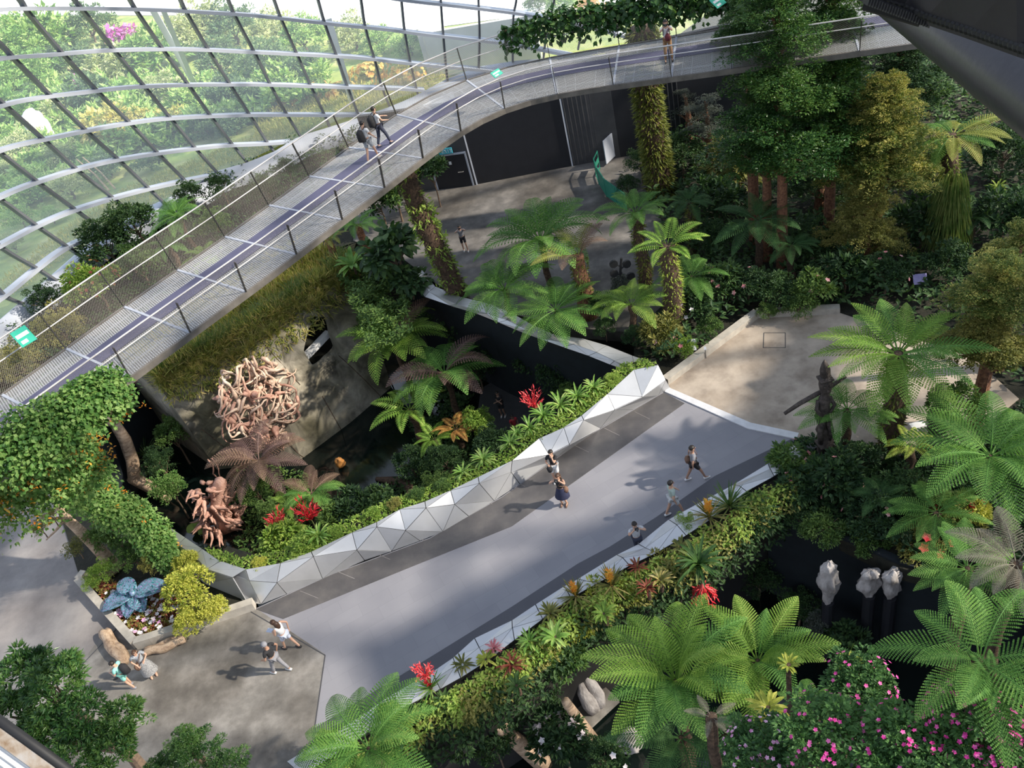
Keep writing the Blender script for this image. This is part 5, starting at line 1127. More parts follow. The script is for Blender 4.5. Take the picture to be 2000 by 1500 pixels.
b = MB(); b.tube([tuple(oc+Vector((0, 0, .02))), tuple(oc+Vector((.05, -.12, .2))), tuple(oc+Vector((.08, -.3, .16)))], [.16, .13, .05], 10); b.build('orchid_column', M['irid'], orc, True)
b = MB(); b.tube([(0, 0, 0), tuple(oc*0.5), tuple(oc)], .05, 8); b.build('support', M['frame'], orc)
b = MB(); pl = empty('plant_label', G(340, 1186, .35), 'small blue information tag right of the blue orchid sculpture', 'sign', rz=-.4); b.box((0, 0, 0), (.3, .02, .12)); b.build('tag_plate', M['strip'], pl); b = MB(); b.box((0, .02, -.17), (.02, .02, .3)); b.build('tag_stake', M['frame'], pl)
# log benches
def log(name, a, c, r, label, n=3, seed=0):
    random.seed(seed); a = Vector(a); c = Vector(c); root = empty(name, a, label, 'log'); d = c-a; s = Vector((-d.y, d.x, 0)).normalized()
    for k in range(n):
        off = s*(k-(n-1)/2)*r*.75; m_ = 10; rr = r*(1 if k == 0 else .7)
        P = [d*(-.08+1.2*i/m_)*(1 if k == 0 else .92)+off+Vector((0, 0, rr+.02*math.sin(i+k)))+s*.04*math.sin(i*.9+k) for i in range(m_+1)]
        b = MB(); b.tube(P, [rr*(.75+.25*math.sin(PI*(.2+.6*i/m_)))*(1 if 0 < i < m_ else .75) for i in range(m_+1)], 10, jit=.1); b.build('log_limb', M['drift'], root, True)
log('driftwood_bench', G(210, 1242, 0), G(248, 1292, 0), .2, 'stout driftwood log left of the kerb corner beside the couple', 2, 1)
log('driftwood_bench', G(290, 1276, 0), G(358, 1252, 0), .15, 'long driftwood log bench along the front kerb of the bed', 3, 2)
b = MB(); b.box((0, 0, .01), (.16, .09, .02)); o = b.build('phone', M['rubber']); o.location = G(226, 1326, 0); o.rotation_euler.z = .4; tag(o, 'dark phone lying on the plaza left of the couple', 'phone')

# ------------------------------------------------------------ left sunken garden
random.seed(71)
fern(770, 670, -1.2, 112, LOW, 'bright green tree fern right of the pavilion window', 'fern_bright', 16, 'arch', mix=('fern_brown', .15), pitch=(-24, 8)); 
fern(868, 730, -1.6, 112, LOW, 'green tree fern with pinkish brown lower fronds, right one of the central pair', 'fern', 15, 'arch', mix=('fern_purple', .28))
fern(800, 800, -2.6, 80, LOW, 'broad leafleted fern in front of the central pair', 'fern_bright', 8, 'open', yaw0=.3)
fern(848, 858, -3.2, 50, LOW, 'small lime fern left of the orange fronds', 'fern_bright', 8, 'open', name='lime_fern', cat='fern'); fern(890, 838, -3.0, 46, LOW, 'fern with orange gold fronds above the planter wall', 'fern_gold', 8, 'open', name='golden_fern', cat='fern')
fern(505, 900, -2.4, 98, LOW, 'dusky purple brown tree fern in front of the root sculpture', 'fern_purple', 13, 'arch', mix=('fern_brown', .3)); fern(608, 965, -3.0, 66, LOW, 'green fern with pinkish old fronds near the black pond', 'fern', 11, 'arch', mix=('fern_brown', .25))
fern(560, 985, -3.2, 46, LOW, 'light green fern over the pink root sculpture', 'fern_bright', 8, 'arch'); 
heliconia(G(548, 1030, -2.6), .85, 'red bract spray left of the other one above the black pond plants'); heliconia(G(608, 1015, -2.2), .95, 'bright red bract spray nearest the planter wall in the left garden'); heliconia(G(1043, 797, .9), .75, 'crimson bract spray at the top end of the left planter wall')
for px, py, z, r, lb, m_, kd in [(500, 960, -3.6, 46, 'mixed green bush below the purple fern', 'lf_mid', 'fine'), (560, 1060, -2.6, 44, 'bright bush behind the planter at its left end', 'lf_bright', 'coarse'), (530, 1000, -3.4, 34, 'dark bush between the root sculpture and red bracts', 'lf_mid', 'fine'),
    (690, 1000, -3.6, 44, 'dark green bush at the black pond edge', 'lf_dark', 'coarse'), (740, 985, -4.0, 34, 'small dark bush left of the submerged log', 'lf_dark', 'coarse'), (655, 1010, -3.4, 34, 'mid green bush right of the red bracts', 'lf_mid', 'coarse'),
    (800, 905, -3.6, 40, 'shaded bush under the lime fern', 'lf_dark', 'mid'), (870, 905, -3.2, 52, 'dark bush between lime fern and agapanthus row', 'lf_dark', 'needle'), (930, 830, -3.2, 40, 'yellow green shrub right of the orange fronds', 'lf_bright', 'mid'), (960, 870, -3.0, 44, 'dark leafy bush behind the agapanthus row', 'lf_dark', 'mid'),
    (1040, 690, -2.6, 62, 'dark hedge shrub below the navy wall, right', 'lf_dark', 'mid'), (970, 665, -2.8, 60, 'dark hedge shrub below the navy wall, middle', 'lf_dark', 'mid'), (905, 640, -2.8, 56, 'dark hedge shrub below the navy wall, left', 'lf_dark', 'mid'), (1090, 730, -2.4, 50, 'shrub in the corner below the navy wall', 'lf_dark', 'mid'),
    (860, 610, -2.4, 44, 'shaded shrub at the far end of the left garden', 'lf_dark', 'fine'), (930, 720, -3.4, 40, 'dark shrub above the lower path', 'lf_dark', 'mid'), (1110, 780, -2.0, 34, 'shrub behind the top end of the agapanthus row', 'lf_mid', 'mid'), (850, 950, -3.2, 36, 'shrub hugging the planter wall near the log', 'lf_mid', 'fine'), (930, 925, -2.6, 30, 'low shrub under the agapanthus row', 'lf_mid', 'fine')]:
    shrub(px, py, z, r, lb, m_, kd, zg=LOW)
q = [tuple(G(x, y, LOW)[:2]) for x, y in [(870, 620), (980, 660), (1180, 770), (1120, 820), (1000, 720), (930, 760), (900, 850), (1000, 900), (900, 980), (760, 1020), (740, 960), (820, 930), (800, 800), (900, 700)]]
cover('undergrowth', q, LOW-.2, 9000, 'lf_dark', 'dark low planting in the left sunken garden', .25, .5, 1.0)
q = [tuple(G(x, y, LOW)[:2]) for x, y in [(470, 900), (600, 930), (690, 1020), (620, 1090), (500, 1100), (430, 1040)]]
cover('undergrowth', q, LOW-.2, 3000, 'lf_mid', 'low planting round the pink root sculpture', .22, .5, .8)
# pink root sculpture like a crouching form
rt = empty('root_stump_sculpture', G(445, 1030, LOW), 'pinkish twisted root stump sculpture standing in the pond', 'sculpture'); random.seed(5)
for i in range(95):
    a = random.uniform(0, 6.28); h_ = random.uniform(.2, 3.0); rr = .55+.25*math.sin(h_*2); P = [Vector((math.cos(a)*rr*.9, math.sin(a)*rr*.6, h_))]; P = wig(P[0], (math.cos(a+.6), math.sin(a+.6), random.uniform(-.9, .2)), random.uniform(.5, 1.1), 7, .35)
    b = MB(); b.tube(P, [.09, .12, .11, .09, .07, .05, .04, .015], 6); b.build('root', M['rootp'], rt, True)
b = MB(); b.tube([(0, 0, 0), (.05, 0, .8), (.25, .1, 1.6), (.55, .2, 2.3), (.8, .2, 2.8), (.95, .2, 3.0)], [.45, .42, .4, .38, .3, .1], 14, jit=.3); b.build('stump', M['rootp'], rt, True)
rr_ = empty('hanging_root', G(405, 900, -1.5), 'dangling curly root at the lower left edge of the pavilion', 'root'); b = MB(); b.tube([(.14*math.sin(i*1.4), .1*math.cos(i*1.7), -i*.3) for i in range(11)], .035, 5); b.tube([(.2+.12*math.sin(i*1.1), .1*math.cos(i*1.3), -i*.3) for i in range(11)], .03, 5); b.build('root_strand', M['rootp'], rr_, True)
trunk('submerged_log', [G(735, 935, LOW+.05), G(775, 940, LOW+.2), G(800, 950, LOW+.25), G(805, 975, LOW+.2), G(780, 985, LOW+.1)], [.1, .25, .32, .3, .15], 'bark', 'dark curved log lying at the black pond edge', 'log')
m, nt, out = nm('amber_rock'); M['amber'] = m; p = N_(nt, 'ShaderNodeBsdfPrincipled', Roughness=.5); p.inputs['Base Color'].default_value = (.5, .22, .06, 1); nt.links.new(p.outputs[0], out.inputs[0])
rockm('amber_root', G(668, 912, LOW), .26, .2, .34, 'small orange brown root lump in the black pond', 'amber', 'root', 6)
for i, (px, py, r) in enumerate([(378, 1030, 15), (395, 1038, 9), (440, 1090, 14), (470, 1082, 16)]):
    c = G(px, py, LOW+.35); k = mpp(c)*r; b = MB(); m_ = 14; V = [(0, 0, -.03)]+[(math.cos(a)*k, math.sin(a)*k, .03*math.sin(a*3)) for a in [2*PI*t/m_+.2 for t in range(m_)]]; b.add(V, [(0, t+1, (t+1) % m_+1) for t in range(m_-1)])
    root = empty('water_lily', c, ['large round yellow green pond leaf at the left of the dark water', 'small yellowing pond leaf beside the larger round one', 'broad leaf at the pond corner by the planter end', 'big dark leaf touching the left end of the planter wall'][i], 'plant'); b.build('leaf', M['lf_bright' if i < 2 else 'lf_mid'], root); b = MB(); b.tube([(0, 0, -.4), (0, 0, -.02)], .02, 5); b.build('stem', M['stem'], root)
# agapanthus row on the left planter
random.seed(72)
for i, (px, py, r, lb) in enumerate([(905, 925, 26, 'strappy rosette at the lower end of the agapanthus row'), (945, 900, 32, 'second strappy rosette from the lower end of the row'), (998, 868, 32, 'third strappy rosette, just below the big group'), (1035, 838, 30, 'strappy rosette under the crimson bract spray'),
       (1062, 815, 34, 'strappy rosette right of the crimson bract spray'), (1095, 795, 36, 'full strappy rosette in the sunlit group'), (1128, 778, 34, 'sunlit strappy rosette near the top of the row'), (1160, 760, 30, 'top strappy rosette near the wall corner'), (1010, 850, 24, 'small strappy rosette tucked behind the planter lip')]):
    rosette(px, py, 1.1, r, lb, 'strap', 'strap', group='strappy rosettes on the left planter')
for px, py, r, m_, kd, lb in [(1195, 745, 22, 'lf_bright', 'mid', 'small bright shrub at the top corner of the left planter'), (600, 1062, 30, 'lf_bright', 'coarse', 'bright leafy clump behind the left planter, under the red bracts'), (580, 1085, 18, 'lf_bright', 'mid', 'light green clump near the left planter end'), (505, 1100, 18, 'lf_yellow', 'mid', 'yellow green groundcover at the far left of the planter'),
        (655, 1042, 22, 'lf_bright', 'mid', 'light clump behind the planter right of the red bracts'), (725, 1008, 18, 'lf_bright', 'coarse', 'bright upright leaves behind the planter middle'), (815, 965, 20, 'lf_mid', 'mid', 'low groundcover behind the planter below the log'), (770, 985, 18, 'lf_olive', 'mid', 'olive groundcover behind the planter'), (865, 948, 20, 'lf_mid', 'mid', 'groundcover left of the first rosette')]:
    shrub(px, py, 1.05, r, lb, m_, kd, zg=.9, h=.7, name='planter_clump')
rosette(625, 1050, 1.1, 34, 'sunlit strappy plant behind the left end of the planter wall', 'strap', 'strap')
q = [tuple((T_[i])[:2]) for i in range(len(T_))]+[tuple((T_[i]+Vector((-.35, .8, 0)))[:2]) for i in range(len(T_)-1, -1, -1)]
cover('planter_groundcover', q, .92, 5200, 'lf_bright', 'bright green groundcover filling the left planter', .15, .5, .28)
# back planter behind the coping: ferns between the court and the left garden
random.seed(73)
fern(1055, 470, 3.4, 128, 0, 'largest bright tree fern in front of the court', 'fern', 16, 'arch'); fern(985, 565, 2.2, 100, 0, 'tree fern overhanging the left end of the grey coping', 'fern', 13, 'arch'); fern(1085, 605, 1.8, 102, 0, 'wide fern spreading over the grey coping', 'fern', 13, 'flat')
fern(1128, 500, 3.4, 92, 0, 'sparse brownish tree fern with bare stalks in front of the court', 'fern_brown', 7, 'arch', mix=('fern_yellow', .4), trunk='bark_red', tr=.3, moss='moss', pitch=(-30, 5)); fern(1232, 595, 1.8, 80, 0, 'fern right of the bare stalked one, above the coping', 'fern_bright', 9, 'arch')
fern(1242, 415, 4.6, 76, 0, 'tree fern on a slim mossy trunk left of the lime one', 'fern', 10, 'arch', tr=.22, moss='moss', pitch=(-20, 5)); fern(1303, 480, 4.4, 70, 0, 'lime green tree fern on a thick bright mossy trunk', 'fern_bright', 10, 'open', tr=.34, moss='moss_bright', pitch=(-20, 5)); fern(1350, 540, 1.8, 74, 0, 'fern right of the bright mossy trunk', 'fern', 9, 'arch')
for px, py, z, r, m_, kd, lb, fl in [(1290, 655, .8, 40, 'lf_olive', 'coarse', 'variegated shrub with cream leaves at the bend of the coping', ('rose', 5, .2)), (1345, 600, .9, 40, 'lf_dark', 'coarse', 'dark shrub right of the bright mossy trunk', ('white_p', 6, .18)), (1385, 640, .6, 28, 'lf_mid', 'mid', 'green shrub beside the white label plates', None), (1175, 600, .8, 34, 'lf_dark', 'mid', 'dark bush beneath the sparse brownish fern', None),
        (1335, 680, .5, 28, 'lf_bright', 'mid', 'light shrub left of the white label plates', ('rose', 4, .2)), (1410, 560, 1.0, 46, 'lf_dark', 'coarse', 'dark bush with coral flowers behind the label plates', ('rose', 10, .2)), (1460, 560, 1.0, 46, 'lf_dark', 'mid', 'dark bush behind the stone upstand, left', ('rose', 3, .2)), (1520, 575, .8, 48, 'lf_dark', 'mid', 'dark bush behind the stone upstand, centre', None), (1590, 570, .9, 40, 'lf_mid', 'coarse', 'yellowish leaved bush behind the landing', ('rose', 3, .22)),
        (1560, 600, .5, 40, 'lf_mid', 'fine', 'low green bush along the back of the landing', None), (1500, 610, .4, 26, 'lf_mid', 'fine', 'low groundcover mound at the landing corner', None), (1180, 640, .8, 24, 'lf_dark', 'mid', 'small dark bush above the coping', None), (1240, 660, .6, 26, 'lf_dark', 'mid', 'dark bush behind the coping, right part', None), (1215, 560, 1.2, 26, 'lf_grey', 'mid', 'grey green bush at the court edge', None)]:
    shrub(px, py, z, r, lb, m_, kd, flowers=fl)
for px, py, lb in ((1354, 667, 'upper white plant label plate near the landing wall'), (1353, 680, 'lower white plant label plate near the landing wall'), (1377, 680, 'tiny white plant label stake by the landing wall'), (1797, 545, 'purple information sign under the trees at the right')):
    p_ = G(px, py, .6); root = empty('plant_label', p_, lb, 'sign', rz=-.3); b = MB(); s_ = (.3, .02, .2) if px < 1370 else ((.1, .02, .14) if px < 1500 else (.55, .03, .45)); M3 = Matrix.Rotation(-.7, 3, 'X'); b.box((0, 0, 0), s_, M=M3); b.build('label_plate', M['whitep'] if px < 1500 else M['sign_v'] if 'sign_v' in M else M['whitep'], root); b = MB(); b.box((0, .03, -.33), (.03, .03, .55)); b.build('label_stake', M['frame'], root)
ls = empty('curled_lamp_stalk', G(1222, 595, 0), 'dark sculptural stalk with curled discs at the court edge', 'sculpture'); b = MB(); b.tube([(0, 0, 0), (.1, 0, 1.0), (0, 0, 1.9), (.15, 0, 2.6)], .06, 6)
for i, (x, z) in enumerate([(.35, 2.2), (-.3, 1.9), (.45, 1.5), (-.25, 2.4), (.3, 1.1)]): b.tube([(0, 0, z-.2), (x*.7, 0, z-.05), (x, 0, z)], .04, 5); b.tube([(x, -.05, z), (x, .06, z)], .2, 10)
b.build('stalk', M['rubber'], ls)
# green folding barrier at the court
gb = [G(1172, 330, 0), G(1165, 345, 0), G(1170, 360, 0), G(1185, 385, 0), G(1205, 400, 0), G(1225, 415, 0)]
for i in range(5):
    a, c = gb[i], gb[i+1]; root = empty('barrier_panel', a, 'green folding barrier panel, ' + ['farthest from the camera', 'second from the far end', 'middle one with no notice', 'one with the white notice', 'nearest to the mossy trunk'][i], 'barrier', 'green barrier panels'); d = c-a; b = MB()
    b.beam((0, 0, 1.15), (d.x, d.y, 1.15), .05, .06); b.beam((0, 0, .12), (d.x, d.y, .12), .05, .06); b.beam((0, 0, .65), (d.x, d.y, .65), .02, 1.0 if i > 1 else .3); b.build('panel', M['green_p'], root)
    b = MB(); b.box((0, 0, .6), (.05, .05, 1.2)); b.build('post', M['green_p'], root)
    if i == 3: b = MB(); b.box((d.x*.5+.02, d.y*.5-.05, .8), (.4, .03, .3), rz=math.atan2(d.y, d.x)); b.build('notice', M['whitep'], root)
b = MB(); a = G(1190, 310, 0)-G(1185, 335, 0); o_ = G(1185, 325, 0); b.beam((0, 0, .9), (.9, .9, .9), .05, 1.5); o = b.build('white_board', M['steel']); o.location = o_; tag(o, 'pale board standing behind the green barrier', 'board')

# ------------------------------------------------------------ grove at the right
random.seed(81)
def conifer(px, py, z, r, zg, label, mat, h=1.5, kind='needle', n=6, name='conifer', bark='bark_red'):
    c = G(px, py, z); k = mpp(c)*r; root = empty(name, (c.x, c.y, zg), label, 'tree'); b = MB(); b.tube([(0, 0, 0), (.1, 0, (z-zg)*.6), (0, 0, (z-zg)+k*h*.6)], [.28, .2, .05], 9, jit=.1); b.build('trunk', M[bark], root)
    for i in range(n):
        a = i*2.399; t = i/(n-1); R_ = k*(.74-.26*t); x, y = math.cos(a)*k*.5*(1-t*.8), math.sin(a)*k*.5*(1-t*.8); zz = (z-zg)+k*h*(-.6+1.2*t)
        inst('foliage_tier', CR[kind][i % len(CR[kind])], M[mat], root, (x, y, zz), (0, 0, a), (R_, R_, R_*.62))
        b = MB(); b.tube([(0, 0, zz-k*.3), (x*.6, y*.6, zz-k*.1), (x*1.4, y*1.4, zz)], [.07, .05, .02], 5); b.build('branch', M[bark], root)
    return root
conifer(1520, 140, 9.5, 145, 0, 'dark green broad tree beside the walkway end', 'lf_deep', 2.4, 'fine', 16, 'broadleaf_tree'); conifer(1490, 260, 6.5, 84, 0, 'dark green tree hanging below the walkway end', 'lf_deep', 1.7, 'fine', 11, 'broadleaf_tree'); conifer(1625, 110, 9.0, 110, 0, 'bright topped green tree left of the big dark tube', 'lf_deep', 2.7, 'mid', 18, 'broadleaf_tree'); conifer(1455, 40, 11, 62, 0, 'leafy green treetop touching the far end of the railing vines', 'lf_deep', 1.3, 'mid', 8, 'broadleaf_tree')
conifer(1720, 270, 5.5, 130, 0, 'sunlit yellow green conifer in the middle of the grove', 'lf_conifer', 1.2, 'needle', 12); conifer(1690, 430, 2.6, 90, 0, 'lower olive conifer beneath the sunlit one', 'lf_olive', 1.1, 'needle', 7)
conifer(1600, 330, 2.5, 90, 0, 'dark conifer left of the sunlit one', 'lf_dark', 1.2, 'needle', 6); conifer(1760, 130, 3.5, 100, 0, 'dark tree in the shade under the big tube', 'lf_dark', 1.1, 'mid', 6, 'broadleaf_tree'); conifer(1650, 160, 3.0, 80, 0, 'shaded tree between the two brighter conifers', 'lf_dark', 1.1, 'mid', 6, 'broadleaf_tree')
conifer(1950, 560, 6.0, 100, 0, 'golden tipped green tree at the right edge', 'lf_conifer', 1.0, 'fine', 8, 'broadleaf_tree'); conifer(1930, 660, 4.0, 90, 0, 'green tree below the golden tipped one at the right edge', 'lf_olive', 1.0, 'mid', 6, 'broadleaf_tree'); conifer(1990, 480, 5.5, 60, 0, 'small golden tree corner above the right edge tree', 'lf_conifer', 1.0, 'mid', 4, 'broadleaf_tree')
conifer(1380, 240, 3.0, 56, 0, 'slim grey green tree right of the mossy column', 'lf_grey', 1.3, 'open', 6, 'slender_tree'); conifer(1340, 210, 2.4, 40, 0, 'thin grey shrubby tree against the dark wall', 'lf_grey', 1.2, 'open', 5, 'slender_tree')
fern(1862, 262, 5.0, 92, 0, 'tree fern with a shaggy hanging skirt below the big tube', 'fern_yellow', 12, 'flat', mix=('fern', .6), tr=.3, moss='moss_bright', pitch=(-5, 25))
b = MB(); sk = G(1860, 360, 3.6); n = 1500; a = RNG.random(n)*6.28; r_ = RNG.uniform(.3, 1.0, n); t_ = RNG.random(n); pos = np.stack([np.cos(a)*r_*(.5+.5*t_), np.sin(a)*r_*(.5+.5*t_), .6-3.2*t_], 1); leaves(b, pos, np.stack([np.cos(a)*.35, np.sin(a)*.35, -1+0*a], 1), np.stack([np.cos(a), np.sin(a), .4+0*a], 1), .8, .035)
o = b.build('hanging_grass', M['grass_green'], None); o.location = sk; tag(o, 'shaggy hanging grass skirt around the trunk of the tree fern', 'grass', None, 'stuff')
fern(1480, 430, 2.8, 92, 0, 'bluish dark green fern at the left of the grove', 'fern_dark', 13, 'flat'); fern(1345, 395, 3.0, 48, 0, 'dim fern right of the mossy column', 'fern_dark', 9, 'arch', moss='moss'); fern(1545, 480, 2.0, 52, 0, 'shaded fern beside the bluish fern', 'fern_dark', 9)
fern(1900, 430, 1.4, 60, 0, 'dark fern behind the shaggy skirt', 'fern_dark', 10); rosette(1948, 370, 1.0, 24, 'lime coloured rosette glowing in the shade at the right', 'moss_bright', 'brom', zg=0)
fern(1755, 690, 4.4, 145, 0, 'big bright tree fern beside the totem poles', 'fern_bright', 19, 'flat', tr=.3, moss='moss', pitch=(-14, 12), mix=('fern', .35)); fern(1655, 800, 2.4, 92, 0, 'tree fern right of the figure totem', 'fern', 12, 'flat', pitch=(-10, 15)); fern(1935, 890, 3.0, 165, 0, 'large dark green tree fern at the right edge', 'fern', 16, 'big', pitch=(-14, 10))
fern(1780, 870, 1.8, 52, 0, 'small bright fern growing on the trunk of the big tree fern', 'moss_bright', 10, 'open', name='fern', cat='fern'); fern(1830, 1000, 1.6, 90, 0, 'fern below the dark large fern', 'fern', 11, 'flat'); fern(1720, 970, 1.0, 60, 0, 'low fern at the foot of the big tree fern', 'fern_dark', 9)
for px, py, z, r, m_, kd, lb, fl in [(1440, 330, 1.5, 60, 'lf_olive', 'coarse', 'long leaved shrub under the walkway end trees', None), (1400, 400, 1.2, 52, 'lf_dark', 'coarse', 'dark shrub left of the bluish fern', None), (1330, 300, 1.6, 46, 'lf_dark', 'mid', 'dark hedge bush next to the mossy column', None), (1390, 470, 1.0, 44, 'lf_dark', 'mid', 'dark shrub behind the lime fern', None),
        (1590, 480, 1.0, 56, 'lf_dark', 'mid', 'deep shade bush at the foot of the conifers', None), (1650, 540, .9, 50, 'lf_dark', 'coarse', 'dark bush left of the purple sign', ('rose', 4, .2)), (1730, 540, .9, 56, 'lf_dark', 'mid', 'dark bush directly left of the purple sign', ('rose', 4, .16)), (1850, 520, .9, 56, 'lf_dark', 'mid', 'dark bush right of the purple sign', None), (1800, 450, 1.0, 60, 'lf_dark', 'coarse', 'dark bush behind the purple sign', ('red', 3, .3)),
        (1960, 300, 1.5, 60, 'lf_dark', 'mid', 'dark shrubbery at the right edge below the tube', None), (1960, 430, 1.2, 56, 'lf_dark', 'coarse', 'dark shrub above the golden tree', None), (1250, 320, 1.2, 36, 'lf_dark', 'fine', 'clipped dark hedge behind the green barrier', None), (1225, 365, 1.0, 30, 'lf_dark', 'fine', 'second clipped hedge part beside the green barrier', None),
        (1630, 940, .9, 56, 'lf_dark', 'coarse', 'dark bush at the foot of the figure totem', ('rose', 8, .16)), (1545, 900, .9, 44, 'lf_mid', 'coarse', 'glossy shrub between the ramp end and the figure totem', ('rose', 6, .2)), (1560, 960, .7, 46, 'lf_dark', 'coarse', 'dark shrub at the corner of the right garden', ('rose', 4, .14)), (1610, 1040, .1, 50, 'lf_mid', 'mid', 'shrub cascading over the navy wall, left part', None), (1560, 1010, .2, 36, 'lf_dark', 'mid', 'leafy edge where the right planter wall ends', None),
        (1700, 1010, .5, 62, 'lf_dark', 'mid', 'dark shrub above the navy wall, middle', ('rose', 6, .14)), (1700, 1060, -.1, 44, 'lf_mid', 'mid', 'shrub trailing over the navy wall behind the rocks', None), (1790, 1060, .2, 60, 'lf_olive', 'mid', 'olive shrub above the right end of the navy wall', ('red', 5, .28)), (1860, 1010, .8, 50, 'lf_olive', 'coarse', 'yellowish shrub with red flowers near the right edge', ('red', 8, .2)), (1905, 1000, 1.1, 30, 'lf_yellow', 'coarse', 'lime leaved bush with red stems near the right edge', ('red', 6, .16)),
        (1830, 880, .8, 46, 'lf_grey', 'fine', 'grey green shrub beside the small totem', None), (1870, 800, 2.0, 60, 'lf_mid', 'mid', 'leafy shrub under the golden tree', None), (1680, 900, .9, 50, 'lf_dark', 'mid', 'dark bush between the totem and the tree fern trunk', None), (1770, 960, .8, 54, 'lf_dark', 'mid', 'dark bush right of the tree fern trunk', None), (1470, 1000, .6, 46, 'lf_mid', 'fine', 'dense shrub bulging over the end of the right planter', None)]:
    shrub(px, py, z, r, lb, m_, kd, flowers=fl)
q = [tuple(G(x, y)[:2]) for x, y in [(1250, 330), (1400, 200), (1500, 60), (2000, -60), (2500, -100), (2500, 600), (1990, 770), (1880, 690), (1640, 605), (1480, 600), (1310, 740), (1250, 690), (1330, 560)]]
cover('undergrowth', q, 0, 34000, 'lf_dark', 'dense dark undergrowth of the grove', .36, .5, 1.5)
q = [tuple(G(x, y)[:2]) for x, y in [(1560, 862), (1680, 905), (1880, 880), (2000, 800), (2400, 720), (2400, 1200), (2050, 1165), (1760, 1095), (1515, 990), (1520, 930)]]
cover('undergrowth', q, 0, 16000, 'lf_dark', 'dense dark undergrowth around the totem poles', .24, .5, .9)
# totem poles
def totem(px, py, zt, label, s=1.0, bar=True):
    c = G(px, py, 0); root = empty('totem_pole', c, label, 'totem')
    prof = [(0, .26), (.5, .25), (1.0, .24), (1.15, .30), (1.25, .22), (1.6, .2), (1.75, .24), (1.95, .14), (2.1, .17), (2.35, .24), (2.5, .22), (2.7, .26), (3.0, .2), (3.2, .22), (3.35, .16), (3.45, .13), (3.6, .2), (3.85, .24), (4.05, .2), (4.15, .12), (4.25, .16), (4.5, .17), (4.75, .1), (4.95, .02)]
    k = zt/4.95; b = MB(); b.tube([(.05*math.sin(z*2), .03*math.cos(z*3), z*k) for z, r in prof], [r*s for z, r in prof], 12, jit=.08); b.build('carved_post', M['totem'], root, True)
    b = MB()   # carved figure: legs, arms, head features, crest
    for sd in (-1, 1):
        b.tube([(sd*.12, -.1, 1.2*k), (sd*.2, -.16, 1.7*k), (sd*.1, -.14, 2.3*k)], [.1, .11, .1], 7); b.tube([(sd*.2, 0, 3.2*k), (sd*.32, -.12, 2.9*k), (sd*.12, -.22, 2.7*k)], [.08, .07, .05], 6); b.tube([(sd*.08, -.2, 3.92*k), (sd*.08, -.25, 3.9*k)], .035, 6)
    b.tube([(0, -.2, 3.8*k), (0, -.3, 3.75*k), (0, -.2, 3.68*k)], .035, 6); b.box((0, -.05, 4.16*k), (.44, .4, .06)); b.box((0, -.1, 1.12*k), (.5, .5, .1)); b.build('carved_figure', M['totem'], root, True)
    if bar:
        b = MB(); u = Vector((_R[0], 0, 0)); e1 = G(1532, 808, 3.0)-c; e2 = G(1652, 735, 3.6)-c; mdp = e1.lerp(e2, .5); b.tube([e1, e1.lerp(e2, .25)+Vector((0, 0, .04)), mdp, e1.lerp(e2, .75)-Vector((0, 0, .05)), e2], [.06, .08, .09, .075, .06], 8, jit=.1); b.build('cross_bar', M['totem'], root, True)
    return root
totem(1607, 905, 4.9, 'tall dark figure totem pole with a slanted cross bar', 1.0); totem(1822, 880, 3.2, 'smaller dark carved totem pole right of the big tree fern', 1.15, bar=False)
b = MB(); b.box((0, 0, .5), (.5, .3, .08)); b.box((0, 0, .24), (.06, .06, .46)); o = b.build('info_lectern', M['whitep']); o.location = G(1790, 850, 0); tag(o, 'white tilted info board beside the smaller totem', 'sign')

# ------------------------------------------------------------ right planter: dense mixed planting
random.seed(91)
q = []
OW = [o_+Vector((0, 0, 0)) for o_ in O_]; nrmO = []
for i in range(len(O_)):
    t = (O_[min(i+1, len(O_)-1)]-O_[max(i-1, 0)]).normalized(); nrmO.append(Vector((t.y, -t.x, 0)))
for lb, mt, n, w0, w1, hh, lf, dz in (('bright trailing foliage of the right planter', 'lf_bright', 6000, .25, 1.0, .35, .15, 0), ('olive trailing foliage of the right planter', 'lf_olive', 5000, .25, 1.1, .35, .15, -.2), ('darker foliage hanging from the right planter into the pit', 'lf_dark', 6000, .5, 1.2, .3, .18, -1.3)):
    b = MB(); pos = []
    for _ in range(n):
        x = random.random()*(len(O_)-1.01); i = int(x); t = x-i; p_ = O_[i].lerp(O_[i+1], t); nn_ = nrmO[i]; f = noise.noise(Vector((x*1.3, dz*3, 3)))*.6
        w_ = w0+(w1-w0)*random.random(); p_ = p_+nn_*max(.08, w_+f*.7); z = .95+dz*random.random()+hh*(random.random()+f)*1.1-(max(0, w_-.6)*1.0)
        pos.append((p_.x, p_.y, z))
    pos = np.array(pos); d = RNG.normal(size=(n, 3)); d[:, 2] = d[:, 2]*.4-.25; d[:, 1] -= .5; leaves(b, pos, d, np.array([0, -.3, 1.])+RNG.normal(size=(n, 3))*.4, lf*RNG.uniform(.6, 1.4, n), lf*.5)
    o = b.build('planter_foliage', M[mt], None, loc=tuple(O_[9])); tag(o, lb, 'foliage', None, 'stuff')
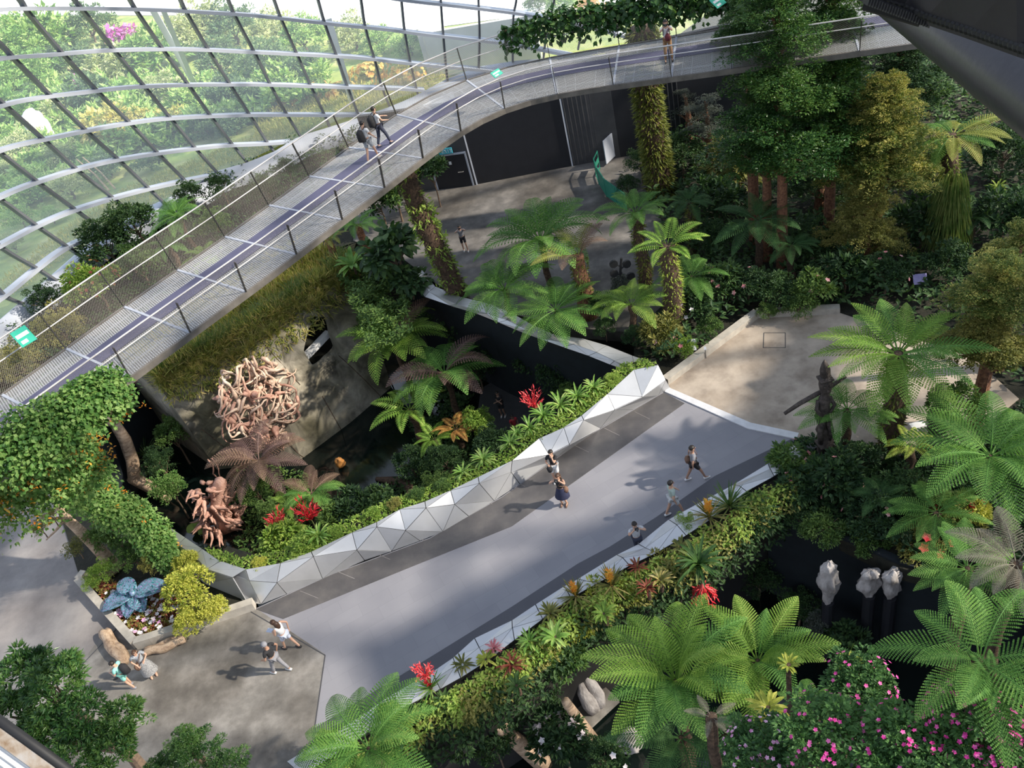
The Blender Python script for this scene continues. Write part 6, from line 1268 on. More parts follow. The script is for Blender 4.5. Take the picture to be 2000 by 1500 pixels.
RP = [(842, 1345, 40, 'spiky', 'strap', 'red', 'spiky plant with a red spike at the lower end of the right planter'), (905, 1300, 26, 'brom', 'lf_olive', None, 'small olive bromeliad up from the red spiked plant'), (950, 1290, 26, 'nest', 'lf_yellow', None, 'yellow green broad leaved clump near the lower end'),
      (965, 1268, 22, 'brom', 'rose', None, 'pinkish bromeliad at the lower part of the right planter'), (1000, 1300, 32, 'brom', 'lf_red', None, 'reddish striped bromeliad, lowest of the red ones'), (1035, 1255, 30, 'brom', 'strap', None, 'lime bromeliad with pink heart'), (1075, 1200, 30, 'brom', 'lf_olive', None, 'olive bromeliad against the metal wall'),
      (1085, 1245, 36, 'nest', 'strap', None, 'upright light green leaves in the middle of the planter'), (1125, 1165, 40, 'spiky', 'strap_olive', 'orange', 'spiky rosette with a short orange spike, left of the large one'), (1195, 1145, 46, 'spiky', 'strap_olive', 'orange', 'large spiky rosette with a tall orange spike'), (1245, 1110, 24, 'brom', 'lf_red', None, 'purple red leaf rosette right of the tall orange spike'),
      (1290, 1135, 32, 'brom', 'strap_olive', None, 'arching olive rosette in the upper middle'), (1265, 1150, 26, 'brom', 'lf_red', None, 'small maroon rosette under the foliage'), (1365, 1105, 62, 'strap', 'strap_dark', None, 'wide dark palm-like rosette above the hanging red flower'), (1385, 1010, 44, 'spiky', 'strap_olive', 'orange', 'spiky rosette near the man in the green shirt'),
      (1425, 990, 54, 'spiky', 'strap_dark', None, 'big dark spiky rosette at the upper end of the right planter'), (1180, 1200, 30, 'nest', 'lf_bright', None, 'bright drooping leaves below the large spiky rosette'), (1330, 1070, 26, 'nest', 'lf_olive', None, 'olive broad leaves above the dark rosette'), (1010, 1340, 30, 'nest', 'lf_mid', None, 'drooping taro leaves hanging to the pit'), (870, 1370, 26, 'nest', 'lf_mid', None, 'dark leaves beneath the lower spiky plant')]
for px, py, r, kd, m_, sp, lb in RP: rosette(px, py, 1.25 if py < 1300 else 1.15, r, lb, m_, kd, zg=.7, spike=(sp, .95) if sp else None, name='spiky_rosette' if kd == 'spiky' else 'bromeliad', group='rosettes in the right planter')
heliconia(G(832, 1322, 1.9), .55, 'red bract spray leaning over the metal wall at the lower end'); heliconia(G(1372, 1140, .4), .8, 'hanging crimson bract cluster over the dark right garden', hang=True)
for px, py, z, r, m_, kd, lb in [(1165, 1180, .5, 44, 'lf_yellow', 'coarse', 'lime mass of hanging leaves below the large spiky rosette'), (1225, 1150, .6, 40, 'lf_yellow', 'mid', 'yellow green cushion right of the lime mass'), (1130, 1230, .4, 36, 'lf_yellow', 'mid', 'yellow green cushion above the tilted log'), (1290, 1110, .6, 34, 'lf_olive', 'coarse', 'olive tuft in the upper middle of the planter'), (1060, 1270, .3, 40, 'lf_bright', 'coarse', 'bright leaf mound in the lower middle'),
        (970, 1330, .2, 40, 'lf_olive', 'coarse', 'olive mound at the lower end of the planter'), (920, 1380, 0, 40, 'lf_mid', 'coarse', 'dark mound below the planter near the large fern'), (1110, 1290, -.4, 40, 'lf_mid', 'coarse', 'shaded hanging leaves beside the tilted log'), (1340, 1030, .9, 34, 'lf_bright', 'fine', 'fresh green shrub behind the upper spiky rosette'), (1470, 1030, .2, 40, 'lf_dark', 'coarse', 'dark shrub below the big dark spiky rosette'), (640, 1450, 1.0, 30, 'lf_bright', 'mid', 'light green creeper at the bottom end of the right planter'), (760, 1395, 1.1, 30, 'lf_bright', 'mid', 'light green creeper where the ferns meet the metal wall')]:
    shrub(px, py, z, r, lb, m_, kd, zg=z-.7, name='planter_clump')

# ------------------------------------------------------------ right sunken garden
random.seed(95)
fern(720, 1462, 3.5, 158, LOW, 'large green tree fern at the bottom edge left of centre', 'fern', 17, 'big', pitch=(-14, 10)); fern(1320, 1330, 4.5, 168, LOW, 'large bright tree fern left of the pair in the right garden', 'fern_bright', 19, 'big', mix=('fern', .5), pitch=(-34, 4)); fern(1480, 1290, 4.5, 140, LOW, 'bright tree fern right of the pair in the right garden', 'fern_bright', 16, 'big', mix=('fern', .4), pitch=(-34, 0))
fern(1330, 1440, 4.0, 130, LOW, 'darker green fern at the bottom under the bright pair', 'fern_dark', 13, 'big'); fern(1590, 1400, 6.0, 84, LOW, 'grey green fern among the pink flowers', 'fern', 9, 'arch'); fern(1390, 1400, 6.5, 48, LOW, 'small greyish fern right of the bright fern centre', 'fern_grey', 6, 'flat', name='grey_fern')
fern(1915, 1290, 11.0, 175, 2, 'very large close tree fern spreading from the right edge', 'fern', 12, 'big', tr=.12, yaw0=2.6); fern(1890, 1110, 6.0, 110, 0, 'loose thin ferns above the very large one', 'fern', 14, 'flat'); fern(1985, 1100, 7.0, 120, 0, 'greyish brown fern at the right edge', 'fern_grey', 11, 'big'); fern(1940, 1330, 11, 80, 6, 'small broad fern under the very large one', 'fern', 7, 'open', tr=.08)
rockm('pale_standing_rock', G(1617, 1180, -2.0), .42, .34, 1.15, 'tall pale eroded rock at the left in the dark pool', 'rockp', 'rock', 1, taper=.6); rockm('pale_standing_rock', G(1697, 1168, -1.6), .46, .3, .78, 'broad grooved pale rock in the middle of the three', 'rockp', 'rock', 2, taper=.6); rockm('pale_standing_rock', G(1738, 1172, -1.6), .42, .3, .82, 'greyish pale rock at the right of the three', 'rockp', 'rock', 3, taper=.6)
for px, py, z_, lb in ((1617, 1180, -2.0, 'dark plinth under the tall pale rock'), (1697, 1168, -1.6, 'dark plinth under the broad grooved rock'), (1738, 1172, -1.6, 'dark plinth under the greyish rock at the right')):
    p_ = G(px, py, z_); b = MB(); b.tube([(0, 0, LOW-.3-z_), (0, 0, .15)], .2, 10); o = b.build('plinth', M['blackw']); o.location = p_; tag(o, lb, 'plinth')
hs = empty('hands_sculpture', G(1158, 1375, LOW+.25), 'pale stone sculpture of cupped shapes on a square slab', 'sculpture', rz=.5); b = MB(); b.box((0, 0, 0), (1.5, 1.2, .2)); b.build('slab', M['conc_dark'], hs)
for s in (-1, 1):
    b = MB(); b.tube([(s*.12, -.2, .1), (s*.2, -.1, .5), (s*.22, .1, .95), (s*.1, .22, 1.3)], [.28, .3, .22, .1], 10, jit=.12); b.build('cupped_form', M['rockp'], hs, True)
h2 = empty('wood_sculpture', G(1150, 1300, LOW+.2), 'brown upright wood sculpture on a slab under the planter foliage', 'sculpture'); b = MB(); b.box((0, 0, 0), (1.2, 1.2, .2)); b.build('slab', M['conc_dark'], h2); b = MB(); b.tube([(0, 0, .1), (.1, 0, 1.1), (-.1, .1, 2.3), (-.2, .1, 3.0)], [.18, .3, .28, .1], 9, jit=.15); b.build('wood_form', M['rootp'], h2, True)
trunk('tilted_log', [G(1155, 1450, LOW), G(1130, 1410, -3.0), G(1105, 1370, -1.2)], [.3, .24, .15], 'drift', 'tilted grey log right of the dark undergrowth', 'log'); trunk('slanting_log', [G(1060, 1490, LOW), G(1000, 1440, -3.2), G(940, 1390, -1.0)], [.32, .26, .2], 'drift', 'long slanting log behind the bottom ferns', 'log')
rockm('small_grey_rock', G(1235, 1465, LOW+.2), .4, .3, .7, 'small grey standing stone at the bottom edge', 'rockp', 'rock', 8)
for px, py, z, r, m_, kd, lb, fl in [(1090, 1440, -2.5, 56, 'lf_dark', 'coarse', 'dark bush with white blossoms at the bottom', ('white_p', 26, .22)), (1180, 1480, -2.5, 50, 'lf_dark', 'mid', 'dark bush at the bottom edge, centre', ('white_p', 5, .2)), (1000, 1390, -2.6, 46, 'lf_dark', 'mid', 'dark bush below the lower planter end', None), (960, 1450, -3, 56, 'lf_dark', 'mid', 'shaded shrub right of the bottom tree fern', None), (1060, 1360, -3, 46, 'lf_dark', 'mid', 'shaded shrub left of the cupped sculpture', None),
        (1600, 1230, -3.5, 40, 'lf_grey', 'fine', 'silvery ground shrub below the pale rocks', None), (1560, 1190, -4, 50, 'lf_dark', 'fine', 'dark low shrub left of the pale rocks', None), (1650, 1270, -3.6, 50, 'lf_dark', 'coarse', 'dark shrub below the silvery one', None), (1480, 1130, -3.8, 56, 'lf_dark', 'fine', 'very dark shrub in the shade of the upper planter', None), (880, 1440, -2, 50, 'lf_dark', 'coarse', 'dark broad leaved shrub behind the bottom tree fern', None)]:
    shrub(px, py, z, r, lb, m_, kd, zg=LOW, flowers=fl)
b = MB(); b.prism([(6.5, 2.5), (22, 2.5), (24, 9), (10, 9.3), (7, 7)], LOW, 4.8); struct('floor_ledge', b, M['soil'], 'planted rock ledge of the indoor mountain in the right foreground', cat='floor')
# impatiens bed near the camera
random.seed(97)
IMP = [(1620, 1440, 9.5, 110, 'impatiens mound with magenta flowers left of the close bed'), (1760, 1470, 9.8, 110, 'impatiens mound with magenta flowers in the middle of the close bed'), (1900, 1420, 10.2, 110, 'impatiens mound with the densest magenta flowers at the right'), (1990, 1470, 10.2, 90, 'impatiens mound in the bottom right corner'), (1680, 1340, 8.8, 80, 'taller impatiens stems beside the close tree fern'), (1490, 1470, 8.8, 90, 'impatiens mound at the bottom with pale pink flowers'), (1830, 1500, 10, 100, 'impatiens mound at the bottom edge right of centre')]
for i, (px, py, z, r, lb) in enumerate(IMP):
    shrub(px, py, z, r, lb, 'lf_imp', 'mid', zg=4.8, flowers=('magenta' if i != 5 else 'pink', [60, 60, 150, 70, 45, 60, 50][i], .07), h=.8, name='impatiens', cat='flowering plant')
for px, py, r, m_, kd, lb in [(1500, 1385, 46, 'lf_yellow', 'nest', 'pale yellow green broad leaved plant among the ferns'), (1540, 1300, 26, 'lf_yellow', 'nest', 'cream leaved plant at the top of the impatiens'), (1660, 1300, 34, 'lf_yellow', 'nest', 'lime rosette left of the close tree fern'), (1570, 1440, 44, 'strap_dark', 'nest', 'dark broad strap leaves among the impatiens')]: rosette(px, py, 8.6, r, lb, m_, kd, zg=4.8, name='broadleaf_plant')

# ------------------------------------------------------------ trees at the bottom left
random.seed(99)
def bigtree(px, py, z, tiers, label, mat, kind, name='glossy_tree', tr=.16):
    c = G(px, py, z); root = empty(name, (c.x, c.y, 0), label, 'tree'); b = MB(); b.tube([(0, 0, 0), (.2, .1, z*.5), (0, 0, z+.5)], [tr*1.5, tr, tr*.5], 9, jit=.1); b.build('trunk', M['twig'], root)
    for i, (dx, dy, dz, r) in enumerate(tiers):
        q_ = G(px+dx, py+dy, z+dz)-Vector((c.x, c.y, 0)); k = mpp(G(px+dx, py+dy, z+dz))*r
        inst('foliage', CR[kind][i % len(CR[kind])], M[mat], root, q_, (0, 0, i), (k, k, k*.85)); b = MB(); b.tube([(0, 0, z*.6), q_*.6+Vector((0, 0, z*.3)), q_], [tr*.6, tr*.4, tr*.15], 6); b.build('branch', M['twig'], root)
    return root
bigtree(110, 1360, 7.0, [(-60, -30, .5, 78), (0, -20, .8, 72), (-90, 40, .2, 60), (50, 40, .2, 62), (-20, 60, 0, 62), (130, 50, -.3, 56), (110, 100, -.5, 60), (40, 110, -.3, 60), (-60, 100, 0, 56)], 'glossy dark leaved tree with whorled leaves in the bottom left corner', 'lf_deep', 'whorl')
bigtree(380, 1475, 5.5, [(0, 0, .4, 66), (-50, 30, 0, 56), (60, 30, 0, 60), (-20, -25, .8, 42)], 'feathery green conifer at the bottom edge left of centre', 'lf_deep', 'needle', 'feathery_conifer')

# ------------------------------------------------------------ building parts close to the camera
def at_depth(px, py, d):
    v = BASIS @ np.array([px-1000.0, py-750.0, F])/F; return Vector(v*d)+Vector((0, 0, H))
tb = empty('support_tube', at_depth(1900, 120, 6.5), 'large dark painted steel tube crossing the upper right corner', 'tube'); c = tb.location.copy()
a1 = at_depth(1640, -118, 9.0); a2 = at_depth(2200, 300, 5.2); b = MB(); b.tube([a1-c+(a2-a1)*t for t in np.linspace(-2.2, 1.5, 9)], .29, 48); o = b.build('tube_body', M['tubem'], tb, True)
fin = empty('sloped_parapet', at_depth(1900, 20, 5.0), 'black sloped parapet panel with a ribbed rubber edge above the tube', 'parapet'); c = fin.location.copy()
e = [at_depth(1690, -14, 6.0), at_depth(1770, 12, 5.9), at_depth(1815, 30, 5.8), at_depth(1900, 58, 5.5), at_depth(2010, 96, 5.1), at_depth(2150, 140, 4.8)]
b = MB(); V = [tuple(p_-c) for p_ in e]+[tuple(at_depth(x, -60, d)-c) for x, d in ((1690, 5.6), (1770, 5.5), (1815, 5.4), (1900, 5.1), (2010, 4.7), (2150, 4.4))]; b.add(V, [(i, i+1, i+7, i+6) for i in range(5)])
th = (cam.matrix_world.to_3x3() @ Vector((0, 0, -1)))*.12
b.add([tuple(Vector(v)+th) for v in V], [(i, i+6, i+7, i+1) for i in range(5)]); b.build('panel', M['tubem'], fin)
b = MB(); P = resamp(e, 90); b.tube([p_-c for p_ in P], [.034+.008*(i % 2) for i in range(90)], 10); b.build('ribbed_edge', M['rubber'], fin)
b = MB()
for i in range(24):
    p_ = at_depth(1695+i*5.2, -8+i*1.9, 5.85); q_ = at_depth(1690+i*5.2, 8+i*1.9, 5.9); b.beam(p_-c, q_-c, .008, .05)
b.build('grille_fins', M['frame'], fin)
b = MB(); b.tube([at_depth(1690, 6, 6.05)-c, at_depth(1800, 38, 5.9)-c], .05, 8); b.build('grille_back', M['rubber'], fin)
cr_ = empty('corrugated_ledge', at_depth(40, 1470, 6.0), 'white ribbed ledge with a black pipe edge in the bottom left corner', 'ledge'); c = cr_.location.copy()
q1, q2, q3 = at_depth(-80, 1350, 6.0), at_depth(190, 1545, 6.0), at_depth(-150, 1620, 6.2); u = q2-q1; v = q3-q1
b = MB(); V = []; nu = 24
for i in range(nu*2+1):
    off = (.02 if i % 2 else 0); n_ = u.cross(v).normalized(); n_ = n_ if n_.z > 0 else -n_
    for t in (0.06, 1.2): V.append(tuple(q1+u*t*0+v*(i/(nu*2))*1.3+u*(t-0.06)+n_*off-c))
b.add(V, [(2*i, 2*i+1, 2*i+3, 2*i+2) for i in range(nu*2)]); b.build('ribbed_sheet', M['whitep'], cr_)
b = MB(); b.tube([q1-c-u*.1, q1+u*.5-c, q2+u*.2-c], .035, 10); b.build('edge_pipe', M['rubber'], cr_, True)
M['rust'] = surf('rust_stain', [(.3, .16, .06), (.6, .5, .4), (.72, .7, .68)], 6, .8)
b = MB(); n_ = u.cross(v).normalized(); n_ = n_ if n_.z > 0 else -n_; b.add([tuple(q1-c+n_*.03), tuple(q2-c+n_*.03), tuple(q2+v*.12-c+n_*.03), tuple(q1+v*.12-c+n_*.03)], [(0, 1, 2, 3)]); b.build('rusty_flashing', M['rust'], cr_)

# ------------------------------------------------------------ people
def ik(a, c, l1, l2, pole):
    a, c, pole = Vector(a), Vector(c), Vector(pole); d = c-a; D = min(d.length, (l1+l2)*.995)
    if d.length < 1e-5: d = Vector((0, 0, -1))
    dn = d.normalized(); c = a+dn*D; x = (l1*l1-l2*l2+D*D)/(2*D); h = math.sqrt(max(l1*l1-x*x, 0)); p_ = (pole-dn*pole.dot(dn)); p_.normalize(); return a+dn*x+p_*h, c
def skin_obj(name, pts, edges, rad, m, parent, lv=1):
    me = bpy.data.meshes.new(name); me.from_pydata([tuple(p_) for p_ in pts], edges, []); o = bpy.data.objects.new(name, me); COL.objects.link(o); o.parent = parent
    md = o.modifiers.new('skin', 'SKIN'); md.use_smooth_shade = True
    sv = me.skin_vertices[0].data
    for i, r in enumerate(rad): sv[i].radius = (r, r) if not isinstance(r, tuple) else r
    sv[0].use_root = True
    s = o.modifiers.new('sub', 'SUBSURF'); s.levels = lv; s.render_levels = lv; me.materials.append(m); return o
def person(fx, fy, z, toward, label, top='c_white', bottom='c_black', skin='skin', hair='hair', long_hair=False, h=1.72, lh=(-.2, .1, .85), rh=(.2, .1, .85), lf=(-.1, 0.0), rf=(.1, 0.0), leanf=0.0, skirt=None, trousers=False, sleeve=True, shoes='c_white', items=(), nod=0.0, group=None):
    """hands: x right, y forward, z up in body axes; feet: x, y"""
    loc = G(fx, fy, z); dv = G(*toward, z)-loc; yaw = math.atan2(dv.y, dv.x)-PI/2; root = empty('person', loc, label, 'person', group, rz=yaw); k = h/1.72
    def S(*p_): return Vector(p_)*k
    pel = S(0, 0, .93); hipz = .90; ch = S(0, leanf*.5, 1.25); nk = S(0, leanf, 1.44); hd = S(0, leanf*1.25+.02+nod*.4, 1.56-nod*.3); tp_ = S(0, leanf*1.3+.01+nod*.7, 1.68-nod*.4)
    pts = [pel, S(0, leanf*.2, 1.08), ch, nk, hd, tp_]; ed = [(0, 1), (1, 2), (2, 3), (3, 4), (4, 5)]; rad = [(.14*k, .10*k), (.125*k, .09*k), (.15*k, .105*k), .055*k, .088*k, .062*k]
    J = {}
    def add(p_, par, r): pts.append(Vector(p_)); rad.append(r); ed.append((par, len(pts)-1)); return len(pts)-1
    for sd, hand, foot in ((-1, lh, lf), (1, rh, rf)):
        sh = S(sd*.18, leanf*.9, 1.39); hw = S(*hand); el, wr = ik(sh, hw, .28*k, .25*k, (sd*.7, -.6, -.8)); i = add(sh, 2, .052*k); i = add(el, i, .04*k); iw = add(wr, i, .026*k)
        dn = (wr-el).normalized(); s_ = dn.cross(Vector((0, 0, 1)) if abs(dn.z) < .9 else Vector((0, 1, 0))).normalized(); palm = wr+dn*.075*k; ip = add(palm, iw, (.034*k, .018*k)); up2 = s_.cross(dn)
        for fi in range(4):
            o_ = s_*(fi-1.5)*.019*k; l_ = [.055, .065, .06, .045][fi]*k; a_ = add(palm+o_+dn*.03*k, ip, .009*k); c_ = add(palm+o_*1.1+dn*(.03*k+l_*.6)-up2*.008*k, a_, .008*k); add(palm+o_*1.1+dn*(.03*k+l_)-up2*.024*k, c_, .007*k)
        t_ = add(wr+dn*.035*k+s_*sd*-.035*k, iw, .010*k); add(wr+dn*.07*k+s_*sd*-.055*k-up2*.01*k, t_, .008*k)
        hip = S(sd*.09, 0, hipz); ft = S(foot[0], foot[1], .08+(foot[2] if len(foot) > 2 else 0)); kn, an = ik(hip, ft, .43*k, .42*k, (0, 1, 0)); i = add(hip, 0, .085*k); i2 = add(kn, i, .056*k); i3 = add(an, i2, .036*k); toe = an+S(0, .15, -.045); add(toe, i3, .034*k)
        J[sd] = dict(sh=sh, el=el, wr=wr, palm=palm, hip=hip, kn=kn, an=an, toe=toe)
    skin_obj('body', pts, ed, rad, M[skin], root, 1)
    # clothing
    P = [pel+S(0, 0, .02), S(0, leanf*.2, 1.08), ch, S(0, leanf*.95, 1.40)]; E_ = [(0, 1), (1, 2), (2, 3)]; R_ = [(.158*k, .118*k), (.145*k, .108*k), (.168*k, .122*k), .075*k]
    for sd in (-1, 1):
        j = J[sd]; P.append(j['sh']+S(0, 0, .005)); R_.append(.068*k); E_.append((2, len(P)-1))
        if sleeve: P.append(j['sh'].lerp(j['el'], .65)); R_.append(.06*k); E_.append((len(P)-2, len(P)-1))
    skin_obj('shirt', P, E_, R_, M[top], root)
    if skirt:
        b = MB(); V = []; n = 18
        for zi, (zz, rr) in enumerate(((1.0, .14), (.9, .18), (.7, .24), (.5 if skirt < 1 else .25, .30))):
            for i in range(n): a = 2*PI*i/n; f = 1+.08*math.sin(i*3.1)*(zi/3); V.append(tuple(S(math.cos(a)*rr*f, math.sin(a)*rr*f*.85, zz)))
        b.add(V, [(j*n+i, (j+1)*n+i, (j+1)*n+(i+1) % n, j*n+(i+1) % n) for j in range(3) for i in range(n)]); b.build('skirt', M[bottom], root, True)
    else:
        P = [pel]; E_ = []; R_ = [(.155*k, .115*k)]
        for sd in (-1, 1):
            j = J[sd]; P.append(j['hip']); R_.append(.102*k); E_.append((0, len(P)-1)); P.append(j['kn'] if trousers else j['hip'].lerp(j['kn'], .82)); R_.append(.07*k if trousers else .085*k); E_.append((len(P)-2, len(P)-1))
            if trousers: P.append(j['kn'].lerp(j['an'], .9)); R_.append(.055*k); E_.append((len(P)-2, len(P)-1))
        skin_obj('trousers' if trousers else 'shorts', P, E_, R_, M[bottom], root)
    for sd in (-1, 1):
        j = J[sd]; b = MB(); b.tube([j['an']+S(0, -.06, -.045), j['an']+S(0, .0, -.03), j['an']+S(0, .1, -.045), j['an']+S(0, .19, -.055)], [.04*k, .05*k, .045*k, .028*k], 8); b.build('shoe', M[shoes], root, True)
    # face and hair
    hd2 = hd+S(0, .005, .03)
    b = MB()
    for sd in (-1, 1): b.tube([hd2+S(sd*.033, .082, .015), hd2+S(sd*.033, .094, .015)], .012*k, 8)
    b.build('eyes', M['hair'], root)
    b = MB(); b.tube([hd2+S(0, .088, .02), hd2+S(0, .108, -.012), hd2+S(0, .09, -.025)], [.008*k, .015*k, .01*k], 6); b.build('nose', M[skin], root, True)
    b = MB(); b.tube([hd2+S(-.024, .082, -.05), hd2+S(0, .09, -.052), hd2+S(.024, .082, -.05)], .007*k, 5); b.build('mouth', M['lip'], root)
    b = MB()
    for sd in (-1, 1): b.tube([hd2+S(sd*.082, 0, -.02), hd2+S(sd*.098, -.012, .012), hd2+S(sd*.084, -.01, .03)], [.012*k, .016*k, .01*k], 6)
    b.build('ears', M[skin], root, True)
    b = MB(); V = []; n = 16; m_ = 9; hc = hd.lerp(tp_, .45)+S(0, -.012, .01)
    for j in range(m_):
        for i in range(n):
            a = 2*PI*i/n; fr = math.sin(a); lim = 1.35 if fr > .3 else (2.15 if fr < -.2 else 1.75); ph = lim*j/(m_-1); f = 1+.05*math.sin(i*5+j*3); V.append(tuple(hc+S(math.sin(ph)*math.cos(a)*.098*f, math.sin(ph)*math.sin(a)*.108*f, math.cos(ph)*.098*f)))
    b.add(V, [(j*n+i, (j+1)*n+i, (j+1)*n+(i+1) % n, j*n+(i+1) % n) for j in range(m_-1) for i in range(n)])
    if long_hair: b.tube([hc+S(0, -.05, .02), hc+S(0, -.1, -.08), hc+S(0, -.11, -.24), hc+S(0, -.12, -.42)], [.07*k, .1*k, .1*k, .03*k], 10)
    b.build('hair', M[hair], root, True)
    for it in items:
        b = MB()
        if it[0] == 'backpack': b.tube([S(0, -.16, .98), S(0, -.24, 1.02), S(0, -.25, 1.3), S(0, -.18, 1.42)], [.11*k, .16*k, .15*k, .08*k], 8); nm_ = 'backpack'
        elif it[0] == 'bag': b.tube([S(*it[2]), Vector(S(*it[2]))+S(.02, 0, -.1), Vector(S(*it[2]))+S(.02, 0, -.26)], [.07*k, .12*k, .09*k], 8); b.tube([S(-.14, .1+leanf, 1.42), S(0, .17+leanf*.5, 1.25), S(*it[2])], .014, 5); b.tube([S(-.14, -.06, 1.43), S(0, -.17, 1.2), S(*it[2])], .014, 5); nm_ = 'shoulder_bag'
        elif it[0] == 'straps':
            for sd in (-1, 1): b.tube([S(sd*.11, -.12, 1.40), S(sd*.11, .02+leanf, 1.485), S(sd*.12, .13+leanf*.6, 1.34), S(sd*.14, .08, 1.12)], .018, 5)
            nm_ = 'shoulder_straps'
        elif it[0] == 'cap': b.tube([hc+S(0, 0, .03), hc+S(0, 0, .1)], [.108*k, .07*k], 12); b.tube([hc+S(0, .06, .035), hc+S(0, .17, .03)], [.07*k, .05*k], 8); nm_ = 'cap'
        o = b.build(nm_, M[it[1]], root, True)
    return root, J, k
def held(kind, root, J, k, label, m='rubber', both=True):
    """camera or phone held in the hands, a thing of its own"""
    p_ = (J[-1]['palm']+J[1]['palm'])/2 if both else J[1]['palm']; Rz = Matrix.Rotation(root.rotation_euler.z, 3, 'Z'); o_ = empty(kind, root.location+Rz @ (p_+Vector((0, .03, 0.01))), label, kind, rz=root.rotation_euler.z)
    b = MB(); s_ = (.13, .06, .085) if kind == 'camera' else ((.15, .012, .075) if kind == 'phone' else (.22, .012, .16)); b.box((0, 0, 0), s_); b.build('casing', M[m], o_)
    if kind == 'camera': b = MB(); b.tube([(0, .03, 0), (0, .1, 0)], .035, 12); b.build('lens', M['frame'], o_)
    else: b = MB(); b.box((0, -.008, 0), (s_[0]*.9, .004, s_[2]*.88)); b.build('screen', M['frame'], o_)
    return o_
CH = dict(lh=(-.09, .2, 1.56), rh=(.09, .2, 1.56))
CH2 = dict(lh=(-.07, .26, 1.52), rh=(.07, .26, 1.52))
person(1358, 938, 0, (1480, 900), 'man in grey t-shirt and black shorts striding up the ramp with a sling bag', 'c_grey', 'c_black', 'skin_t', h=1.8, lh=(-.24, .12, .95), rh=(.24, -.1, .95), lf=(-.1, -.3), rf=(.1, .36), items=[('bag', 'c_leather', (-.16, -.14, 1.12))], shoes='c_white')
person(1318, 1006, 0, (1430, 960), 'man in pale green t-shirt and light shorts walking beside the right planter', 'c_sage', 'c_lgrey', 'skin', h=1.8, lh=(-.24, .28, .95), rh=(.24, .0, .9), lf=(-.1, -.28), rf=(.1, .3), shoes='c_white')
r, J, k = person(1250, 1082, 0, (1330, 1250), 'man in a patterned grey shirt photographing over the right planter wall', 'c_plaid', 'c_jean', 'skin', h=1.7, trousers=True, **CH); held('camera', r, J, k, 'black camera of the man at the right planter wall')
r, J, k = person(1103, 985, 0, (1060, 1150), 'woman in navy skirt and black top taking a picture on the ramp', 'c_black', 'c_navy', 'skin', 'hair_b', True, 1.66, skirt=.5, sleeve=False, shoes='c_leather', items=[('bag', 'c_leather', (-.2, -.02, .98))], **CH); held('camera', r, J, k, 'camera held by the woman in the navy skirt')
person(1090, 940, 0, (1060, 1060), 'man in black t-shirt scratching his face behind the woman in the navy skirt', 'c_black', 'c_white', 'skin', h=1.72, lh=(-.05, .16, 1.5), rh=(.12, .26, 1.2), shoes='c_white', items=[('bag', 'c_black', (.12, .16, 1.0))])
person(553, 1312, 0, (470, 1300), 'grey haired man in black shirt and grey trousers walking off the ramp', 'c_black', 'c_grey', 'skin_t', 'c_grey', h=1.76, lh=(-.22, .22, 1.0), rh=(.22, -.05, .95), lf=(-.1, .25), rf=(.1, -.25), trousers=True, shoes='c_lgrey', )
r, J, k = person(572, 1266, 0, (480, 1250), 'woman with long dark hair in white top and denim shorts looking at a leaflet', 'c_white', 'c_lblue', 'skin', 'hair_b', True, 1.66, lh=(-.1, .32, 1.1), rh=(.26, -.08, .95), lf=(-.08, .25), rf=(.08, -.3), sleeve=False, shoes='c_black', leanf=.06, nod=.1); 
lf_ = empty('leaflet', r.location+Matrix.Rotation(r.rotation_euler.z, 3, 'Z') @ (J[-1]['palm']+Vector((0, .06, .02))), 'pale leaflet in the hand of the woman in denim shorts', 'leaflet', rz=r.rotation_euler.z); b = MB(); b.box((0, 0, 0), (.16, .22, .01)); b.build('paper', M['c_lblue'], lf_)
person(262, 1340, 0, (200, 1345), 'person in turquoise shorts and teal shirt beside the driftwood logs', 'c_aqua', 'c_aqua', 'skin', h=1.6, lh=(-.12, .28, 1.12), rh=(.12, .28, 1.12), lf=(-.1, -.1), rf=(.1, .12), items=[('backpack', 'c_black')], shoes='c_grey', nod=.12)
person(300, 1318, 0, (330, 1380), 'woman in a dark dotted long skirt and patterned top beside the driftwood logs', 'c_pat', 'c_dots', 'skin', 'hair_b', True, 1.6, skirt=1.2, lh=(-.14, .24, 1.15), rh=(.2, .1, 1.0), shoes='skin', items=[('bag', 'c_leather', (.2, .05, 1.0))], nod=.1)
r, J, k = person(910, 490, 0, (930, 640), 'woman in grey top and black shorts taking a picture on the court', 'c_grey', 'c_black', 'skin', h=1.66, lf=(-.14, .1), rf=(.1, -.05), shoes='c_white', **CH); held('phone', r, J, k, 'phone raised by the woman on the court')
def onwalk(fx, fy): return dict(fx=fx, fy=fy, z=WZ+.02)
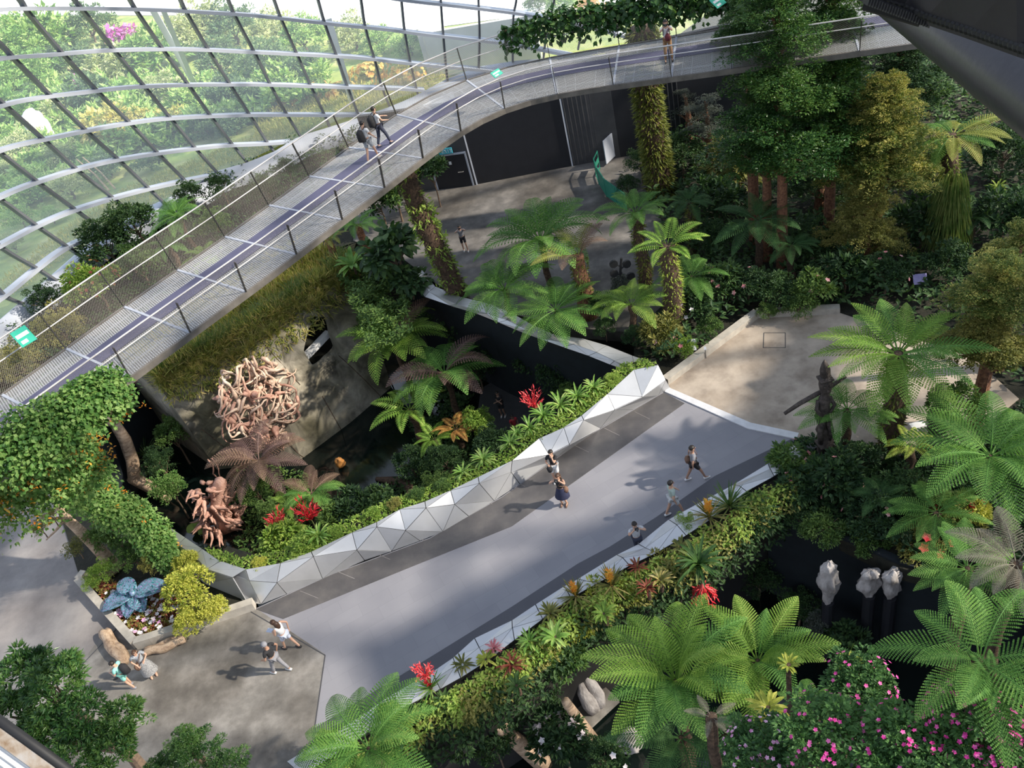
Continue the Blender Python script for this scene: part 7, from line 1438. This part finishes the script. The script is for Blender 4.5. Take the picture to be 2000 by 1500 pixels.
person(**onwalk(730, 314), toward=(800, 260), label='man in white t-shirt and patterned shorts with backpack, walking on the walkway', top='c_white', bottom='c_pat', skin='skin', h=1.74, lh=(-.16, .36, .98), rh=(.22, .25, .95), lf=(-.1, -.22), rf=(.1, .24), items=[('backpack', 'c_black'), ('straps', 'c_black')], shoes='c_lgrey', nod=.06)
person(**onwalk(752, 285), toward=(830, 245), label='man in white t-shirt and dark jeans with backpack, walking on the walkway', top='c_white', bottom='c_jean', skin='skin', h=1.74, lh=(-.14, .42, 1.12), rh=(.2, .32, 1.05), lf=(-.1, -.25), rf=(.1, .26), trousers=True, items=[('backpack', 'c_black'), ('straps', 'c_black')], shoes='c_jean')
r, J, k = person(**onwalk(1307, 120), toward=(1320, 300), label='man in white shirt and brown trousers photographing on the walkway with a dark red bag', top='c_white', bottom='c_brown', skin='skin', h=1.76, trousers=True, lf=(-.14, 0), rf=(.14, .05), shoes='c_black', items=[('bag', 'c_maroon', (-.05, .2, 1.2)), ('straps', 'c_black')], **CH2); held('camera', r, J, k, 'camera held by the man on the walkway at the top')
person(984, 812, LOW+.06, (960, 900), 'person in dark clothes with folded arms on the lower path under the ferns', 'c_black', 'c_black', 'skin_t', h=1.7, lh=(.1, .2, 1.15), rh=(-.1, .22, 1.12), shoes='c_white'); person(1012, 855, LOW+.06, (1060, 900), 'person in red top on the lower path beside the agapanthus', 'c_red', 'c_leather', 'skin_t', h=1.6, trousers=True, shoes='c_white')

# sub-parts go under the part they sit on
NEST = {'lens': 'casing', 'screen': 'casing', 'sign_print': 'sign_panel', 'lettering': 'sign_panel', 'door_handle': 'door_leaf', 'door_notice': 'door_leaf', 'moss_cladding': 'trunk', 'eyes': 'body', 'nose': 'body', 'mouth': 'body', 'ears': 'body', 'shoulder_straps': 'backpack', 'flower_spike': 'stem', 'burl': 'trunk_stub', 'rusty_flashing': 'ribbed_sheet', 'notice': 'panel'}
for o in list(bpy.data.objects):
    k = o.name.split('.')[0]
    if k in NEST and o.parent and not o.parent.parent:
        for s_ in o.parent.children:
            if s_.name.split('.')[0] == NEST[k] and s_.matrix_basis == Matrix.Identity(4): o.parent = s_; break
